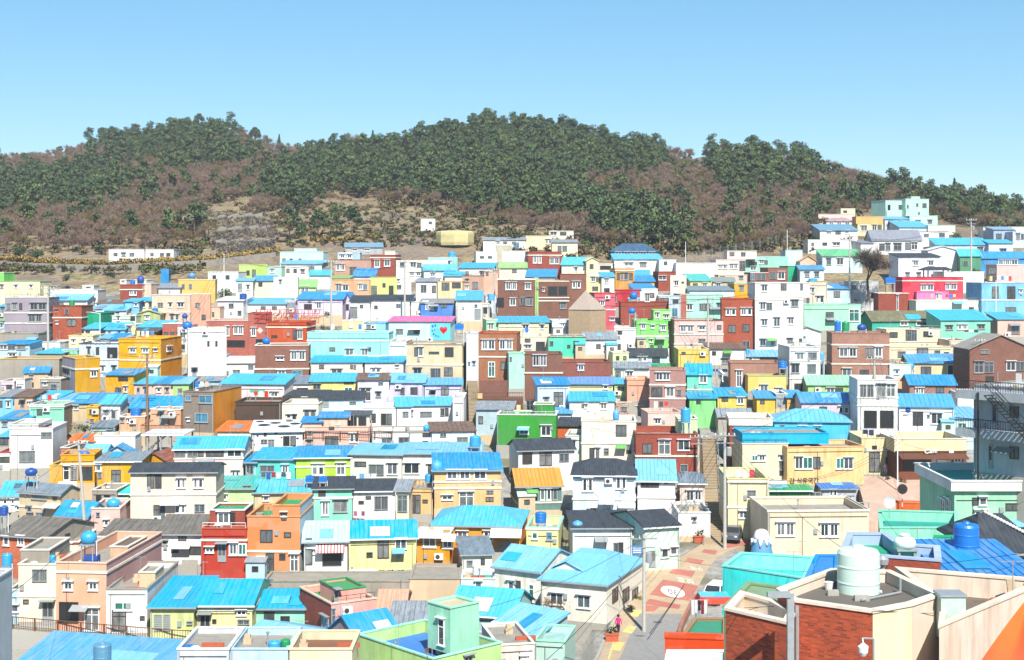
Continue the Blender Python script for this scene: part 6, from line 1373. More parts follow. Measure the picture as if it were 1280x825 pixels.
TL = '''176 354 9 9 nv b domed dark blue tank on the red brick house's white roof box
166 356 6 6 bl c small blue tank beside the domed one on the red brick house
90 383 7 8 gr c green tank in front of the white flat roofed house at upper left
234 411 12 9 bl b round blue tank on the narrow pink balcony house
231 398 7 6 nv b small dark blue tank behind the pink balcony house
194 392 7 7 bl c small blue tank on the olive green curved gable
240 348 10 7 st b grey blue tank on the light yellow house's roof
39 594 15 9 nv b flat navy blue tank left of the yellow terrace house
106 572 13 9 bl b blue ball tank in front of the yellow terrace's light blue roofs
170 522 13 12 bl c large blue tank on the salmon flat roof above the deck
142 634 17 11 cy b big blue tank below the yellow house with orange trim
5 644 11 11 nv c dark blue tank at the left frame edge below the teal roof
9 707 13 15 cy c blue tank beside the orange brick cottage at the left frame edge
111 679 20 15 cy b largest blue tank of the left side, beside the red brick yard
66 703 8 9 cy c small blue tank next to the concrete roof box of the cream house
115 703 17 10 nv q square dark blue tank on the pink house's roof terrace
343 819 16 18 cy c round blue tank beside a green one at the bottom edge
357 820 12 21 gr c green tank beside the round blue one at the bottom edge
128 829 22 25 st c steel blue tank in front of the long corrugated roof
238 820 16 14 bl q square blue tank on the grey white roof at the bottom left
388 602 11 8 bl q left blue box tank in front of the lime green cottage
404 602 10 7 bl q right blue box tank in front of the lime green cottage
533 539 8 8 cy b small blue ball tank on the concrete roofed pale cottage
594 558 14 13 cy c cyan tank at the end of the brown roofed cottage
546 590 14 14 sb b pale sky blue ball tank left of the peach house
536 602 10 9 cy c cyan tank below the pale sky blue ball tank
676 653 14 13 bl c bright blue tank on the mint parapet of the narrow yellow house
722 660 13 9 sb b pale blue tank behind the white wall of the lane corner
614 375 9 8 sb c light blue tank on the narrow house left of the big brown brick block
574 412 11 8 bl q blue box tank right of the heart mural
565 322 9 7 cy c blue tank above the teal grey house at the top centre
333 430 10 8 bl b round blue tank in front of the terracotta red house
304 374 9 7 nv c dark blue tank below the round dark green tree
792 374 10 9 bl b round blue tank on the deep red house
790 392 9 7 bl b round blue tank in front of the bright green house's top
871 444 11 8 bl b round blue tank on the yellow house left of the white gable
934 443 6 7 cy c cyan tank between the white gable and the pale mint house
978 460 11 9 bl c blue tank on the brown brick house right of centre
857 527 12 17 cy c tall blue tank beside the pale pink rounded parapet
770 526 8 14 sb b light blue tank left of the rust trimmed terrace
1136 462 13 10 cy b blue tank in front of the long blue roofs on the right
1134 517 14 11 nv b dark blue tank on the white house with blue roof
1047 414 8 13 bl c blue one of the tanks standing on the dusty pink brick house
1057 414 9 12 gr c green one of the tanks standing on the dusty pink brick house
1077 413 11 8 nv b dark blue flat tank on the dusty pink brick house
1027 450 6 9 sb c light blue tank right of the white three tier house
1016 358 11 10 cy c turquoise tank on the tall cream white apartment house
1112 354 12 8 bl q blue box tank left of the bright red house'''
for ln in TL.splitlines():
    a = ln.split(' ', 6); x, yb, w, hh = (float(t) for t in a[:4]); col, st, lab = a[4], a[5], a[6]
    if st not in 'cbqd': continue
    h = host(x, yb); Y = (h.O.y if h else D(yb+8)) + .9; k = Y/F
    tank(st, w*k, hh*k, col, lab, at(x, yb, Y), 2.2)
tank('c', 52*51/F, 62*51/F, 'mw', 'huge mint white water tank on the nearest brick house roof', at(1073, 747, 51), .12, n=40)
tank('c', 31*72/F, 40*72/F, 'bl', 'tall blue cylinder tank between the mint house and the blue sheet roof', at(1208, 694, 72), 2.5, n=28)
tank('d', 27*71/F, 16*71/F, 'wh', 'low white domed tank behind the near brick house with green roof floor', at(1131, 684, 71), 1.5, n=28)

# ------------------------------------------------------------------ utility poles and cables
PL = '''60 358 440 0 c pale utility pole in front of the lilac grey block at upper left
184 443 538 0 b brown utility pole left of the grey brown block house
280 317 376 0 w slim white pole beside the round dark green tree
414 325 420 0 c utility pole in front of the lilac white blue roofed house
506 325 402 0 c utility pole left of the pink roofed mural house
618 335 392 0 c utility pole at the left of the big brown brick block
885 370 455 0 c utility pole in front of the pink house with rust bands
873 543 602 0 c utility pole on the brick tenement side of the stairway
906 540 686 0 d tallest utility pole beside the long stairway with transformer
857 302 334 0 t thin pole at the left end of the wood's wire fence
984 287 318 0 t thin white pole at the right end of the wood's wire fence
1062 293 380 0 c utility pole left of the bare tree
1214 273 354 0 d dark utility pole on the upper right slope
1245 350 404 0 w slim pole in front of the sky blue house at the right edge
1093 445 546 0 c utility pole before the white glazed balcony house
1227 423 486 0 c stout pole in front of the red brick grey gabled house
1122 547 614 0 w white pole between the cream cafe house and the brown cafe
1209 540 590 -6 c leaning pole at the right end of the brown cafe
805 668 838 0 d pale concrete utility pole standing on the road at bottom right
960 596 664 0 c utility pole at the corner of the pale yellow house
98 550 672 10 c leaning grey utility pole in front of the yellow terrace house'''
POLES = {}
for ln in PL.splitlines():
    a = ln.split(' ', 5); x, yt, yb, le = (float(t) for t in a[:4]); sty, lab = a[4], a[5]
    Y = D(min(yb, 820)); 
    if x == 805: Y = D(790)
    b0 = at(x+le, yb, Y); t0 = at(x, yt, Y); zb = min(b0.z, zg(b0.x, Y))-1.5
    root = thing('utility_pole', lab, 'utility pole', (b0.x, b0.y, b0.z), 0, 'utility poles'); top = t0-b0; H = top.z
    mat = {'b': plain('brown_pole', '8a6a52', .8, k=.8), 'w': FW, 't': FW}.get(sty, plain('pole_concrete', 'b5b1a8', .85, k=.85))
    s = MB(); rr = .17 if sty in 'cdb' else .07; s.bar(Vector((0,0,zb-b0.z)) - top*0.0, top, rr*1.15, 10, rr*.75); s.build('shaft', mat, root)
    if sty in 'cdb':
        c = MB(); z = H-.35
        for q in ((0, 1.1), (-.75, .9)): c.box(top.x-q[1], top.x+q[1], -.17, -.07, z+q[0]-.05, z+q[0]+.05)
        c.build('crossarm', STEEL, root); 
        if 'INS' not in globals(): q0 = MB(); q0.lathe((0,0,0), [(.05,0),(.08,.06),(.05,.1),(.07,.16),(.02,.22)], 8); INS = q0.mesh('insulator', plain('porcelain', 'd8d0c4', .3))
        for q in (-.95, -.4, .4, .95): link('insulator', INS, root, (top.x+q, -.12, z+.05))
    if sty == 'd':
        d = MB(); d.lathe((top.x+.42, 0, H-2.4), [(.24,0),(.27,.05),(.27,.8),(.2,.9)], 12); d.build('transformer', FG, root)
    POLES[int(x)] = t0
CABLE = plain('cable', '26262a', .6)
def cable(a, b, sag, label, r=.022, n=12, strands=(0,)):
    m = MB(); a, b = Vector(a), Vector(b); mid = (a+b)/2
    for s in strands:
        pts = [a.lerp(b, i/n) + Vector((s, 0, -sag*4*(i/n)*(1-i/n))) - a for i in range(n+1)]
        for p, q in zip(pts, pts[1:]): m.bar(p, q, r, 4)
    o = m.build('power_cable', CABLE, None, loc=a); tag(o, label, 'cable', 'power cables'); return o
for i, j, sag, la in ((805,906,1.2,'black cables from the road pole up to the stairway transformer pole'),(906,885,2.0,'cables climbing from the stairway pole to the pink house pole'),(906,960,.8,'cables between the stairway pole and the pale yellow house corner'),(960,1122,1.6,'cables from the pale yellow house corner to the cafe pole'),
  (98,184,1.0,'cables between the leaning grey pole and the brown pole'),(184,280,3.0,'cables from the brown pole up to the slim white pole'),(280,414,1.6,'cables over the light lime house'),(414,506,1.4,'cables over the long white charcoal roofed cottage'),(506,618,1.5,'cables over the white houses left of the big brick block'),
  (618,885,3.5,'long cables over the centre from the brick block to the pink house'),(885,1062,3.0,'long cables past the terracotta tower to the bare tree'),(1062,1214,2.0,'cables over the wide slate roofed white house'),(1093,1227,1.8,'cables over the blue roofs on the right'),(1122,1093,1.0,'cables rising from the cafe pole to the glazed balcony house'),(873,906,.4,'short cables between the two poles at the stairway'),(60,184,3.0,'cables from the lilac grey block down to the brown pole'),(1214,1245,.8,'cables above the pink brick house at the right edge')):
    cable(POLES[i]-Vector((0,0,.3)), POLES[j]-Vector((0,0,.3)), sag, la, .02, 14, (-.6, .6, 0))
cable(POLES[805]-Vector((0,0,1.5)), at(640, 860, 100), .8, 'black cable from the road pole down across the lime green house')
cable(at(889, 676, 146), at(812, 792, 117), .3, 'thick black cable crossing above the painted 30 on the road', .035)
cable(at(1290, 620, 110), at(905, 772, 47), .6, 'thin cable running past the near mint white tank', .012)
cable(at(1290, 752, 52), at(1090, 762, 46.2), .25, 'thin cable across the near cream wall', .01)
cable(at(14, 742, 84), at(120, 640, 150), .5, 'thin cable from the grey wall corner over the cream house', .02)
# street lamp
b = at(125, 436, 226); root = thing('street_lamp', 'white street lamp with curved arm above the lilac two storey house', 'street lamp', b); s = MB(); hz = 44/F*226; s.bar((0,0,-1), (0,0,hz), .08, 8, .05); s.bar((0,0,hz), (-1.6,0,hz+.25), .045, 6); s.build('post', FW, root); s = MB(); s.box(-2.2,-1.5,-.15,.15,hz+.18,hz+.32); s.build('lamp_head', FG, root)

# ------------------------------------------------------------------ the nearest roofs
def prism_house(name, label, pts, zt, ph, cols, floor, cap, depth=16, t=.2, capw=.05, cat='house'):
    """pts: (picture x, distance) of the wall corners, counter-clockwise from above; zt: top below eye level"""
    P = [Vector(((x-CX)/F*Y, Y, 0)) for x, Y in pts]; O = P[0].copy(); O.z = EYE+zt-3; n = len(P); L = [p-Vector((O.x, O.y, 0)) for p in P]
    def off(d):
        r = []
        for i in range(n):
            a, b, c = L[i-1], L[i], L[(i+1) % n]; e1, e2 = (b-a).normalized(), (c-b).normalized(); n1, n2 = Vector((-e1.y, e1.x, 0)), Vector((-e2.y, e2.x, 0)); k = (n1+n2); k = k/max(.25, k.length_squared)*2*d; r.append(b+k)
        return r
    root = thing(name, label, cat, O, 0, VG); m = MB(); q = off(t); mats = []
    for c in cols:
        if c not in mats: mats.append(c)
    m.ring([(p.x,p.y) for p in L], [(p.x,p.y) for p in q], -depth, 3, 3-ph, [mats.index(c) for c in cols], len(mats))
    m.build('wall', [wallmat(c) for c in mats]+[wallmat(cap)], root)
    r = MB(); r.poly([(p.x,p.y,3-ph+.01) for p in q]); r.build('roof', floor_mat(floor), root)
    a, b = off(-capw), off(t+.04); c = MB(); c.ring([(p.x,p.y) for p in a], [(p.x,p.y) for p in b], 3.004, 3.10, 3.004); c.build('coping', paint(cap), root); return root, O
root, O = prism_house('house', 'nearest house, red brown brick with cream corner and dark flat roof', [(990,48),(1091,46.4),(1140,47.4),(1176,48.8),(1112,52.6),(1040,52.9),(972,49.6)], -11.39, .35, ['fb','f5e6be','f3dac6','f3dac6','fb','fb','fb'], '6f675e', 'f3e2cc')
w = MB(); w.bar((.15,-.12,2.9), (.15,-.12,-9), .07, 8); w.build('downpipe', STEEL, root)
prism_house('house', 'near brick house wing with cream parapet left of the big mint white tank', [(907,48.7),(986,46.7),(994,48.2),(968,49.8),(926,51.2)], -11.85, .45, ['fb','fb','fb','fb','fb'], 'e8d6b8', 'f3e0cc')
prism_house('house', 'near pinkish cream roof terrace house at the bottom right corner', [(1174,46.2),(1292,52.0),(1292,53.2),(1120,55.2),(1178,49.4)], -11.82, .8, ['f2d2c0','f2d2c0','f3dac6','f3dac6','f3dac6'], '7a6a58', 'f3dcc8')
prism_house('house', 'brick house with green roof floor and lavender blue parapet behind the big tank', [(1050,68.8),(1176,67),(1174,70.5),(1125,71.2),(1107,74),(1060,74)], -14.0, .55, ['rb']*6, '19a878', 'aebfe0', t=.25)
prism_house('house', 'bright turquoise walled flat roof house at the road side', [(903,98),(1006,94),(1018,101),(926,102.6)], -20.8, 1.0, ['44f2ea','44f2ea','8a5a44','8a5a44'], '40eee4', '8ae8e0', 14)
prism_house('shed', 'flat shed with olive green roof between the turquoise house and the near brick', [(905,66),(992,64),(1002,69.6),(935,71.2)], -15.96, .04, ['6f8f6a']*4, '8aa87e', '8aa87e', cat='shed')
prism_house('shed', 'small blue roofed shed squeezed right of the turquoise house', [(1003,78),(1048,76),(1048,86),(1020,86)], -17.6, .04, ['lb']*4, '2a8fe0', '2a8fe0', cat='shed')
prism_house('house', 'white flat roof at the bottom edge left of the near brick house', [(826,75),(912,75),(910,82.2),(834,82.2)], -22.4, .15, ['e6ecea']*4, 'dfe8e6', 'eef2f0')
prism_house('garden_wall', 'orange red terrace wall with brick end beside the road', [(831,83.6),(906,83.2),(906,84.2),(831,84.6)], -22.0, .02, ['e05a2c']*4, 'e05a2c', 'e05a2c', cat='wall')
prism_house('terrace', 'green floored terrace with planted bed beside the road', [(846,88),(908,88),(908,94),(868,94)], -23.45, .1, ['a07a58']*4, '2f9c78', 'a88a60', cat='terrace')
prism_house('terrace', 'teal floored mint terrace below the plaza', [(1100,101),(1197,101),(1197,107.5),(1098,108.5)], -18.7, .75, ['mint']*4, '17a696', '8fe0c0', 12, cat='terrace')
prism_house('terrace', 'lower mint terrace block in front of the teal floored one', [(1122,92),(1172,91),(1197,96),(1197,100),(1128,100)], -19.3, .15, ['mint']*5, '8fd8b8', 'a5e6c8', 12, cat='terrace')
prism_house('shed', 'green netted lean-to left of the tall blue cylinder tank', [(1162,74),(1193,71),(1196,79),(1168,79)], -15.1, .03, ['1f9c70']*4, '1fa878', '1fa878', cat='shed')
prism_house('garden_wall', 'orange wall along the plaza edge below the cafe', [(1120,151),(1176,150),(1176,151.2),(1120,152.2)], -25.2, .02, ['d9652c']*4, 'd9652c', 'e07a44', 6, cat='wall')
# small things on the near roofs
root = thing('steel_post', 'grey steel post with channel arm before the near brick wall', 'post', at(988, 760, 45.6)); s = MB(); s.box(-.11,.11,-.09,.09,-9,.45); s.build('shaft', FG, root); s = MB(); s.box(-.75,-.02,-.13,.13,.36,.52); s.build('arm', FG, root)
root = thing('cabinet', 'pale green metal cabinet on the pinkish cream roof terrace', 'cabinet', at(1189, 786, 48.2)); s = MB(); s.box(-.42,.42,-.25,.5,-.3,1.15); s.build('body', plain('cabinet_green', 'b6d0c0', .5, k=.8), root); s = MB(); s.box(-.46,.46,-.3,.56,1.15,1.22); s.build('lid', STEEL, root); s = MB(); s.box(-.42,.42,-.262,-.252,.35,.39); s.build('strap', RUBBER, root)
root = thing('wall_lamp', 'white lantern lamp on a bracket at the near brick wall', 'lamp', at(1079, 812, 45.2)); s = MB(); s.lathe((0,0,-.2), [(.08,0),(.15,.12),(.17,.3),(.1,.36),(.03,.42)], 12); s.build('lantern', plain('lamp_glass', 'f0f0ea', .3, k=.9), root); s = MB(); s.bar((0,0,.22), (0,.1,.34), .025, 6); s.bar((0,.1,.34), (.38,.2,.3), .03, 6); s.bar((.38,.2,.3), (.38,.2,-1.2), .035, 6); s.build('bracket', STEEL, root)
def antenna(px, py, Y, H, label):
    root = thing('tv_antenna', label, 'antenna', at(px, py, Y), 0, 'roof antennas'); s = MB(); s.bar((0,0,-.3), (0,0,H), .018, 6); s.build('mast', STEEL, root); s = MB(); s.bar((-.5,0,H-.05), (.5,0,H-.05), .012, 4)
    for i in range(6): s.bar((-.45+i*.18,-.22,H-.05), (-.45+i*.18,.22,H-.05), .008, 4)
    s.build('aerial', STEEL, root)
antenna(1266, 746, 51.5, 1.35, 'roof antenna on the near terrace wall at the right edge'); antenna(992, 716, 97, 1.5, 'left antenna inside the turquoise parapet'); antenna(1000, 706, 99, 1.7, 'right taller antenna inside the turquoise parapet'); antenna(1147, 690, 92, 1.6, 'antenna beside the lower mint terrace'); antenna(498, 800, 99, 3.2, 'tall pale antenna before the tilted bright blue roof'); antenna(535, 818, 99, 1.6, 'antenna on the lime green house roof')
# orange tarpaulin
m = MB(); q = [at(1226,826,42.5), at(1300,842,40.5), at(1300,742,46.5), at(1284,748,46.6)]; o0 = q[0]; g = []
for i in range(13):
    row = []
    for j in range(13):
        u, v = i/12, j/12; p = (q[0]*(1-u)+q[1]*u)*(1-v) + (q[3]*(1-u)+q[2]*u)*v; p = p - o0; p.z += .05*math.sin(u*9+v*3) - .25*math.sin(PI*u)*math.sin(PI*v); row.append(p)
    g.append(row)
for i in range(12):
    for j in range(12): m.poly([g[i][j], g[i+1][j], g[i+1][j+1], g[i][j+1]])
for i in range(12): m.poly([g[i][0], g[i][0]+Vector((0,0,-.25)), g[i+1][0]+Vector((0,0,-.25)), g[i+1][0]])
tag(m.build('tarpaulin', plain('orange_tarpaulin', 'f26a22', .45, k=.8, vary=.1, scale=2), None, True, o0), 'orange tarpaulin stretched over the bottom right corner', 'tarpaulin')
# painted cone tank (blue with a white cap)
root = thing('painted_tank', 'blue cone shaped tank painted with a white snowcap behind the turquoise parapet', 'tank', at(952, 696, 106)); s = MB(); k = 106/F
s.lathe((0,0,0), [(16*k,-1),(15*k,0),(13*k,9*k),(11.2*k,18*k),(9.4*k,26*k)], 24); s.build('body', plain('slate_blue_paint', '5f9cc8', .6, k=.75), root, True)
s = MB(); s.lathe((0,0,0), [(10.6*k,21.5*k),(9.9*k,26*k),(8.2*k,31*k),(6.4*k,33*k),(3*k,34.5*k)], 24)
for i in range(9):
    a = i*.7+.2; l = R.uniform(3,8)*k; b0 = 21.5*k; r0, r1 = 10.55*k, (10.55+l/k*.22)*k+.02
    s.bar((math.cos(a)*r0, math.sin(a)*r0, b0+.06), (math.cos(a)*r1, math.sin(a)*r1, b0-l), .17, 6, .07)
s.build('white_cap', paint('f6f6f4', .1), root, True)
# ------------------------------------------------------------------ landmark buildings
k = 226/F; root = thing('timber_tower', 'timber clad tower with pointed pyramid roof', 'tower', at(733, 430, 226)); s = MB(); pts = [(-22*k,-.2),(4*k,-1.6),(24*k,0),(20*k,4.5),(-14*k,4.8)]; s.prism(pts, -6, 43*k); 
WDL = plain('weathered_timber', 'b39b7e', .85, k=.7, vary=.35, scale=3); s.build('wall', WDL, root)
s = MB(); e = [(x*1.05, y*1.08-.05) for x, y in pts]; zt = 43*k
for i in range(5): a, b = e[i], e[(i+1) % 5]; s.poly([(a[0],a[1],zt+.01), (b[0],b[1],zt+.01), (0,2,67*k)])
s.build('roof', plain('weathered_shingle', 'a8998c', .85, k=.7, vary=.3, scale=3), root); s = MB()
for i in range(3):
    a, b = Vector((*pts[i], 0)), Vector((*pts[(i+1) % 5], 0)); nrm = (b-a).cross(Vector((0,0,1))).normalized(); n = int((b-a).length/.28)
    for j in range(n+1): p = a.lerp(b, j/n) + nrm*.03; s.box(p.x-.025, p.x+.025, p.y-.025, p.y+.025, -3, zt-.02)
s.build('slat_cladding', WDL, root)
g = hill_point(568, 309); root = thing('bunker', 'rounded yellowish concrete bunker on the dry slope', 'bunker', g); k = g.y/F; s = MB(); w = 24*k; hh = 20*k
s.lathe((0,3,0), [(w*.96,hh*.12),(w,hh*.3),(w,hh*.8),(w*.97,hh*.95),(w*.9,hh*1.02),(w*.3,hh*1.06)], 8); s.build('shell', plain('mossy_concrete', 'd2c690', .9, k=.7, vary=.3, scale=1), root); s = MB(); s.lathe((0,3,-2), [(w*.8,0),(w*.8,2+hh*.13)], 8); s.build('base', plain('dark_concrete', '4a463e', .9, k=.7), root)
root = thing('viewing_deck', 'brown timber viewing deck on tall posts left of the grey brown block house', 'deck', at(203, 543, 172)); k = 172/F; s = MB(); w = 27*k; s.box(-w, w, 0, 6, -.18, 0); s.build('floor', FW, root); ps = MB(); ps.box(-.1,.1,-.1,.1,-7,-.18); pme = ps.mesh('post', FG)
for x in (-.72, -.1, .35, .92): link('post', pme, root, (x*w, .3, 0)); link('post', pme, root, (x*w, 5.5, 0))
s = MB(); s.bar((-w,0,1.1), (w,0,1.1), .05); s.bar((-w,0,1.1), (-w,6,1.1), .05)
for i in range(36): x = -w+2*w*i/35; s.bar((x,0,0), (x,0,1.1), .025, 4)
s.build('railing', WOODB, root); s = MB()
for i in range(12): s.box(-w*.1-i*.28, -w*.1-i*.28+.3, 1.0, 2.2, -.5-i*.22, -.42-i*.22)
s.build('steps', STEEL, root)
root = thing('deck_terrace', 'dark brown timber terrace with railing below the brown orange brick house', 'terrace', at(622, 500, 195)); k = 195/F; s = MB(); s.box(-32*k, 32*k, 0, 6, -4, 0); s.build('floor', plain('dark_timber', '6e4634', .8, k=.7, vary=.3), root); s = MB()
for i in range(30): x = (-32+64*i/29)*k; s.bar((x,0,0), (x,0,1.0), .03, 4)
s.bar((-32*k,0,1.0), (32*k,0,1.0), .06); s.build('railing', WOODB, root); s = MB(); s.box(-25*k,-19*k,-.06,-.02,.2,.95); s.build('notice_board', paint('e2c28a'), root)
s = MB(); s.box(-24*k, 15*k, 6.2, 6.5, 0, 20*k); s.build('back_wall', wallmat('br'), root)
k = 282/F; root = thing('pavilion', 'dark roofed open pavilion above the bright red house', 'pavilion', at(1172, 347, 282)); s = MB()
for x in (-12, 13): 
    for y in (0, 3): s.box(x*k-.1, x*k+.1, y-.1, y+.1, -2, 9*k)
s.build('posts_frame', FD, root); s = MB(); s.prism([(-18*k,-.8),(19*k,-.8),(19*k,4),(-18*k,4)], 9*k, 9*k+.12); s.faces([(-18*k,-.8,9*k+.12),(19*k,-.8,9*k+.12),(19*k,4,9*k+.12),(-18*k,4,9*k+.12),(-12*k,1.6,13.5*k),(13*k,1.6,13.5*k)], [(0,1,5,4),(1,2,5),(2,3,4,5),(3,0,4)]); s.build('roof', tile('K'), root)
# red lattice screen on the terracotta house
Y = D(434)+1.0; root = thing('lattice_screen', 'red lattice screen standing on the terracotta red house', 'screen', at(358, 403, Y)); k = Y/F; s = MB()
for i in range(30): x = (-40+80*i/29)*k; s.bar((x,0,0), (x+R.uniform(-.3,.3),0,16*k), .05, 4); s.bar((x,0,R.uniform(0,8)*k), (x+8*k,0,R.uniform(6,16)*k), .05, 4)
for q in (0, .35, .7, 1): s.bar((-40*k,0,16*k*q), (40*k,0,16*k*q), .05, 4)
s.build('lattice', plain('red_paint', 'b8403a', .6, k=.75), root)

# ------------------------------------------------------------------ murals, writing, patches that belong to one house
def find(lab): return next(h for h in HOUSES if h.label.startswith(lab))
def wall_xy(h, px, py):
    r = Vector(((px-CX)/F, 1, (HY-py)/F)); p = r*(h.O.dot(h.n)/r.dot(h.n)); return (p-h.O).dot(h.u), EYE+p.z-h.z0
def wall_text(h, txt, px, py, wpx, mat, name='lettering', y=-.03, tilt=0):
    vs, fs = text_data(txt, 1.0, .022); x0, x1 = min(v.x for v in vs), max(v.x for v in vs); a, z = wall_xy(h, px, py); b, _ = wall_xy(h, px+wpx, py); s = (b-a)/(x1-x0); m = MB()
    m.faces([(a+v.x*s, y, z+v.y*s+v.x*s*tilt) for v in vs], fs); return m.build(name, mat, h.root)
INK = plain('black_paint', '2a211c', .7)
wall_text(find('apricot'), '감 식유국간', 1005, 601.5, 37, INK, tilt=0)
CF = find('dark brown cafe'); wall_text(CF, 'Cafe', 1161, 562.5, 16, paint('f4f4f2', .05), 'sign_lettering', -.75, .1)
m = MB()
for x0, x1, y0, y1 in ((1171,1182,568,583),(1164,1170,573,578),(1186,1192,562,566),(1162,1168,583,586)):
    (a, z1), (b, z0) = wall_xy(CF, x0, y0), wall_xy(CF, x1, y1); m = MB(); m.box(a, b, -.09, -.03, z0, z1); m.build('menu_board', paint('e8e8e2', .05), CF.root)
m = MB(); (a, z1), (b, z0) = wall_xy(CF, 1122, 566), wall_xy(CF, 1206, 571); m.faces([(a,-.02,z1),(b,-.02,z1),(b,-1.5,z0),(a,-1.5,z0),(a,-.02,z1-.08),(b,-.02,z1-.08),(b,-1.5,z0-.08),(a,-1.5,z0-.08)], [(0,3,2,1),(4,5,6,7),(3,7,6,2),(0,4,7,3),(1,2,6,5)]); m.build('awning', paint('6e4236', .3), CF.root)
H = find('pale aqua house with pink'); (a, z1), (b, z0) = wall_xy(H, 538, 404), wall_xy(H, 563, 425); m = MB(); m.box(a, b, -.07, -.004, z0, z1); mu = m.build('mural', paint('6fd0ea', .1), H.root); w_, h_ = b-a, z1-z0
m = MB(); hp = []
for i in range(28): t = 2*PI*i/28; hp.append((a+w_*.66+w_*.19*math.sin(t)**3, -.085, z0+h_*.60+h_*.0165*(13*math.cos(t)-5*math.cos(2*t)-2*math.cos(3*t)-math.cos(4*t))))
m.poly(hp); m.build('heart', paint('d8202c', .05), mu); m = MB()
for x, y, r in ((.12,.82,.07),(.25,.86,.06),(.10,.55,.05),(.16,.35,.06),(.28,.25,.05),(.4,.2,.04),(.22,.6,.04)): m.poly([(a+w_*(x+r*.8*math.cos(t)), -.082, z0+h_*(y+r*1.3*math.sin(t))) for t in [2*PI*i/10 for i in range(10)]])
m.build('blue_figures', paint('1e6fb4', .05), mu)
H = find('pinkish white house with aqua'); a, z1 = wall_xy(H, 322, 484); b, z0 = wall_xy(H, 322, 505); m = MB(); c = a
for i in range(5): m.box(c-.35+i*.18, c-.29+i*.18, -.02, -.004, z0, z0+(z1-z0)*.6)
for i in range(7): m.poly([(c-.9+i*.3+.16*math.cos(t), -.02, z0+(z1-z0)*.78+.3*math.sin(t)*(1 if i % 2 else .8)) for t in [2*PI*j/9 for j in range(9)]])
m.build('tree_mural', paint('3fc0a0', .1), H.root)
H = find('white house with black spots'); blk = plain('black_spot_paint', '24262a', .7)
m = MB()
for px, py, r in ((322,545,1.5),(345,541,2.2),(352,547,1.3),(372,548,1.8),(368,558,1.5),(376,541,1.2),(318,556,1.2)):
    x, z = wall_xy(H, px, py); k = H.O.y/F; m.poly([(x+r*k*math.cos(t)*R.uniform(.8,1.2), -.012, z+r*.7*k*math.sin(t)) for t in [2*PI*i/12 for i in range(12)]])
for fx, fy, r in ((.2,.5,.62),(.42,.7,.5),(.62,.35,.6),(.82,.6,.55),(.1,.85,.4),(.7,.88,.4)):
    yr = EYE+(HY-526)/F*(H.O.y+H.dep)-H.z0; x = H.xa+(H.xb-H.xa)*fx; y = H.dep*fy; sl = min(1.0, (yr-H.zt)/H.dep); sl = max(sl, .06)
    m.poly([(x+r*1.3*math.cos(t)*R.uniform(.8,1.2), y+r*1.2*math.sin(t), H.zt+sl*(y+r*1.2*math.sin(t))+.145) for t in [2*PI*i/12 for i in range(12)]])
m.build('black_spots_paint', blk, H.root)
H = find('white house with very pale'); (a, z1), (b, z0) = wall_xy(H, 395, 680), wall_xy(H, 431, 686); m = MB(); n = 18
for i in range(n): x0, x1 = a+(b-a)*i/n, a+(b-a)*(i+1)/n; m.faces([(x0,-.01,z1),(x1,-.01,z1),(x1,-.9,z0),(x0,-.9,z0),(x0,-.9,z0-.2),(x1,-.9,z0-.2)], [(0,3,2,1),(3,4,5,2)], i % 2)
m.build('awning', [paint('f4f0ee', .1), paint('e87f7a', .1)], H.root)
H = find('orange low house with white')
for x0, x1, y0, y1 in ((520,554,662,670),(553,570,667,674)):
    (a, z1), (b, z0) = wall_xy(H, x0, y0), wall_xy(H, x1, y1); m = MB(); m.faces([(a,-.05,z1),(b,-.05,z1),(b,-.8,z0),(a,-.8,z0),(a,-.05,z1-.06),(b,-.05,z1-.06),(b,-.8,z0-.1),(a,-.8,z0-.1)], [(0,3,2,1),(4,5,6,7),(3,7,6,2),(0,4,7,3),(1,2,6,5)]); m.build('awning', paint('eeeeec', .2), H.root)
H = find('bright orange house with hipped'); (a, z1), (b, z0) = wall_xy(H, 614, 658), wall_xy(H, 653, 668); m = MB(); m.faces([(a,-.05,z1),(b,-.05,z1),(b,-1.6,z0),(a,-1.6,z0),(a,-.05,z1-.06),(b,-.05,z1-.06),(b,-1.6,z0-.08),(a,-1.6,z0-.08)], [(0,3,2,1),(4,5,6,7),(3,7,6,2),(0,4,7,3),(1,2,6,5)]); m.build('awning', paint('efefec', .2), H.root)
H = find('pink brick house with pale diamond'); m = MB()
for px in (316, 325):
    x, z = wall_xy(H, px, 413); m.poly([(x-.5,-.015,z),(x,-.015,z-.5),(x+.5,-.015,z),(x,-.015,z+.5)])
m.build('diamond_pattern', paint('f2d8cc', .1), H.root)
H = find('house with black glazed tile'); m = MB(); s0 = Vector((H.xa+1.0, H.dep*.5, H.zt+1.9))
for i in range(16): m.lathe((H.xa+1.4-i*.0+i*.12, H.dep/2-i*.16, H.zt+(EYE+(HY-644)/F*(H.O.y+H.dep/2)-H.z0-H.zt)*(1-i/22)+.12), [(.10,0),(.12,.08),(.05,.16)], 8)
m.build('ridge_beads', paint('e8e6e0', .1), H.root)
m = MB(); m.box(0,.95,0,.08,0,.8); o = m.build('street_sign', paint('3f7fc4', .1), None, loc=at(790,693,131)); tag(o, 'blue and white street sign on the road corner by the pale mint house', 'sign'); m = MB()
for z in (.14,.34,.54): m.box(.1,.85,-.012,-.002,z,z+.1)
m.build('white_line_pattern', paint('f2f4f6', .05), o); m = MB(); m.bar((.5,.1,-3.2), (.5,.1,.7), .04); m.build('post', FG, o)

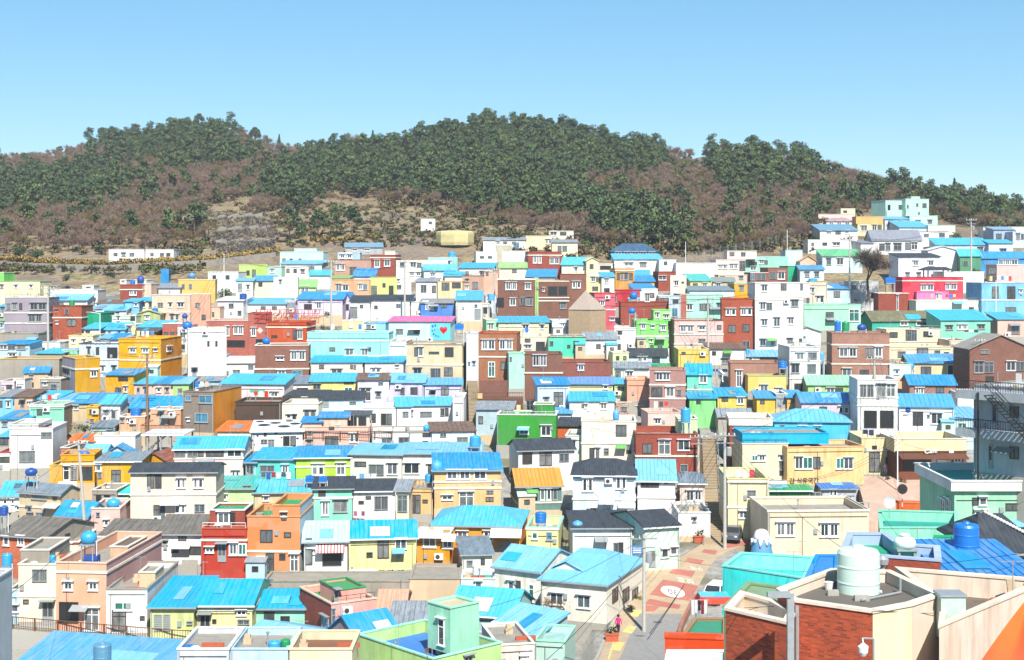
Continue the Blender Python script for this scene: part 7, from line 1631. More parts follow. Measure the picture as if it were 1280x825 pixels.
# balconies and outdoor stair of the near grey house
H = find('near grey house'); blk_m = plain('black_metal', '23262a', .5, k=.8)
for zz, nm in ((H.zt-.45, 'upper'), (H.zt-3.55, 'lower')):
    m = MB(); m.box(H.xa-.9, H.xb, -1.25, -.004, zz-.55, zz+.12); bal = m.build('balcony', wallmat('b4bac0'), H.root); m = MB()
    for i in range(40):
        x = H.xa-.85+(H.xb-H.xa+.8)*i/39; m.bar((x,-1.2,zz+.12), (x,-1.2,zz+.95), .02, 4)
        if i % 5 == 2:
            for j in range(8): t = j*.8; m.bar((x+.12*math.cos(t), -1.2, zz+.55+.2*math.sin(t)), (x+.12*math.cos(t+.8), -1.2, zz+.55+.2*math.sin(t+.8)), .018, 4)
    m.bar((H.xa-.9,-1.2,zz+.95), (H.xb,-1.2,zz+.95), .035, 5); m.build('railing', blk_m, bal)
m = MB()
for i in range(15): x = H.xa+(H.xb-H.xa)*.30+i*.26; z = H.zt-.5-i*.23; m.box(x, x+.30, -2.3, -1.35, z-.05, z)
x0, x1 = H.xa+(H.xb-H.xa)*.30, H.xa+(H.xb-H.xa)*.30+15*.26
for y in (-2.3, -1.35): m.bar((x0,y,H.zt-.5), (x1,y,H.zt-3.95), .05, 4); m.bar((x0,y,H.zt+.4), (x1,y,H.zt-3.05), .03, 4)
m.build('outdoor_stair', blk_m, H.root)
m = MB(); m.bar((H.xa+1.2,-1.3,-8), (H.xa+1.2,-1.3,H.zt-.4), .09, 8); m.build('pillar', blk_m, H.root)
for p0, p1, sd, la in (((893,682),(889,612),-1,'lower left'),((893,682),(889,612),1,'lower right'),((889,611),(886,548),1,'upper right')):
    a, b = gp(*p0), gp(*p1); o = Vector((sd*1.05,0,0)); railing('handrail', la+' grey handrail beside the long stairway', [a+o, b+o], 1.0, 2.5, STEEL, False, 'handrail', .03)

# small things on the nearest roofs, and more cables
def bits(name, label, loc, fn, mat, cat=None):
    m = MB(); fn(m); o = m.build(name, mat, None, loc=loc); tag(o, label, cat or name.replace('_', ' ')); return o
zA, zB = EYE-11.39-.34, EYE-11.82-.79
def P(px, Y, z): return ((px-CX)/F*Y, Y, z)
bits('concrete_block', 'hollow concrete block left of the huge mint white tank', P(1041, 50.4, zA), lambda m: (m.box(-.2,.2,-.1,.1,0,.19), m.box(-.17,-.03,-.105,-.1,.04,.15), m.box(.03,.17,-.105,-.1,.04,.15)), CONC)
bits('concrete_block', 'hollow concrete block in front of the huge mint white tank', P(1077, 49.6, zA), lambda m: (m.box(-.26,.26,-.1,.1,0,.19), m.box(-.2,-.04,-.106,-.1,.04,.15), m.box(.04,.2,-.106,-.1,.04,.15)), CONC)
bits('plastic_bucket', 'white bucket at the left foot of the huge mint white tank', P(1036, 51.2, zA), lambda m: m.lathe((0,0,0), [(.12,0),(.16,.28),(.17,.3)], 14), paint('wh', .1), 'bucket')
bits('roof_pipe', 'grey pipe lying along the nearest flat roof', P(1100, 49.2, zA+.06), lambda m: (m.bar((-.6,.2,0), (1.1,1.4,0), .045, 8), m.bar((1.1,1.4,0), (1.1,1.4,.5), .045, 8)), STEEL, 'pipe')
bits('vent_cowl', 'round metal vent behind the huge mint white tank', P(1103, 53.6, zA+.1), lambda m: (m.lathe((0,0,-.4), [(.1,0),(.1,.7),(.22,.75),(.24,.95),(.1,1.08)], 14),), STEEL, 'vent')
bits('cement_sack', 'white sack on the pinkish cream roof terrace', P(1222, 50.6, zB), lambda m: m.lathe((0,0,0), [(.24,0),(.3,.12),(.26,.26),(.1,.36)], 10), paint('ow', .3), 'sack')
bits('cement_sack', 'grey crumpled sack beside the white one on the roof terrace', P(1234, 51.2, zB), lambda m: m.lathe((0,0,0), [(.28,0),(.3,.1),(.2,.2),(.06,.27)], 10), paint('gyw', .3), 'sack')
bits('flower_pot', 'dark pot against the back wall of the roof terrace', P(1246, 52.0, zB), lambda m: m.lathe((0,0,0), [(.16,0),(.24,.34),(.25,.38)], 14), plain('terracotta', 'b5583a', .8, k=.8), 'pot')
bits('timber_offcut', 'weathered board leaning in the corner of the roof terrace', P(1262, 52.3, zB), lambda m: m.faces([(0,0,0),(.3,0,0),(.36,.5,.9),(.06,.5,.9),(0,.06,0),(.3,.06,0),(.36,.56,.9),(.06,.56,.9)], [(0,1,2,3),(7,6,5,4),(0,4,5,1),(3,2,6,7)]), WDL, 'board')
bits('coiled_hose', 'blue hose coiled on the near brick wing roof', P(952, 49.3, EYE-11.85-.44), lambda m: [m.bar((.3*math.cos(i*.5),.3*math.sin(i*.5),.03+.002*i), (.3*math.cos(i*.5+.5),.3*math.sin(i*.5+.5),.03+.002*i), .03, 5) for i in range(36)], paint('bl', .1), 'hose')
for a, b, sg, r, la in ((at(1290,690,60), at(806,690,117), 1.2, .014, 'thin cable across the blue sheet roof towards the road pole'), (at(806,676,117), at(700,560,176), .8, .02, 'cable from the road pole to the cream white two storey house'), (at(906,545,144), at(1094,452,212), 1.6, .02, 'cable from the stairway pole up to the glazed balcony pole'),
  (at(906,552,144), at(640,500,190), 1.5, .02, 'cable from the stairway pole left to the timber terrace'), (at(1122,552,170), at(1290,560,112), .9, .018, 'cable from the cafe pole to the near grey house'), (at(960,600,150), at(1060,690,70), .5, .014, 'cable from the pale yellow corner down to the lavender parapet'), (at(98,556,165), at(300,600,160), 1.2, .02, 'cable from the leaning grey pole over the cream charcoal roofed house'),
  (at(98,560,165), at(-30,640,150), .6, .02, 'cable from the leaning grey pole to the left frame edge'), (at(806,672,117), at(560,770,105), .9, .018, 'cable from the road pole over the grey blue shed house'), (at(873,545,164), at(770,530,180), .5, .02, 'short cable from the tenement pole to the cream white house'), (at(1290,812,47), at(1100,640,100), .7, .012, 'thin cable rising over the near terrace wall to the teal terrace'), (at(930,760,48), at(1290,700,66), .4, .011, 'thin cable over the tank roof')):
    cable(a, b, sg, la, r, 12)
H = find('white corner house with hipped'); rs = (EYE+(HY-686)/F*(H.O.y+H.dep/2)-H.z0-H.zt)/(H.dep/2); m = MB(); c = H.xa+(H.xb-H.xa)*.30; y0, y1 = 1.6, 3.6; z0_ = H.zt+rs*y0+.13
m.poly([(c-1.3,y0,z0_),(c+1.3,y0,z0_),(c,y0,z0_+.62)]); do = m.build('dormer', paint('wh', .1), H.root); m = MB()
for sd in (-1, 1): m.poly([(c,y0-.2,z0_+.72),(c+sd*1.6,y0-.2,z0_-.02),(c+sd*1.6,y0+.1,z0_+.12),(c,y1,z0_+.76)][::sd])
m.build('dormer_roof', tin('L'), do)

# lane edge, drain covers
pts = [gp(x, y) for x, y in ((866,752),(858,768),(851,782),(846,797))]; m = MB()
for a, b in zip(pts, pts[1:]): m.faces([a+Vector((.05,0,-.6)), b+Vector((.05,0,-.6)), b+Vector((.05,0,.65)), a+Vector((.05,0,.65)), a+Vector((.35,0,-.6)), b+Vector((.35,0,-.6)), b+Vector((.35,0,.65)), a+Vector((.35,0,.65))], [(0,1,2,3),(7,6,5,4),(3,2,6,7),(0,4,5,1),(0,3,7,4),(1,5,6,2)])
tag(m.build('lane_wall', paint('a9755c')), 'low reddish brown wall along the right edge of the lane', 'wall')
for x, y in ((800,795),(822,778)): m = MB(); c = gp(x, y, .064); m.poly([c+Vector((.38*math.cos(t), .38*math.sin(t), 0)) for t in [2*PI*i/18 for i in range(18)]]); structure(m.build('manhole_cover', plain('cast_iron', '5c5a58', .7, k=.8)))
m = MB()
for y0, y1 in zip(range(842, 690, -8), range(834, 682, -8)):
    a, b = gp(edge(RL, y0)-1.5, y0), gp(edge(RL, y1)-1.5, y1); m.faces([a+Vector((-.15,0,-.3)), b+Vector((-.15,0,-.3)), b+Vector((-.15,0,.16)), a+Vector((-.15,0,.16)), a+Vector((.1,0,-.3)), b+Vector((.1,0,-.3)), b+Vector((.1,0,.16)), a+Vector((.1,0,.16))], [(3,2,1,0),(4,5,6,7),(7,6,2,3)])
structure(m.build('kerb', CONC))
# ------------------------------------------------------------------ plants in the village
def plant(name, mesh, loc, s, label, cat, part, group=None):
    r = thing(name, label, cat, loc, R.uniform(0,6), group); r.scale = (s,)*3; link(part, mesh, r); return r
a, b = bare_parts(9.5, 1500, .075); DARKTW = plain('dark_bark', '5a4640', .9, k=.8)
g = at(1086, 372, 259); r = thing('bare_tree', 'large leafless spreading tree among the upper right houses', 'bare tree', g); r.scale = (1.3,1.2,1.15); link('trunk', a.mesh('trunk', DARKTW), r); link('crown', b.mesh('crown', leafmat('village_twigs', [(.06,.045,.04), (.085,.06,.05), (.11,.08,.065)], 1, False)), r)
GT = [shrub_part(4.6, 620, .36).mesh('crown', GREENS), shrub_part(2.4, 260, .26).mesh('crown', GREENS), shrub_part(2.4, 260, .26).mesh('crown', leafmat('olive_leaves', [(.10,.11,.03),(.15,.15,.04),(.19,.18,.06)])), shrub_part(2.4, 200, .2).mesh('crown', YELLOW)]
def round_tree(px, py, k, H0, ww, label, cat='tree', nm='green_tree', Y=None):
    Y = Y or D(py); s = ww/F*Y/(H0*1.75); q = at(px, py, Y)
    r = thing(nm, label, cat, q); r.scale = (s,)*3; link('crown', GT[k], r); t = MB(); t.bar((0,0,-1.5), (0,0,H0*.6), .1, 6, .05); link('trunk', t.mesh('trunk', BARK), r)
round_tree(281, 375, 0, 4.6, 29, 'round dark green tree beside the slim white pole at upper left')
round_tree(106, 541, 1, 2.4, 22, 'dark green bush right of the modern white house', 'bush', 'bush')
round_tree(96, 538, 3, 2.4, 20, 'small yellow blossoming tree beside the dark green bush', 'tree', 'blossom_tree')
round_tree(411, 396, 1, 2.4, 14, 'round clipped bush before the lilac white blue roofed house', 'bush', 'bush')
round_tree(387, 386, 1, 2.4, 8, 'tiny dark bush on the lilac white wall', 'bush', 'bush')
round_tree(407, 415, 2, 2.4, 17, 'olive green bush beside the red lattice screen', 'bush', 'bush')
round_tree(643, 300, 1, 2.4, 25, 'dark evergreen bush below the middle pine wood', 'bush', 'bush', 320)
round_tree(718, 318, 1, 2.4, 17, 'dark clipped bush in front of the cream cottage with grey roof', 'bush', 'bush')
round_tree(1110, 284, 1, 2.4, 8, 'small dark bush right of the orange parapet', 'bush', 'bush')
round_tree(1196, 300, 1, 2.4, 20, 'dark green tree right of the white two window house')
for px in (1131, 1148, 1180): round_tree(px, 289, 1, 2.4, 10, {1131:'left', 1148:'middle', 1180:'right'}[px]+' one of three clipped hedges above the white two window house', 'hedge', 'hedge_bush')
round_tree(1222, 342, 2, 2.4, 13, 'olive bushes below the dark green aqua roofed house', 'bush', 'bush')
round_tree(1210, 364, 3, 2.4, 8, 'yellow flowering bush at the right end of the bright red house', 'bush', 'bush')
for px, s in ((1057, 12), (1071, 10), (1085, 9)): round_tree(px, 378, 3, 2.4, s, {1057:'left', 1071:'middle', 1085:'right'}[px]+' clump of yellow flowers under the large leafless tree', 'flowers', 'flower_bush')
for px, py, s, k, la in ((940,524,14,1,'dark bush on the brick balustrade terrace'),(955,524,16,2,'olive bush on the brick balustrade terrace'),(789,764,15,1,'green shrub by the lane, nearest to the hipped white house porch'),(799,750,13,2,'light green shrub on the lane verge'),(762,794,13,2,'brownish shrub beside the person in pink'),(655,756,22,2,'olive garden shrub in front of the white wing'),(636,748,14,1,'small garden bush at the foot of the white wing'),(738,772,16,2,'olive shrub on the mint garden wall'),(858,797,16,1,'bright green plants on the green terrace, left patch'),(872,800,14,2,'olive plants on the green terrace, right patch'),(390,832,38,1,'green shrubs in the cream roof garden'),(416,836,30,2,'olive brown shrubs in the cream roof garden'),(568,640,12,1,'potted bush by the turquoise roof'),(707,680,14,2,'dry bush right of the narrow yellow house'),(1110,600,10,1,'flower bed bush before the cream cafe house'),(1130,604,12,2,'flower bed plants at the edge of the plaza'),(290,536,8,1,'small bush by the orange sheet roof')):
    round_tree(px, py, k, 2.4, s, la, 'bush', 'bush')
a, b = bare_parts(3.2, 160, .03)
for px, py, la in ((706, 778, 'thin leafless sapling before the white corner house, right one'), (688, 776, 'thin leafless sapling before the white corner house, left one')):
    q = at(px, py, D(py)); r = thing('bare_sapling', la, 'bare tree', q, R.uniform(0,6)); link('trunk', a.mesh('trunk', BARK), r); link('crown', b.mesh('crown', TWIG2), r)
# planters along the lanes
pb = MB(); pb.box(-.38,.38,-.2,.2,0,.42); pb.box(-.42,.42,-.24,.24,.42,.48); PB = pb.mesh('pot', plain('terracotta', 'b5583a', .8, k=.8)); PP = shrub_part(.6, 60, .10).mesh('plant', [GREENS])
def planter(px, py, label, Y=None, s=1.0, group=None):
    q = at(px, py, Y or D(py)); r = thing('planter', label, 'planter', q, 0, group); r.scale = (s,)*3; link('pot', PB, r); link('plant', PP, r, (0,0,.4))
for i, px in enumerate((521, 529, 537, 545, 553, 562)): planter(px, 723, 'terracotta planter in the row below the orange low house', 134.2, 1.15, 'terracotta planters below the orange low house')
for px, la in ((476,'left'),(487,'middle'),(500,'right')): planter(px, 724, la+' plant pot on the ledge below the pale yellow house', 134.5, 1.0)
for px, la in ((604,'left'),(612,'right')): planter(px, 685, la+' plant pot by the bright orange house front', 150, .9)
for px, py, la in ((1164,623,'terracotta trough on the plaza by the mint house'),(765,802,'plant pot at the foot of the lane verge'),(874,678,'rust red planter box at the lane corner by the white wall'),(605,720,'pot beside the small white slate roofed house'),(382,712,'brown pot at the left of the pale aqua roofed house')): planter(px, py, la, None, 1.4)
# ------------------------------------------------------------------ people
def person(px, py, hpx, label, top, bottom, hair, walk=.25, face=0.0, hat=None):
    Y = D(py); H = hpx/F*Y; s = H/1.72; root = thing('person', label, 'person', at(px, py, Y)); root.rotation_euler = (0,0,face); root.scale = (s,)*3
    J = [(0,0,.92),(0,0,1.12),(0,.01,1.36),(0,0,1.47),(0,-.01,1.56),(0,-.01,1.66), (.1,0,.88),(.11,-walk*.5,.48),(.11,-walk*.6+.1,.08),(.11,-walk*.6-.08,.04), (-.1,0,.88),(-.11,walk*.3,.48),(-.11,walk*.9,.09),(-.11,walk*.9-.17,.04), (.19,0,1.36),(.24,walk*.3,1.10),(.23,walk*.1-.06,.86),(.23,walk*.1-.1,.78),(-.19,0,1.36),(-.24,-walk*.3,1.10),(-.23,-walk*.4-.1,.88),(-.23,-walk*.4-.14,.80)]
    E = [(0,1),(1,2),(2,3),(3,4),(4,5),(0,6),(6,7),(7,8),(8,9),(0,10),(10,11),(11,12),(12,13),(2,14),(14,15),(15,16),(16,17),(2,18),(18,19),(19,20),(20,21)]
    rad = [.145,.135,.15,.06,.095,.075,.095,.065,.045,.04,.095,.065,.045,.04,.075,.052,.038,.035,.075,.052,.038,.035]
    me = bpy.data.meshes.new('body'); me.from_pydata(J, E, []); o = bpy.data.objects.new('body', me); COL.objects.link(o); mo = o.modifiers.new('s', 'SKIN'); sk = me.skin_vertices[0].data
    for v, r_ in zip(sk, rad): v.radius = (r_, r_*.85)
    sk[0].use_root = True; o.modifiers.new('u', 'SUBSURF').levels = 1
    dg = bpy.context.evaluated_depsgraph_get(); m2 = bpy.data.meshes.new_from_object(o.evaluated_get(dg)); bpy.data.objects.remove(o); m2.name = 'body'
    ms = [plain('skin_tone', 'c99478', .6, k=.8), plain('cloth_'+top, top, .85, k=.75), plain('cloth_'+bottom, bottom, .85, k=.75), plain('shoe', '2a2624', .7)]
    m2.materials.clear()
    for q in ms: m2.materials.append(q)
    for p in m2.polygons:
        c = p.center; p.use_smooth = True
        p.material_index = 3 if c.z < .08 else 2 if c.z < .93 and abs(c.x) < .19 else 0 if c.z > 1.46 or c.z < .86 else 1
    link('body', m2, root); h = MB(); h.lathe((0,.012,1.56), [(.112,0),(.122,.06),(.105,.13),(.05,.165)], 12); h.build('hair' if not hat else 'hat', plain('hair_'+(hat or hair), hat or hair, .8, k=.8), root, True)
    fm = MB(); fm.box(-.045,-.02,-.118,-.10,1.6,1.615,1); fm.box(.02,.045,-.118,-.10,1.6,1.615,1); fm.box(-.012,.012,-.128,-.10,1.565,1.6,0); fm.box(-.03,.03,-.115,-.10,1.535,1.545,2); fm.build('face', [ms[0], INK, plain('lip', 'a05a50', .6)], root)
person(773, 794, 26, 'person in a bright pink jacket walking along the lane', 'e82a80', '34343c', '241c18', .25, 2.6)
person(1106, 597, 18, 'person in dark purple clothes with a pink bag outside the cream cafe house', '4a3a5c', '3a3450', '2a2220', .2, .5)
person(1152, 599, 18, 'person with white hat and dark clothes by the cafe entrance', '39405c', '2c3040', '2a2220', .15, 1.2, 'f0ece4')
person(440, 723, 14, 'person in black standing on the ledge by the pale yellow house', '1f2024', '202228', '181614', .1, .3)
# ------------------------------------------------------------------ cars
def car(loc, rz, col, label, L=3.6):
    root = thing('parked_car', label, 'car', loc, rz); b = MB(); W = .78
    pr = [(-L/2,.35),(-L/2,.78),(-L/2+.75,.92),(-L/2+1.25,1.45),(L/2-.75,1.48),(L/2-.15,.95),(L/2,.85),(L/2,.35)]
    n = len(pr); vs = [(x,-W,z) for x, z in pr]+[(x,W,z) for x, z in pr]
    for i in (3,4): vs[i] = (vs[i][0], -W*.82, vs[i][2]); vs[n+i] = (vs[n+i][0], W*.82, vs[n+i][2])
    b.faces(vs, [tuple(range(n)), tuple(range(2*n-1, n-1, -1))]+[(i, n+i, n+(i+1) % n, (i+1) % n) for i in range(n)]); b.build('body', plain('car_'+col, col, .25, k=.8, vary=.03), root)
    g = MB(); 
    for s in (-1, 1): g.poly([(-L/2+.95,s*(W+.006),.95),(L/2-.35,s*(W+.006),.98),(L/2-.8,s*(W*.83+.012),1.40),(-L/2+1.3,s*(W*.83+.012),1.38)])
    g.poly([(-L/2+.78,-W*.9,.955),(-L/2+.78,W*.9,.955),(-L/2+1.23,W*.78,1.43),(-L/2+1.23,-W*.78,1.43)]); g.poly([(L/2-.14,-W*.9,.99),(L/2-.14,W*.9,.99),(L/2-.70,W*.78,1.45),(L/2-.70,-W*.78,1.45)]); g.build('window', GLD, root)
    wm = MB(); wm.bar((0,-.1,0), (0,.1,0), .31, 16); wm.bar((0,-.11,0), (0,.11,0), .17, 10, mi=1); wme = wm.mesh('wheel', [RUBBER, STEEL])
    for x in (-L/2+.7, L/2-.7):
        for y in (-W+.06, W-.06): link('wheel', wme, root, (x, y, .31))
    hl = MB(); hl.box(-.03,.03,-.13,.13,-.07,.07); hm = hl.mesh('headlight', FW)
    for y in (-.5,.5): link('headlight', hm, root, (-L/2, y, .7))
car(gp(895, 750, .06), 1.15, 'f2f3f4', 'white car parked beside the turquoise walled house', 4.2)
car(gp(917, 676, .06), 1.25, '59606c', 'dark grey car parked at the foot of the pale yellow house', 3.4)
# ------------------------------------------------------------------ washing, tarpaulins, dishes
def laundry(px, py, Y, wpx, hpx, cols, label):
    q = at(px, py, Y); k = Y/F; root = thing('laundry_rack', label, 'laundry', q); s = MB(); w, h = wpx*k, hpx*k
    for x in (0, w): s.bar((x,0,-.6), (x,0,h), .025, 6)
    s.bar((-.1,0,h), (w+.1,0,h), .02, 6); s.build('frame', STEEL, root); n = len(cols)
    for i, c in enumerate(cols):
        m = MB(); x0, x1 = w*(i+.1)/n, w*(i+.92)/n; l = h*R.uniform(.55,.9); r = 6
        for j in range(r): a, b = x0+(x1-x0)*j/r, x0+(x1-x0)*(j+1)/r; ya, yb = .05*math.sin(j*1.9), .05*math.sin((j+1)*1.9); m.poly([(a,-.01,h),(b,-.01,h),(b,-.03+yb,h-l),(a,-.03+ya,h-l)]); m.poly([(b,.01,h),(a,.01,h),(a,.0+ya,h-l),(b,.0+yb,h-l)])
        m.build('cloth', plain('cloth_'+c, c, .9, k=.75), root)
laundry(864, 772, 95, 20, 22, ['f0f0f4','e8e8ee','1e2434','8a2a3a','f2f0f0'], 'rack of white and dark washing beside the turquoise walled house')
laundry(326, 600, 160, 38, 10, ['5a5a66','34559a','a02a3c','d8d8dc','4a4a52','e4e2e0'], 'coloured washing before the turquoise cottage')
laundry(441, 602, 160, 30, 10, ['e8e8ea','6aa0c8','c8d4dc','eceae8'], 'pale washing before the off white cottage')
laundry(442, 647, 152, 14, 8, ['b45a8a','e8d8e0','8a4a70'], 'purple washing before the white charcoal roofed cottage')
laundry(1078, 546, 171, 44, 9, ['1f2a4a','27366a','e8e8ea','eeeeee','dcdce0','f0f0f0'], 'white and navy washing below the glazed balcony house')
laundry(886, 467, 200, 24, 6, ['2a3a6a','3a4a8a','1e2a4a'], 'navy washing on the brown brick house terrace')
laundry(1205, 416, 226, 18, 4, ['8a3a3a','e0d0c8','3a3a5a'], 'small washing line on the mint aqua roofed cottage')
for px, la in ((1232, 'left'), (1258, 'right')):
    q = at(px, 597, 117); k = 117/F; r = thing('covered_crate', la+' green tarpaulin covered crate on the mint roof terrace', 'crate', q); m = MB(); m.box(-8*k,8*k,-.5,.5,-1.1,15*k); m.build('cover', plain('green_tarpaulin', '176b38', .6, k=.8), r); m = MB(); m.box(-8.2*k,8.2*k,-.52,.52,7*k,7.6*k); m.build('rope', RUBBER, r)
q = at(1112, 632, 106); r = thing('satellite_dish', 'white satellite dish on the teal terrace corner', 'satellite dish', q); m = MB(); n = 20
for i in range(n):
    t0, t1 = 2*PI*i/n, 2*PI*(i+1)/n
    for (r0, d0), (r1, d1) in (((0,.12),(.2,.1)), ((.2,.1),(.42,0))): m.poly([(r0*math.cos(t0), d0, .25+r0*1.1*math.sin(t0)), (r1*math.cos(t0), d1, .25+r1*1.1*math.sin(t0)), (r1*math.cos(t1), d1, .25+r1*1.1*math.sin(t1)), (r0*math.cos(t1), d0, .25+r0*1.1*math.sin(t1))])
m.build('dish', paint('f2f0f4', .1), r); m = MB(); m.bar((0,.1,-1.0), (0,.12,.25), .03); m.bar((0,.05,-.15), (0,-.35,.2), .015); m.build('arm', STEEL, r)
q = at(1128, 616, 150); r = thing('round_mirror', 'round dark road mirror on a red and white post at the plaza', 'mirror', q); m = MB(); m.bar((0,-.04,.4), (0,.04,.4), .55, 20); m.bar((0,-.05,.4), (0,-.041,.4), .46, 20, mi=1); m.build('mirror', [plain('mirror_rim', '5a2a2a', .5), GLD], r); m = MB()
for i in range(6): m.bar((0,.06,-2.4+i*.45), (0,.06,-1.95+i*.45), .06, 8, mi=i % 2)
m.build('post', [paint('e8e4e4', .1), paint('d84a5a', .1)], r)
q = at(892, 768, 96); r = thing('market_parasol', 'red square canopy with pale blue top beside the washing rack', 'canopy', q); m = MB(); m.faces([(-1.2,-.9,.9),(1.2,-.9,.9),(1.2,.9,.9),(-1.2,.9,.9),(-1.0,-.7,1.35),(1.0,-.7,1.35),(1.0,.7,1.35),(-1.0,.7,1.35)], [(0,1,5,4),(1,2,6,5),(2,3,7,6),(3,0,4,7)]); m.build('valance', paint('d8301f', .1), r); m = MB(); m.box(-1.0,1.0,-.7,.7,1.353,1.40); m.build('top_sheet', paint('5ac0e8', .1), r); m = MB()
for x in (-1.1,1.1):
    for y in (-.8,.8): m.bar((x,y,-1.2), (x,y,.9), .03)
m.build('posts_frame', STEEL, r)
# ------------------------------------------------------------------ hillside details
def row_of(name, pts, nper, mesh_variants, mats, jit):
    items = []
    for (x0, y0), (x1, y1) in zip(pts, pts[1:]):
        for i in range(nper):
            t = (i+R.random())/nper; p = hill_point(x0+(x1-x0)*t, y0+(y1-y0)*t)
            if p: items.append((p.x+R.uniform(-jit,jit), p.y+R.uniform(-jit,jit), p.z-.2, R.uniform(.6,1.0), R.randrange(4)))
    mass(name, items, mesh_variants, mats)
yv = []
for H in (1.3, 1.6, 1.1, 1.4): m = shrub_part(H, 80, .3); m.m = [0]*len(m.f); yv.append(m)
row_of('forsythia_hedge', [(0,323),(60,328),(130,331),(200,328),(262,325),(300,320),(345,314)], 34, yv, [YELLOW], 1.0)
row_of('forsythia_flowers', [(396,302),(430,300),(470,296)], 16, yv, [YELLOW], 3.0)
wl = MB()
for (x0, y0), (x1, y1) in zip([(0,333),(130,337),(262,330)], [(130,337),(262,330),(345,320)]):
    a, b = hill_point(x0, y0), hill_point(x1, y1); n = 8
    for i in range(n): p, q = a.lerp(b, i/n), a.lerp(b, (i+1)/n); wl.faces([(p.x,p.y,p.z-1.5),(q.x,q.y,q.z-1.5),(q.x,q.y+.3,q.z+.9),(p.x,p.y+.3,p.z+.9),(q.x,q.y+2,q.z+.9),(p.x,p.y+2,p.z+.9)], [(0,1,2,3),(3,2,4,5)])
STONE = plain('dry_stone', '9c948a', .95, k=.55, vary=.5, scale=1.2); tag(wl.build('stone_wall', STONE), 'rough stone wall under the yellow flowered path on the left slope', 'wall')
for i, (x0, x1, y, la) in enumerate(((272,328,274,'topmost'),(268,338,290,'middle'),(268,345,306,'lowest'))):
    a, b = hill_point(x0, y), hill_point(x1, y-3); m = MB(); n = 10
    for j in range(n): p, q = a.lerp(b, j/n), a.lerp(b, (j+1)/n); h0, h1 = .9+.35*math.sin(j*2.1)+R.uniform(0,.2), .9+.35*math.sin((j+1)*2.1); m.faces([(p.x,p.y,p.z-1),(q.x,q.y,q.z-1),(q.x,q.y+.5,q.z+h1),(p.x,p.y+.5,p.z+h0),(q.x,q.y+5,q.z+h1),(p.x,p.y+5,p.z+h0)], [(0,1,2,3),(3,2,4,5)])
    tag(m.build('terrace_wall', STONE), la+' of three grey stone terrace walls right of the left hill', 'wall')
gt = []
for H in (2.2, 1.8): m = shrub_part(H, 60, .3); m.m = [0]*len(m.f); gt.append(m)
gi, yi = [], []
def scatter(n, x0, x1, y0, y1, lst, s0=.4, s1=1.0, lim=None):
    for _ in range(n):
        px, py = R.uniform(x0, x1), R.uniform(y0, y1)
        p = hill_point(px, py)
        if p and (lim is None or lim(px, py)) and p.y > 296: lst.append((p.x, p.y, p.z-.2, R.uniform(s0, s1), R.randrange(4)))
gs = []; scatter(430, 266, 344, 268, 316, gs, .25, .75); scatter(90, 240, 360, 258, 320, gs, .3, .7); mass('grey_brush', gs, gt, [leafmat('grey_twigs', [(.15,.125,.105),(.20,.175,.15),(.25,.22,.19)])])
br = []; scatter(620, -20, 260, 332, 364, br, .35, .9); scatter(900, 340, 640, 256, 308, br, .3, .9); scatter(300, 620, 860, 288, 322, br, .5, 1.0); scatter(400, 860, 1070, 255, 315, br, .4, 1.0); scatter(120, 230, 330, 250, 285, br, .3, .7); mass('hillside_scrub', br, sv, [SHRUB, GREENS])
EV = [shrub_part(3.0, 320, .32).mesh('crown', leafmat('dark_evergreen', [(.028,.055,.025),(.045,.078,.030),(.065,.095,.036)]))]
EV2 = [GREENS]
for px, py, s, la in ((25,322,26,'at the left frame edge'),(45,324,24,'second from the left frame edge'),(125,318,18,'left of the long white building'),(175,322,15,'between the halves of the long white building'),(232,322,22,'right of the long white building'),(84,352,17,'on the dry slope above the lilac grey block'),(40,358,12,'above the long cream house'),(140,348,14,'on the dry slope left of the red brick house'),(215,344,12,'beside the bright blue shed'),(490,300,16,'right of the pine fringe in the field'),(775,302,20,'above the blue hall'),(792,308,20,'right above the blue hall'),(1020,302,15,'at the wire fence end')):
    p = hill_point(px, py) or gp(px, py); r = thing('evergreen_bush', 'dark evergreen bush '+la, 'bush', p, R.uniform(0,6)); sc = s/F*p.y/5.2; r.scale = (sc,)*3; link('crown', EV[0], r)
for px, py, s, la in ((362,300,1.0,'leftmost'),(378,304,.75,'second'),(398,297,.95,'third'),(421,296,.9,'fourth'),(440,292,1.0,'rightmost')):
    p = hill_point(px, py); tree('pine_tree', PINES[int(px) % 5], p, s*1.05, la+' of five open grown pines on the field above the lime green house', 'pine tree', 'pines on the field')
cm = MB()
for i in range(420):
    z = R.random()**.8*6; rr = (1-z/6.3)*1.25; t = R.uniform(0,6.28); leaf(cm, Vector((rr*math.cos(t)*R.uniform(.6,1), rr*math.sin(t)*R.uniform(.6,1), z+.3)), .38, 0, 0, Vector((math.cos(t), math.sin(t), .2)))
CY = cm.mesh('crown', leafmat('cypress', [(.075,.095,.025),(.11,.13,.032),(.14,.155,.045)])); CYD = cm.mesh('crown', PINE1); tm = MB(); tm.bar((0,0,-1),(0,0,5.5),.12,6,.03); TM = tm.mesh('trunk', BARK)
for px, py, s, dk, la in ((915,260,.95,0,'olive cone shaped conifer standing alone in the right wood'),(914,312,1.0,0,'left of two olive conifers by the wire fence'),(938,306,1.05,0,'right of two olive conifers by the wire fence'),(880,250,.9,0,'olive conifer left of the dark pine cluster of the right hill'),(866,246,.8,0,'smaller olive conifer left of the dark pine cluster'),(776,300,.9,0,'olive conifer above the blue hall, left one'),(800,300,.8,0,'olive conifer above the blue hall, right one')):
    p = hill_point(px, py); r = thing('conifer', la, 'conifer', p); r.scale = (s,)*3; link('crown', CY, r); link('trunk', TM, r)
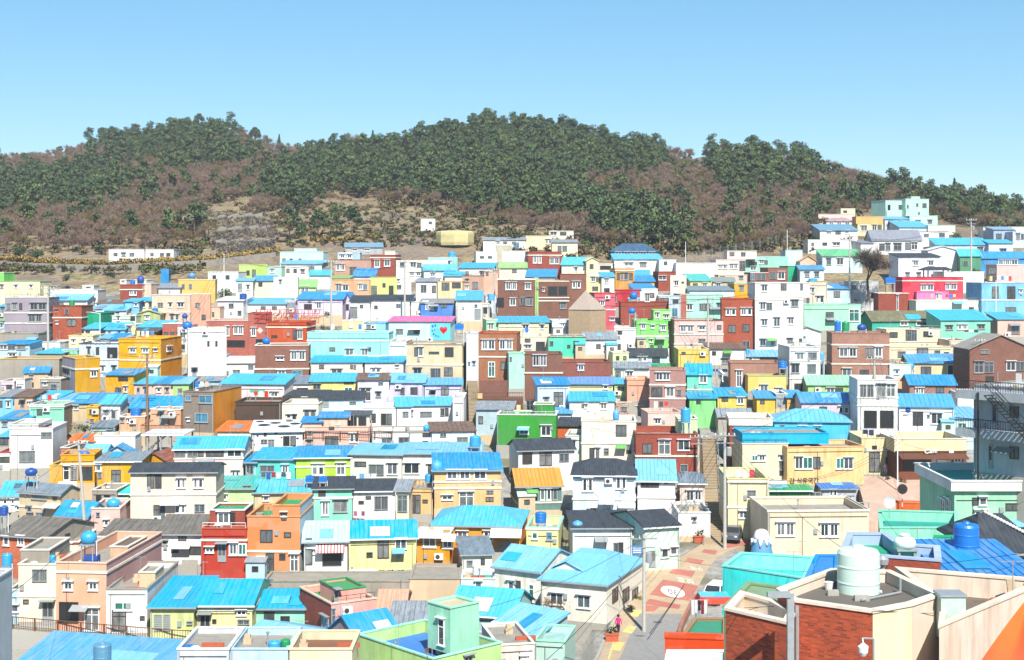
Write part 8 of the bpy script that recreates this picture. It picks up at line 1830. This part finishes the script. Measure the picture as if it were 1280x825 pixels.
for px, s, la in ((466,1.1,'dark conifer alone on the skyline between the two hills'),(349,.9,'dark conifer on the skyline at the left hill end'),(1193,1.1,'pointed conifer on the skyline of the right hill')):
    Yr = lerp_tab(RDIST, px)-3; X = (px-CX)/F*Yr; r = thing('conifer', la, 'conifer', (X, Yr, zg(X, Yr))); r.scale = (s*1.1,s*1.1,s*1.25); link('crown', CYD, r); link('trunk', TM, r)
for px, s, la in ((437,1.25,'tall leafless tree on the skyline between the two hills'),(818,1.3,'left leafless tree on the skyline saddle right of the middle hill'),(832,1.2,'right leafless tree on the skyline saddle right of the middle hill'),(862,1.1,'leafless tree on the skyline left of the right hill')):
    Yr = lerp_tab(RDIST, px)-2; X = (px-CX)/F*Yr; tree('bare_tree', BARES[int(px) % 4], (X, Yr, zg(X, Yr)), s, la, 'bare tree', None)
# ------------------------------------------------------------------ light, sky, camera
SUN_EL, SUN_AZ = math.radians(47), math.radians(13)     # behind the camera, a little to its right
w = bpy.data.worlds.new('World'); scene.world = w; w.use_nodes = True
nt = w.node_tree; bg = nt.nodes['Background']; sky = nt.nodes.new('ShaderNodeTexSky'); sky.sky_type = 'NISHITA'; sky.sun_disc = False
sky.sun_elevation = SUN_EL; sky.sun_rotation = PI - SUN_AZ; sky.altitude = 1500; sky.air_density = 1.0; sky.dust_density = 0.0; sky.ozone_density = 5.0
hs = nt.nodes.new('ShaderNodeHueSaturation'); hs.inputs['Saturation'].default_value = 1.45; hs.inputs['Hue'].default_value = .488; hs.inputs['Value'].default_value = .98; ga = nt.nodes.new('ShaderNodeGamma'); ga.inputs[1].default_value = .62; nt.links.new(sky.outputs[0], ga.inputs[0]); nt.links.new(ga.outputs[0], hs.inputs['Color']); nt.links.new(hs.outputs[0], bg.inputs[0]); bg.inputs[1].default_value = .15
sd = bpy.data.lights.new('sun', 'SUN'); sd.energy = 4.6; sd.angle = math.radians(.55); sd.color = (1, .95, .87)
so = bpy.data.objects.new('sun', sd); COL.objects.link(so)
to_sun = Vector((math.sin(SUN_AZ)*math.cos(SUN_EL), -math.cos(SUN_AZ)*math.cos(SUN_EL), math.sin(SUN_EL)))
so.rotation_euler = to_sun.to_track_quat('Z', 'Y').to_euler(); so.location = (30, -60, 120)
cd = bpy.data.cameras.new('camera'); co = bpy.data.objects.new('camera', cd); COL.objects.link(co); scene.camera = co
co.location = (0, 0, EYE); co.rotation_euler = (PI/2, 0, 0); cd.sensor_width = 36; cd.lens = 36*F/1280
cd.shift_y = -(412.5-HY)/1280; cd.clip_start = 1; cd.clip_end = 20000
v = scene.view_settings; v.view_transform = 'Standard'; v.look = 'None'; v.exposure = 1.0; v.gamma = 1; v.use_curve_mapping = False
scene.cycles.max_bounces = 5; scene.cycles.diffuse_bounces = 3

# the faint spring haze over the valley
hz = MB(); hz.box(-700, 700, -120, 900, -30, 140)
m_ = bpy.data.materials.new('haze_air'); m_.use_nodes = True; t_ = m_.node_tree; t_.nodes.clear(); o_ = t_.nodes.new('ShaderNodeOutputMaterial'); v_ = t_.nodes.new('ShaderNodeVolumePrincipled')
v_.inputs['Density'].default_value = .00017; v_.inputs['Color'].default_value = (.86,.92,1,1); t_.links.new(v_.outputs[0], o_.inputs['Volume'])
ho = hz.build('haze', m_); ho['kind'] = 'stuff'
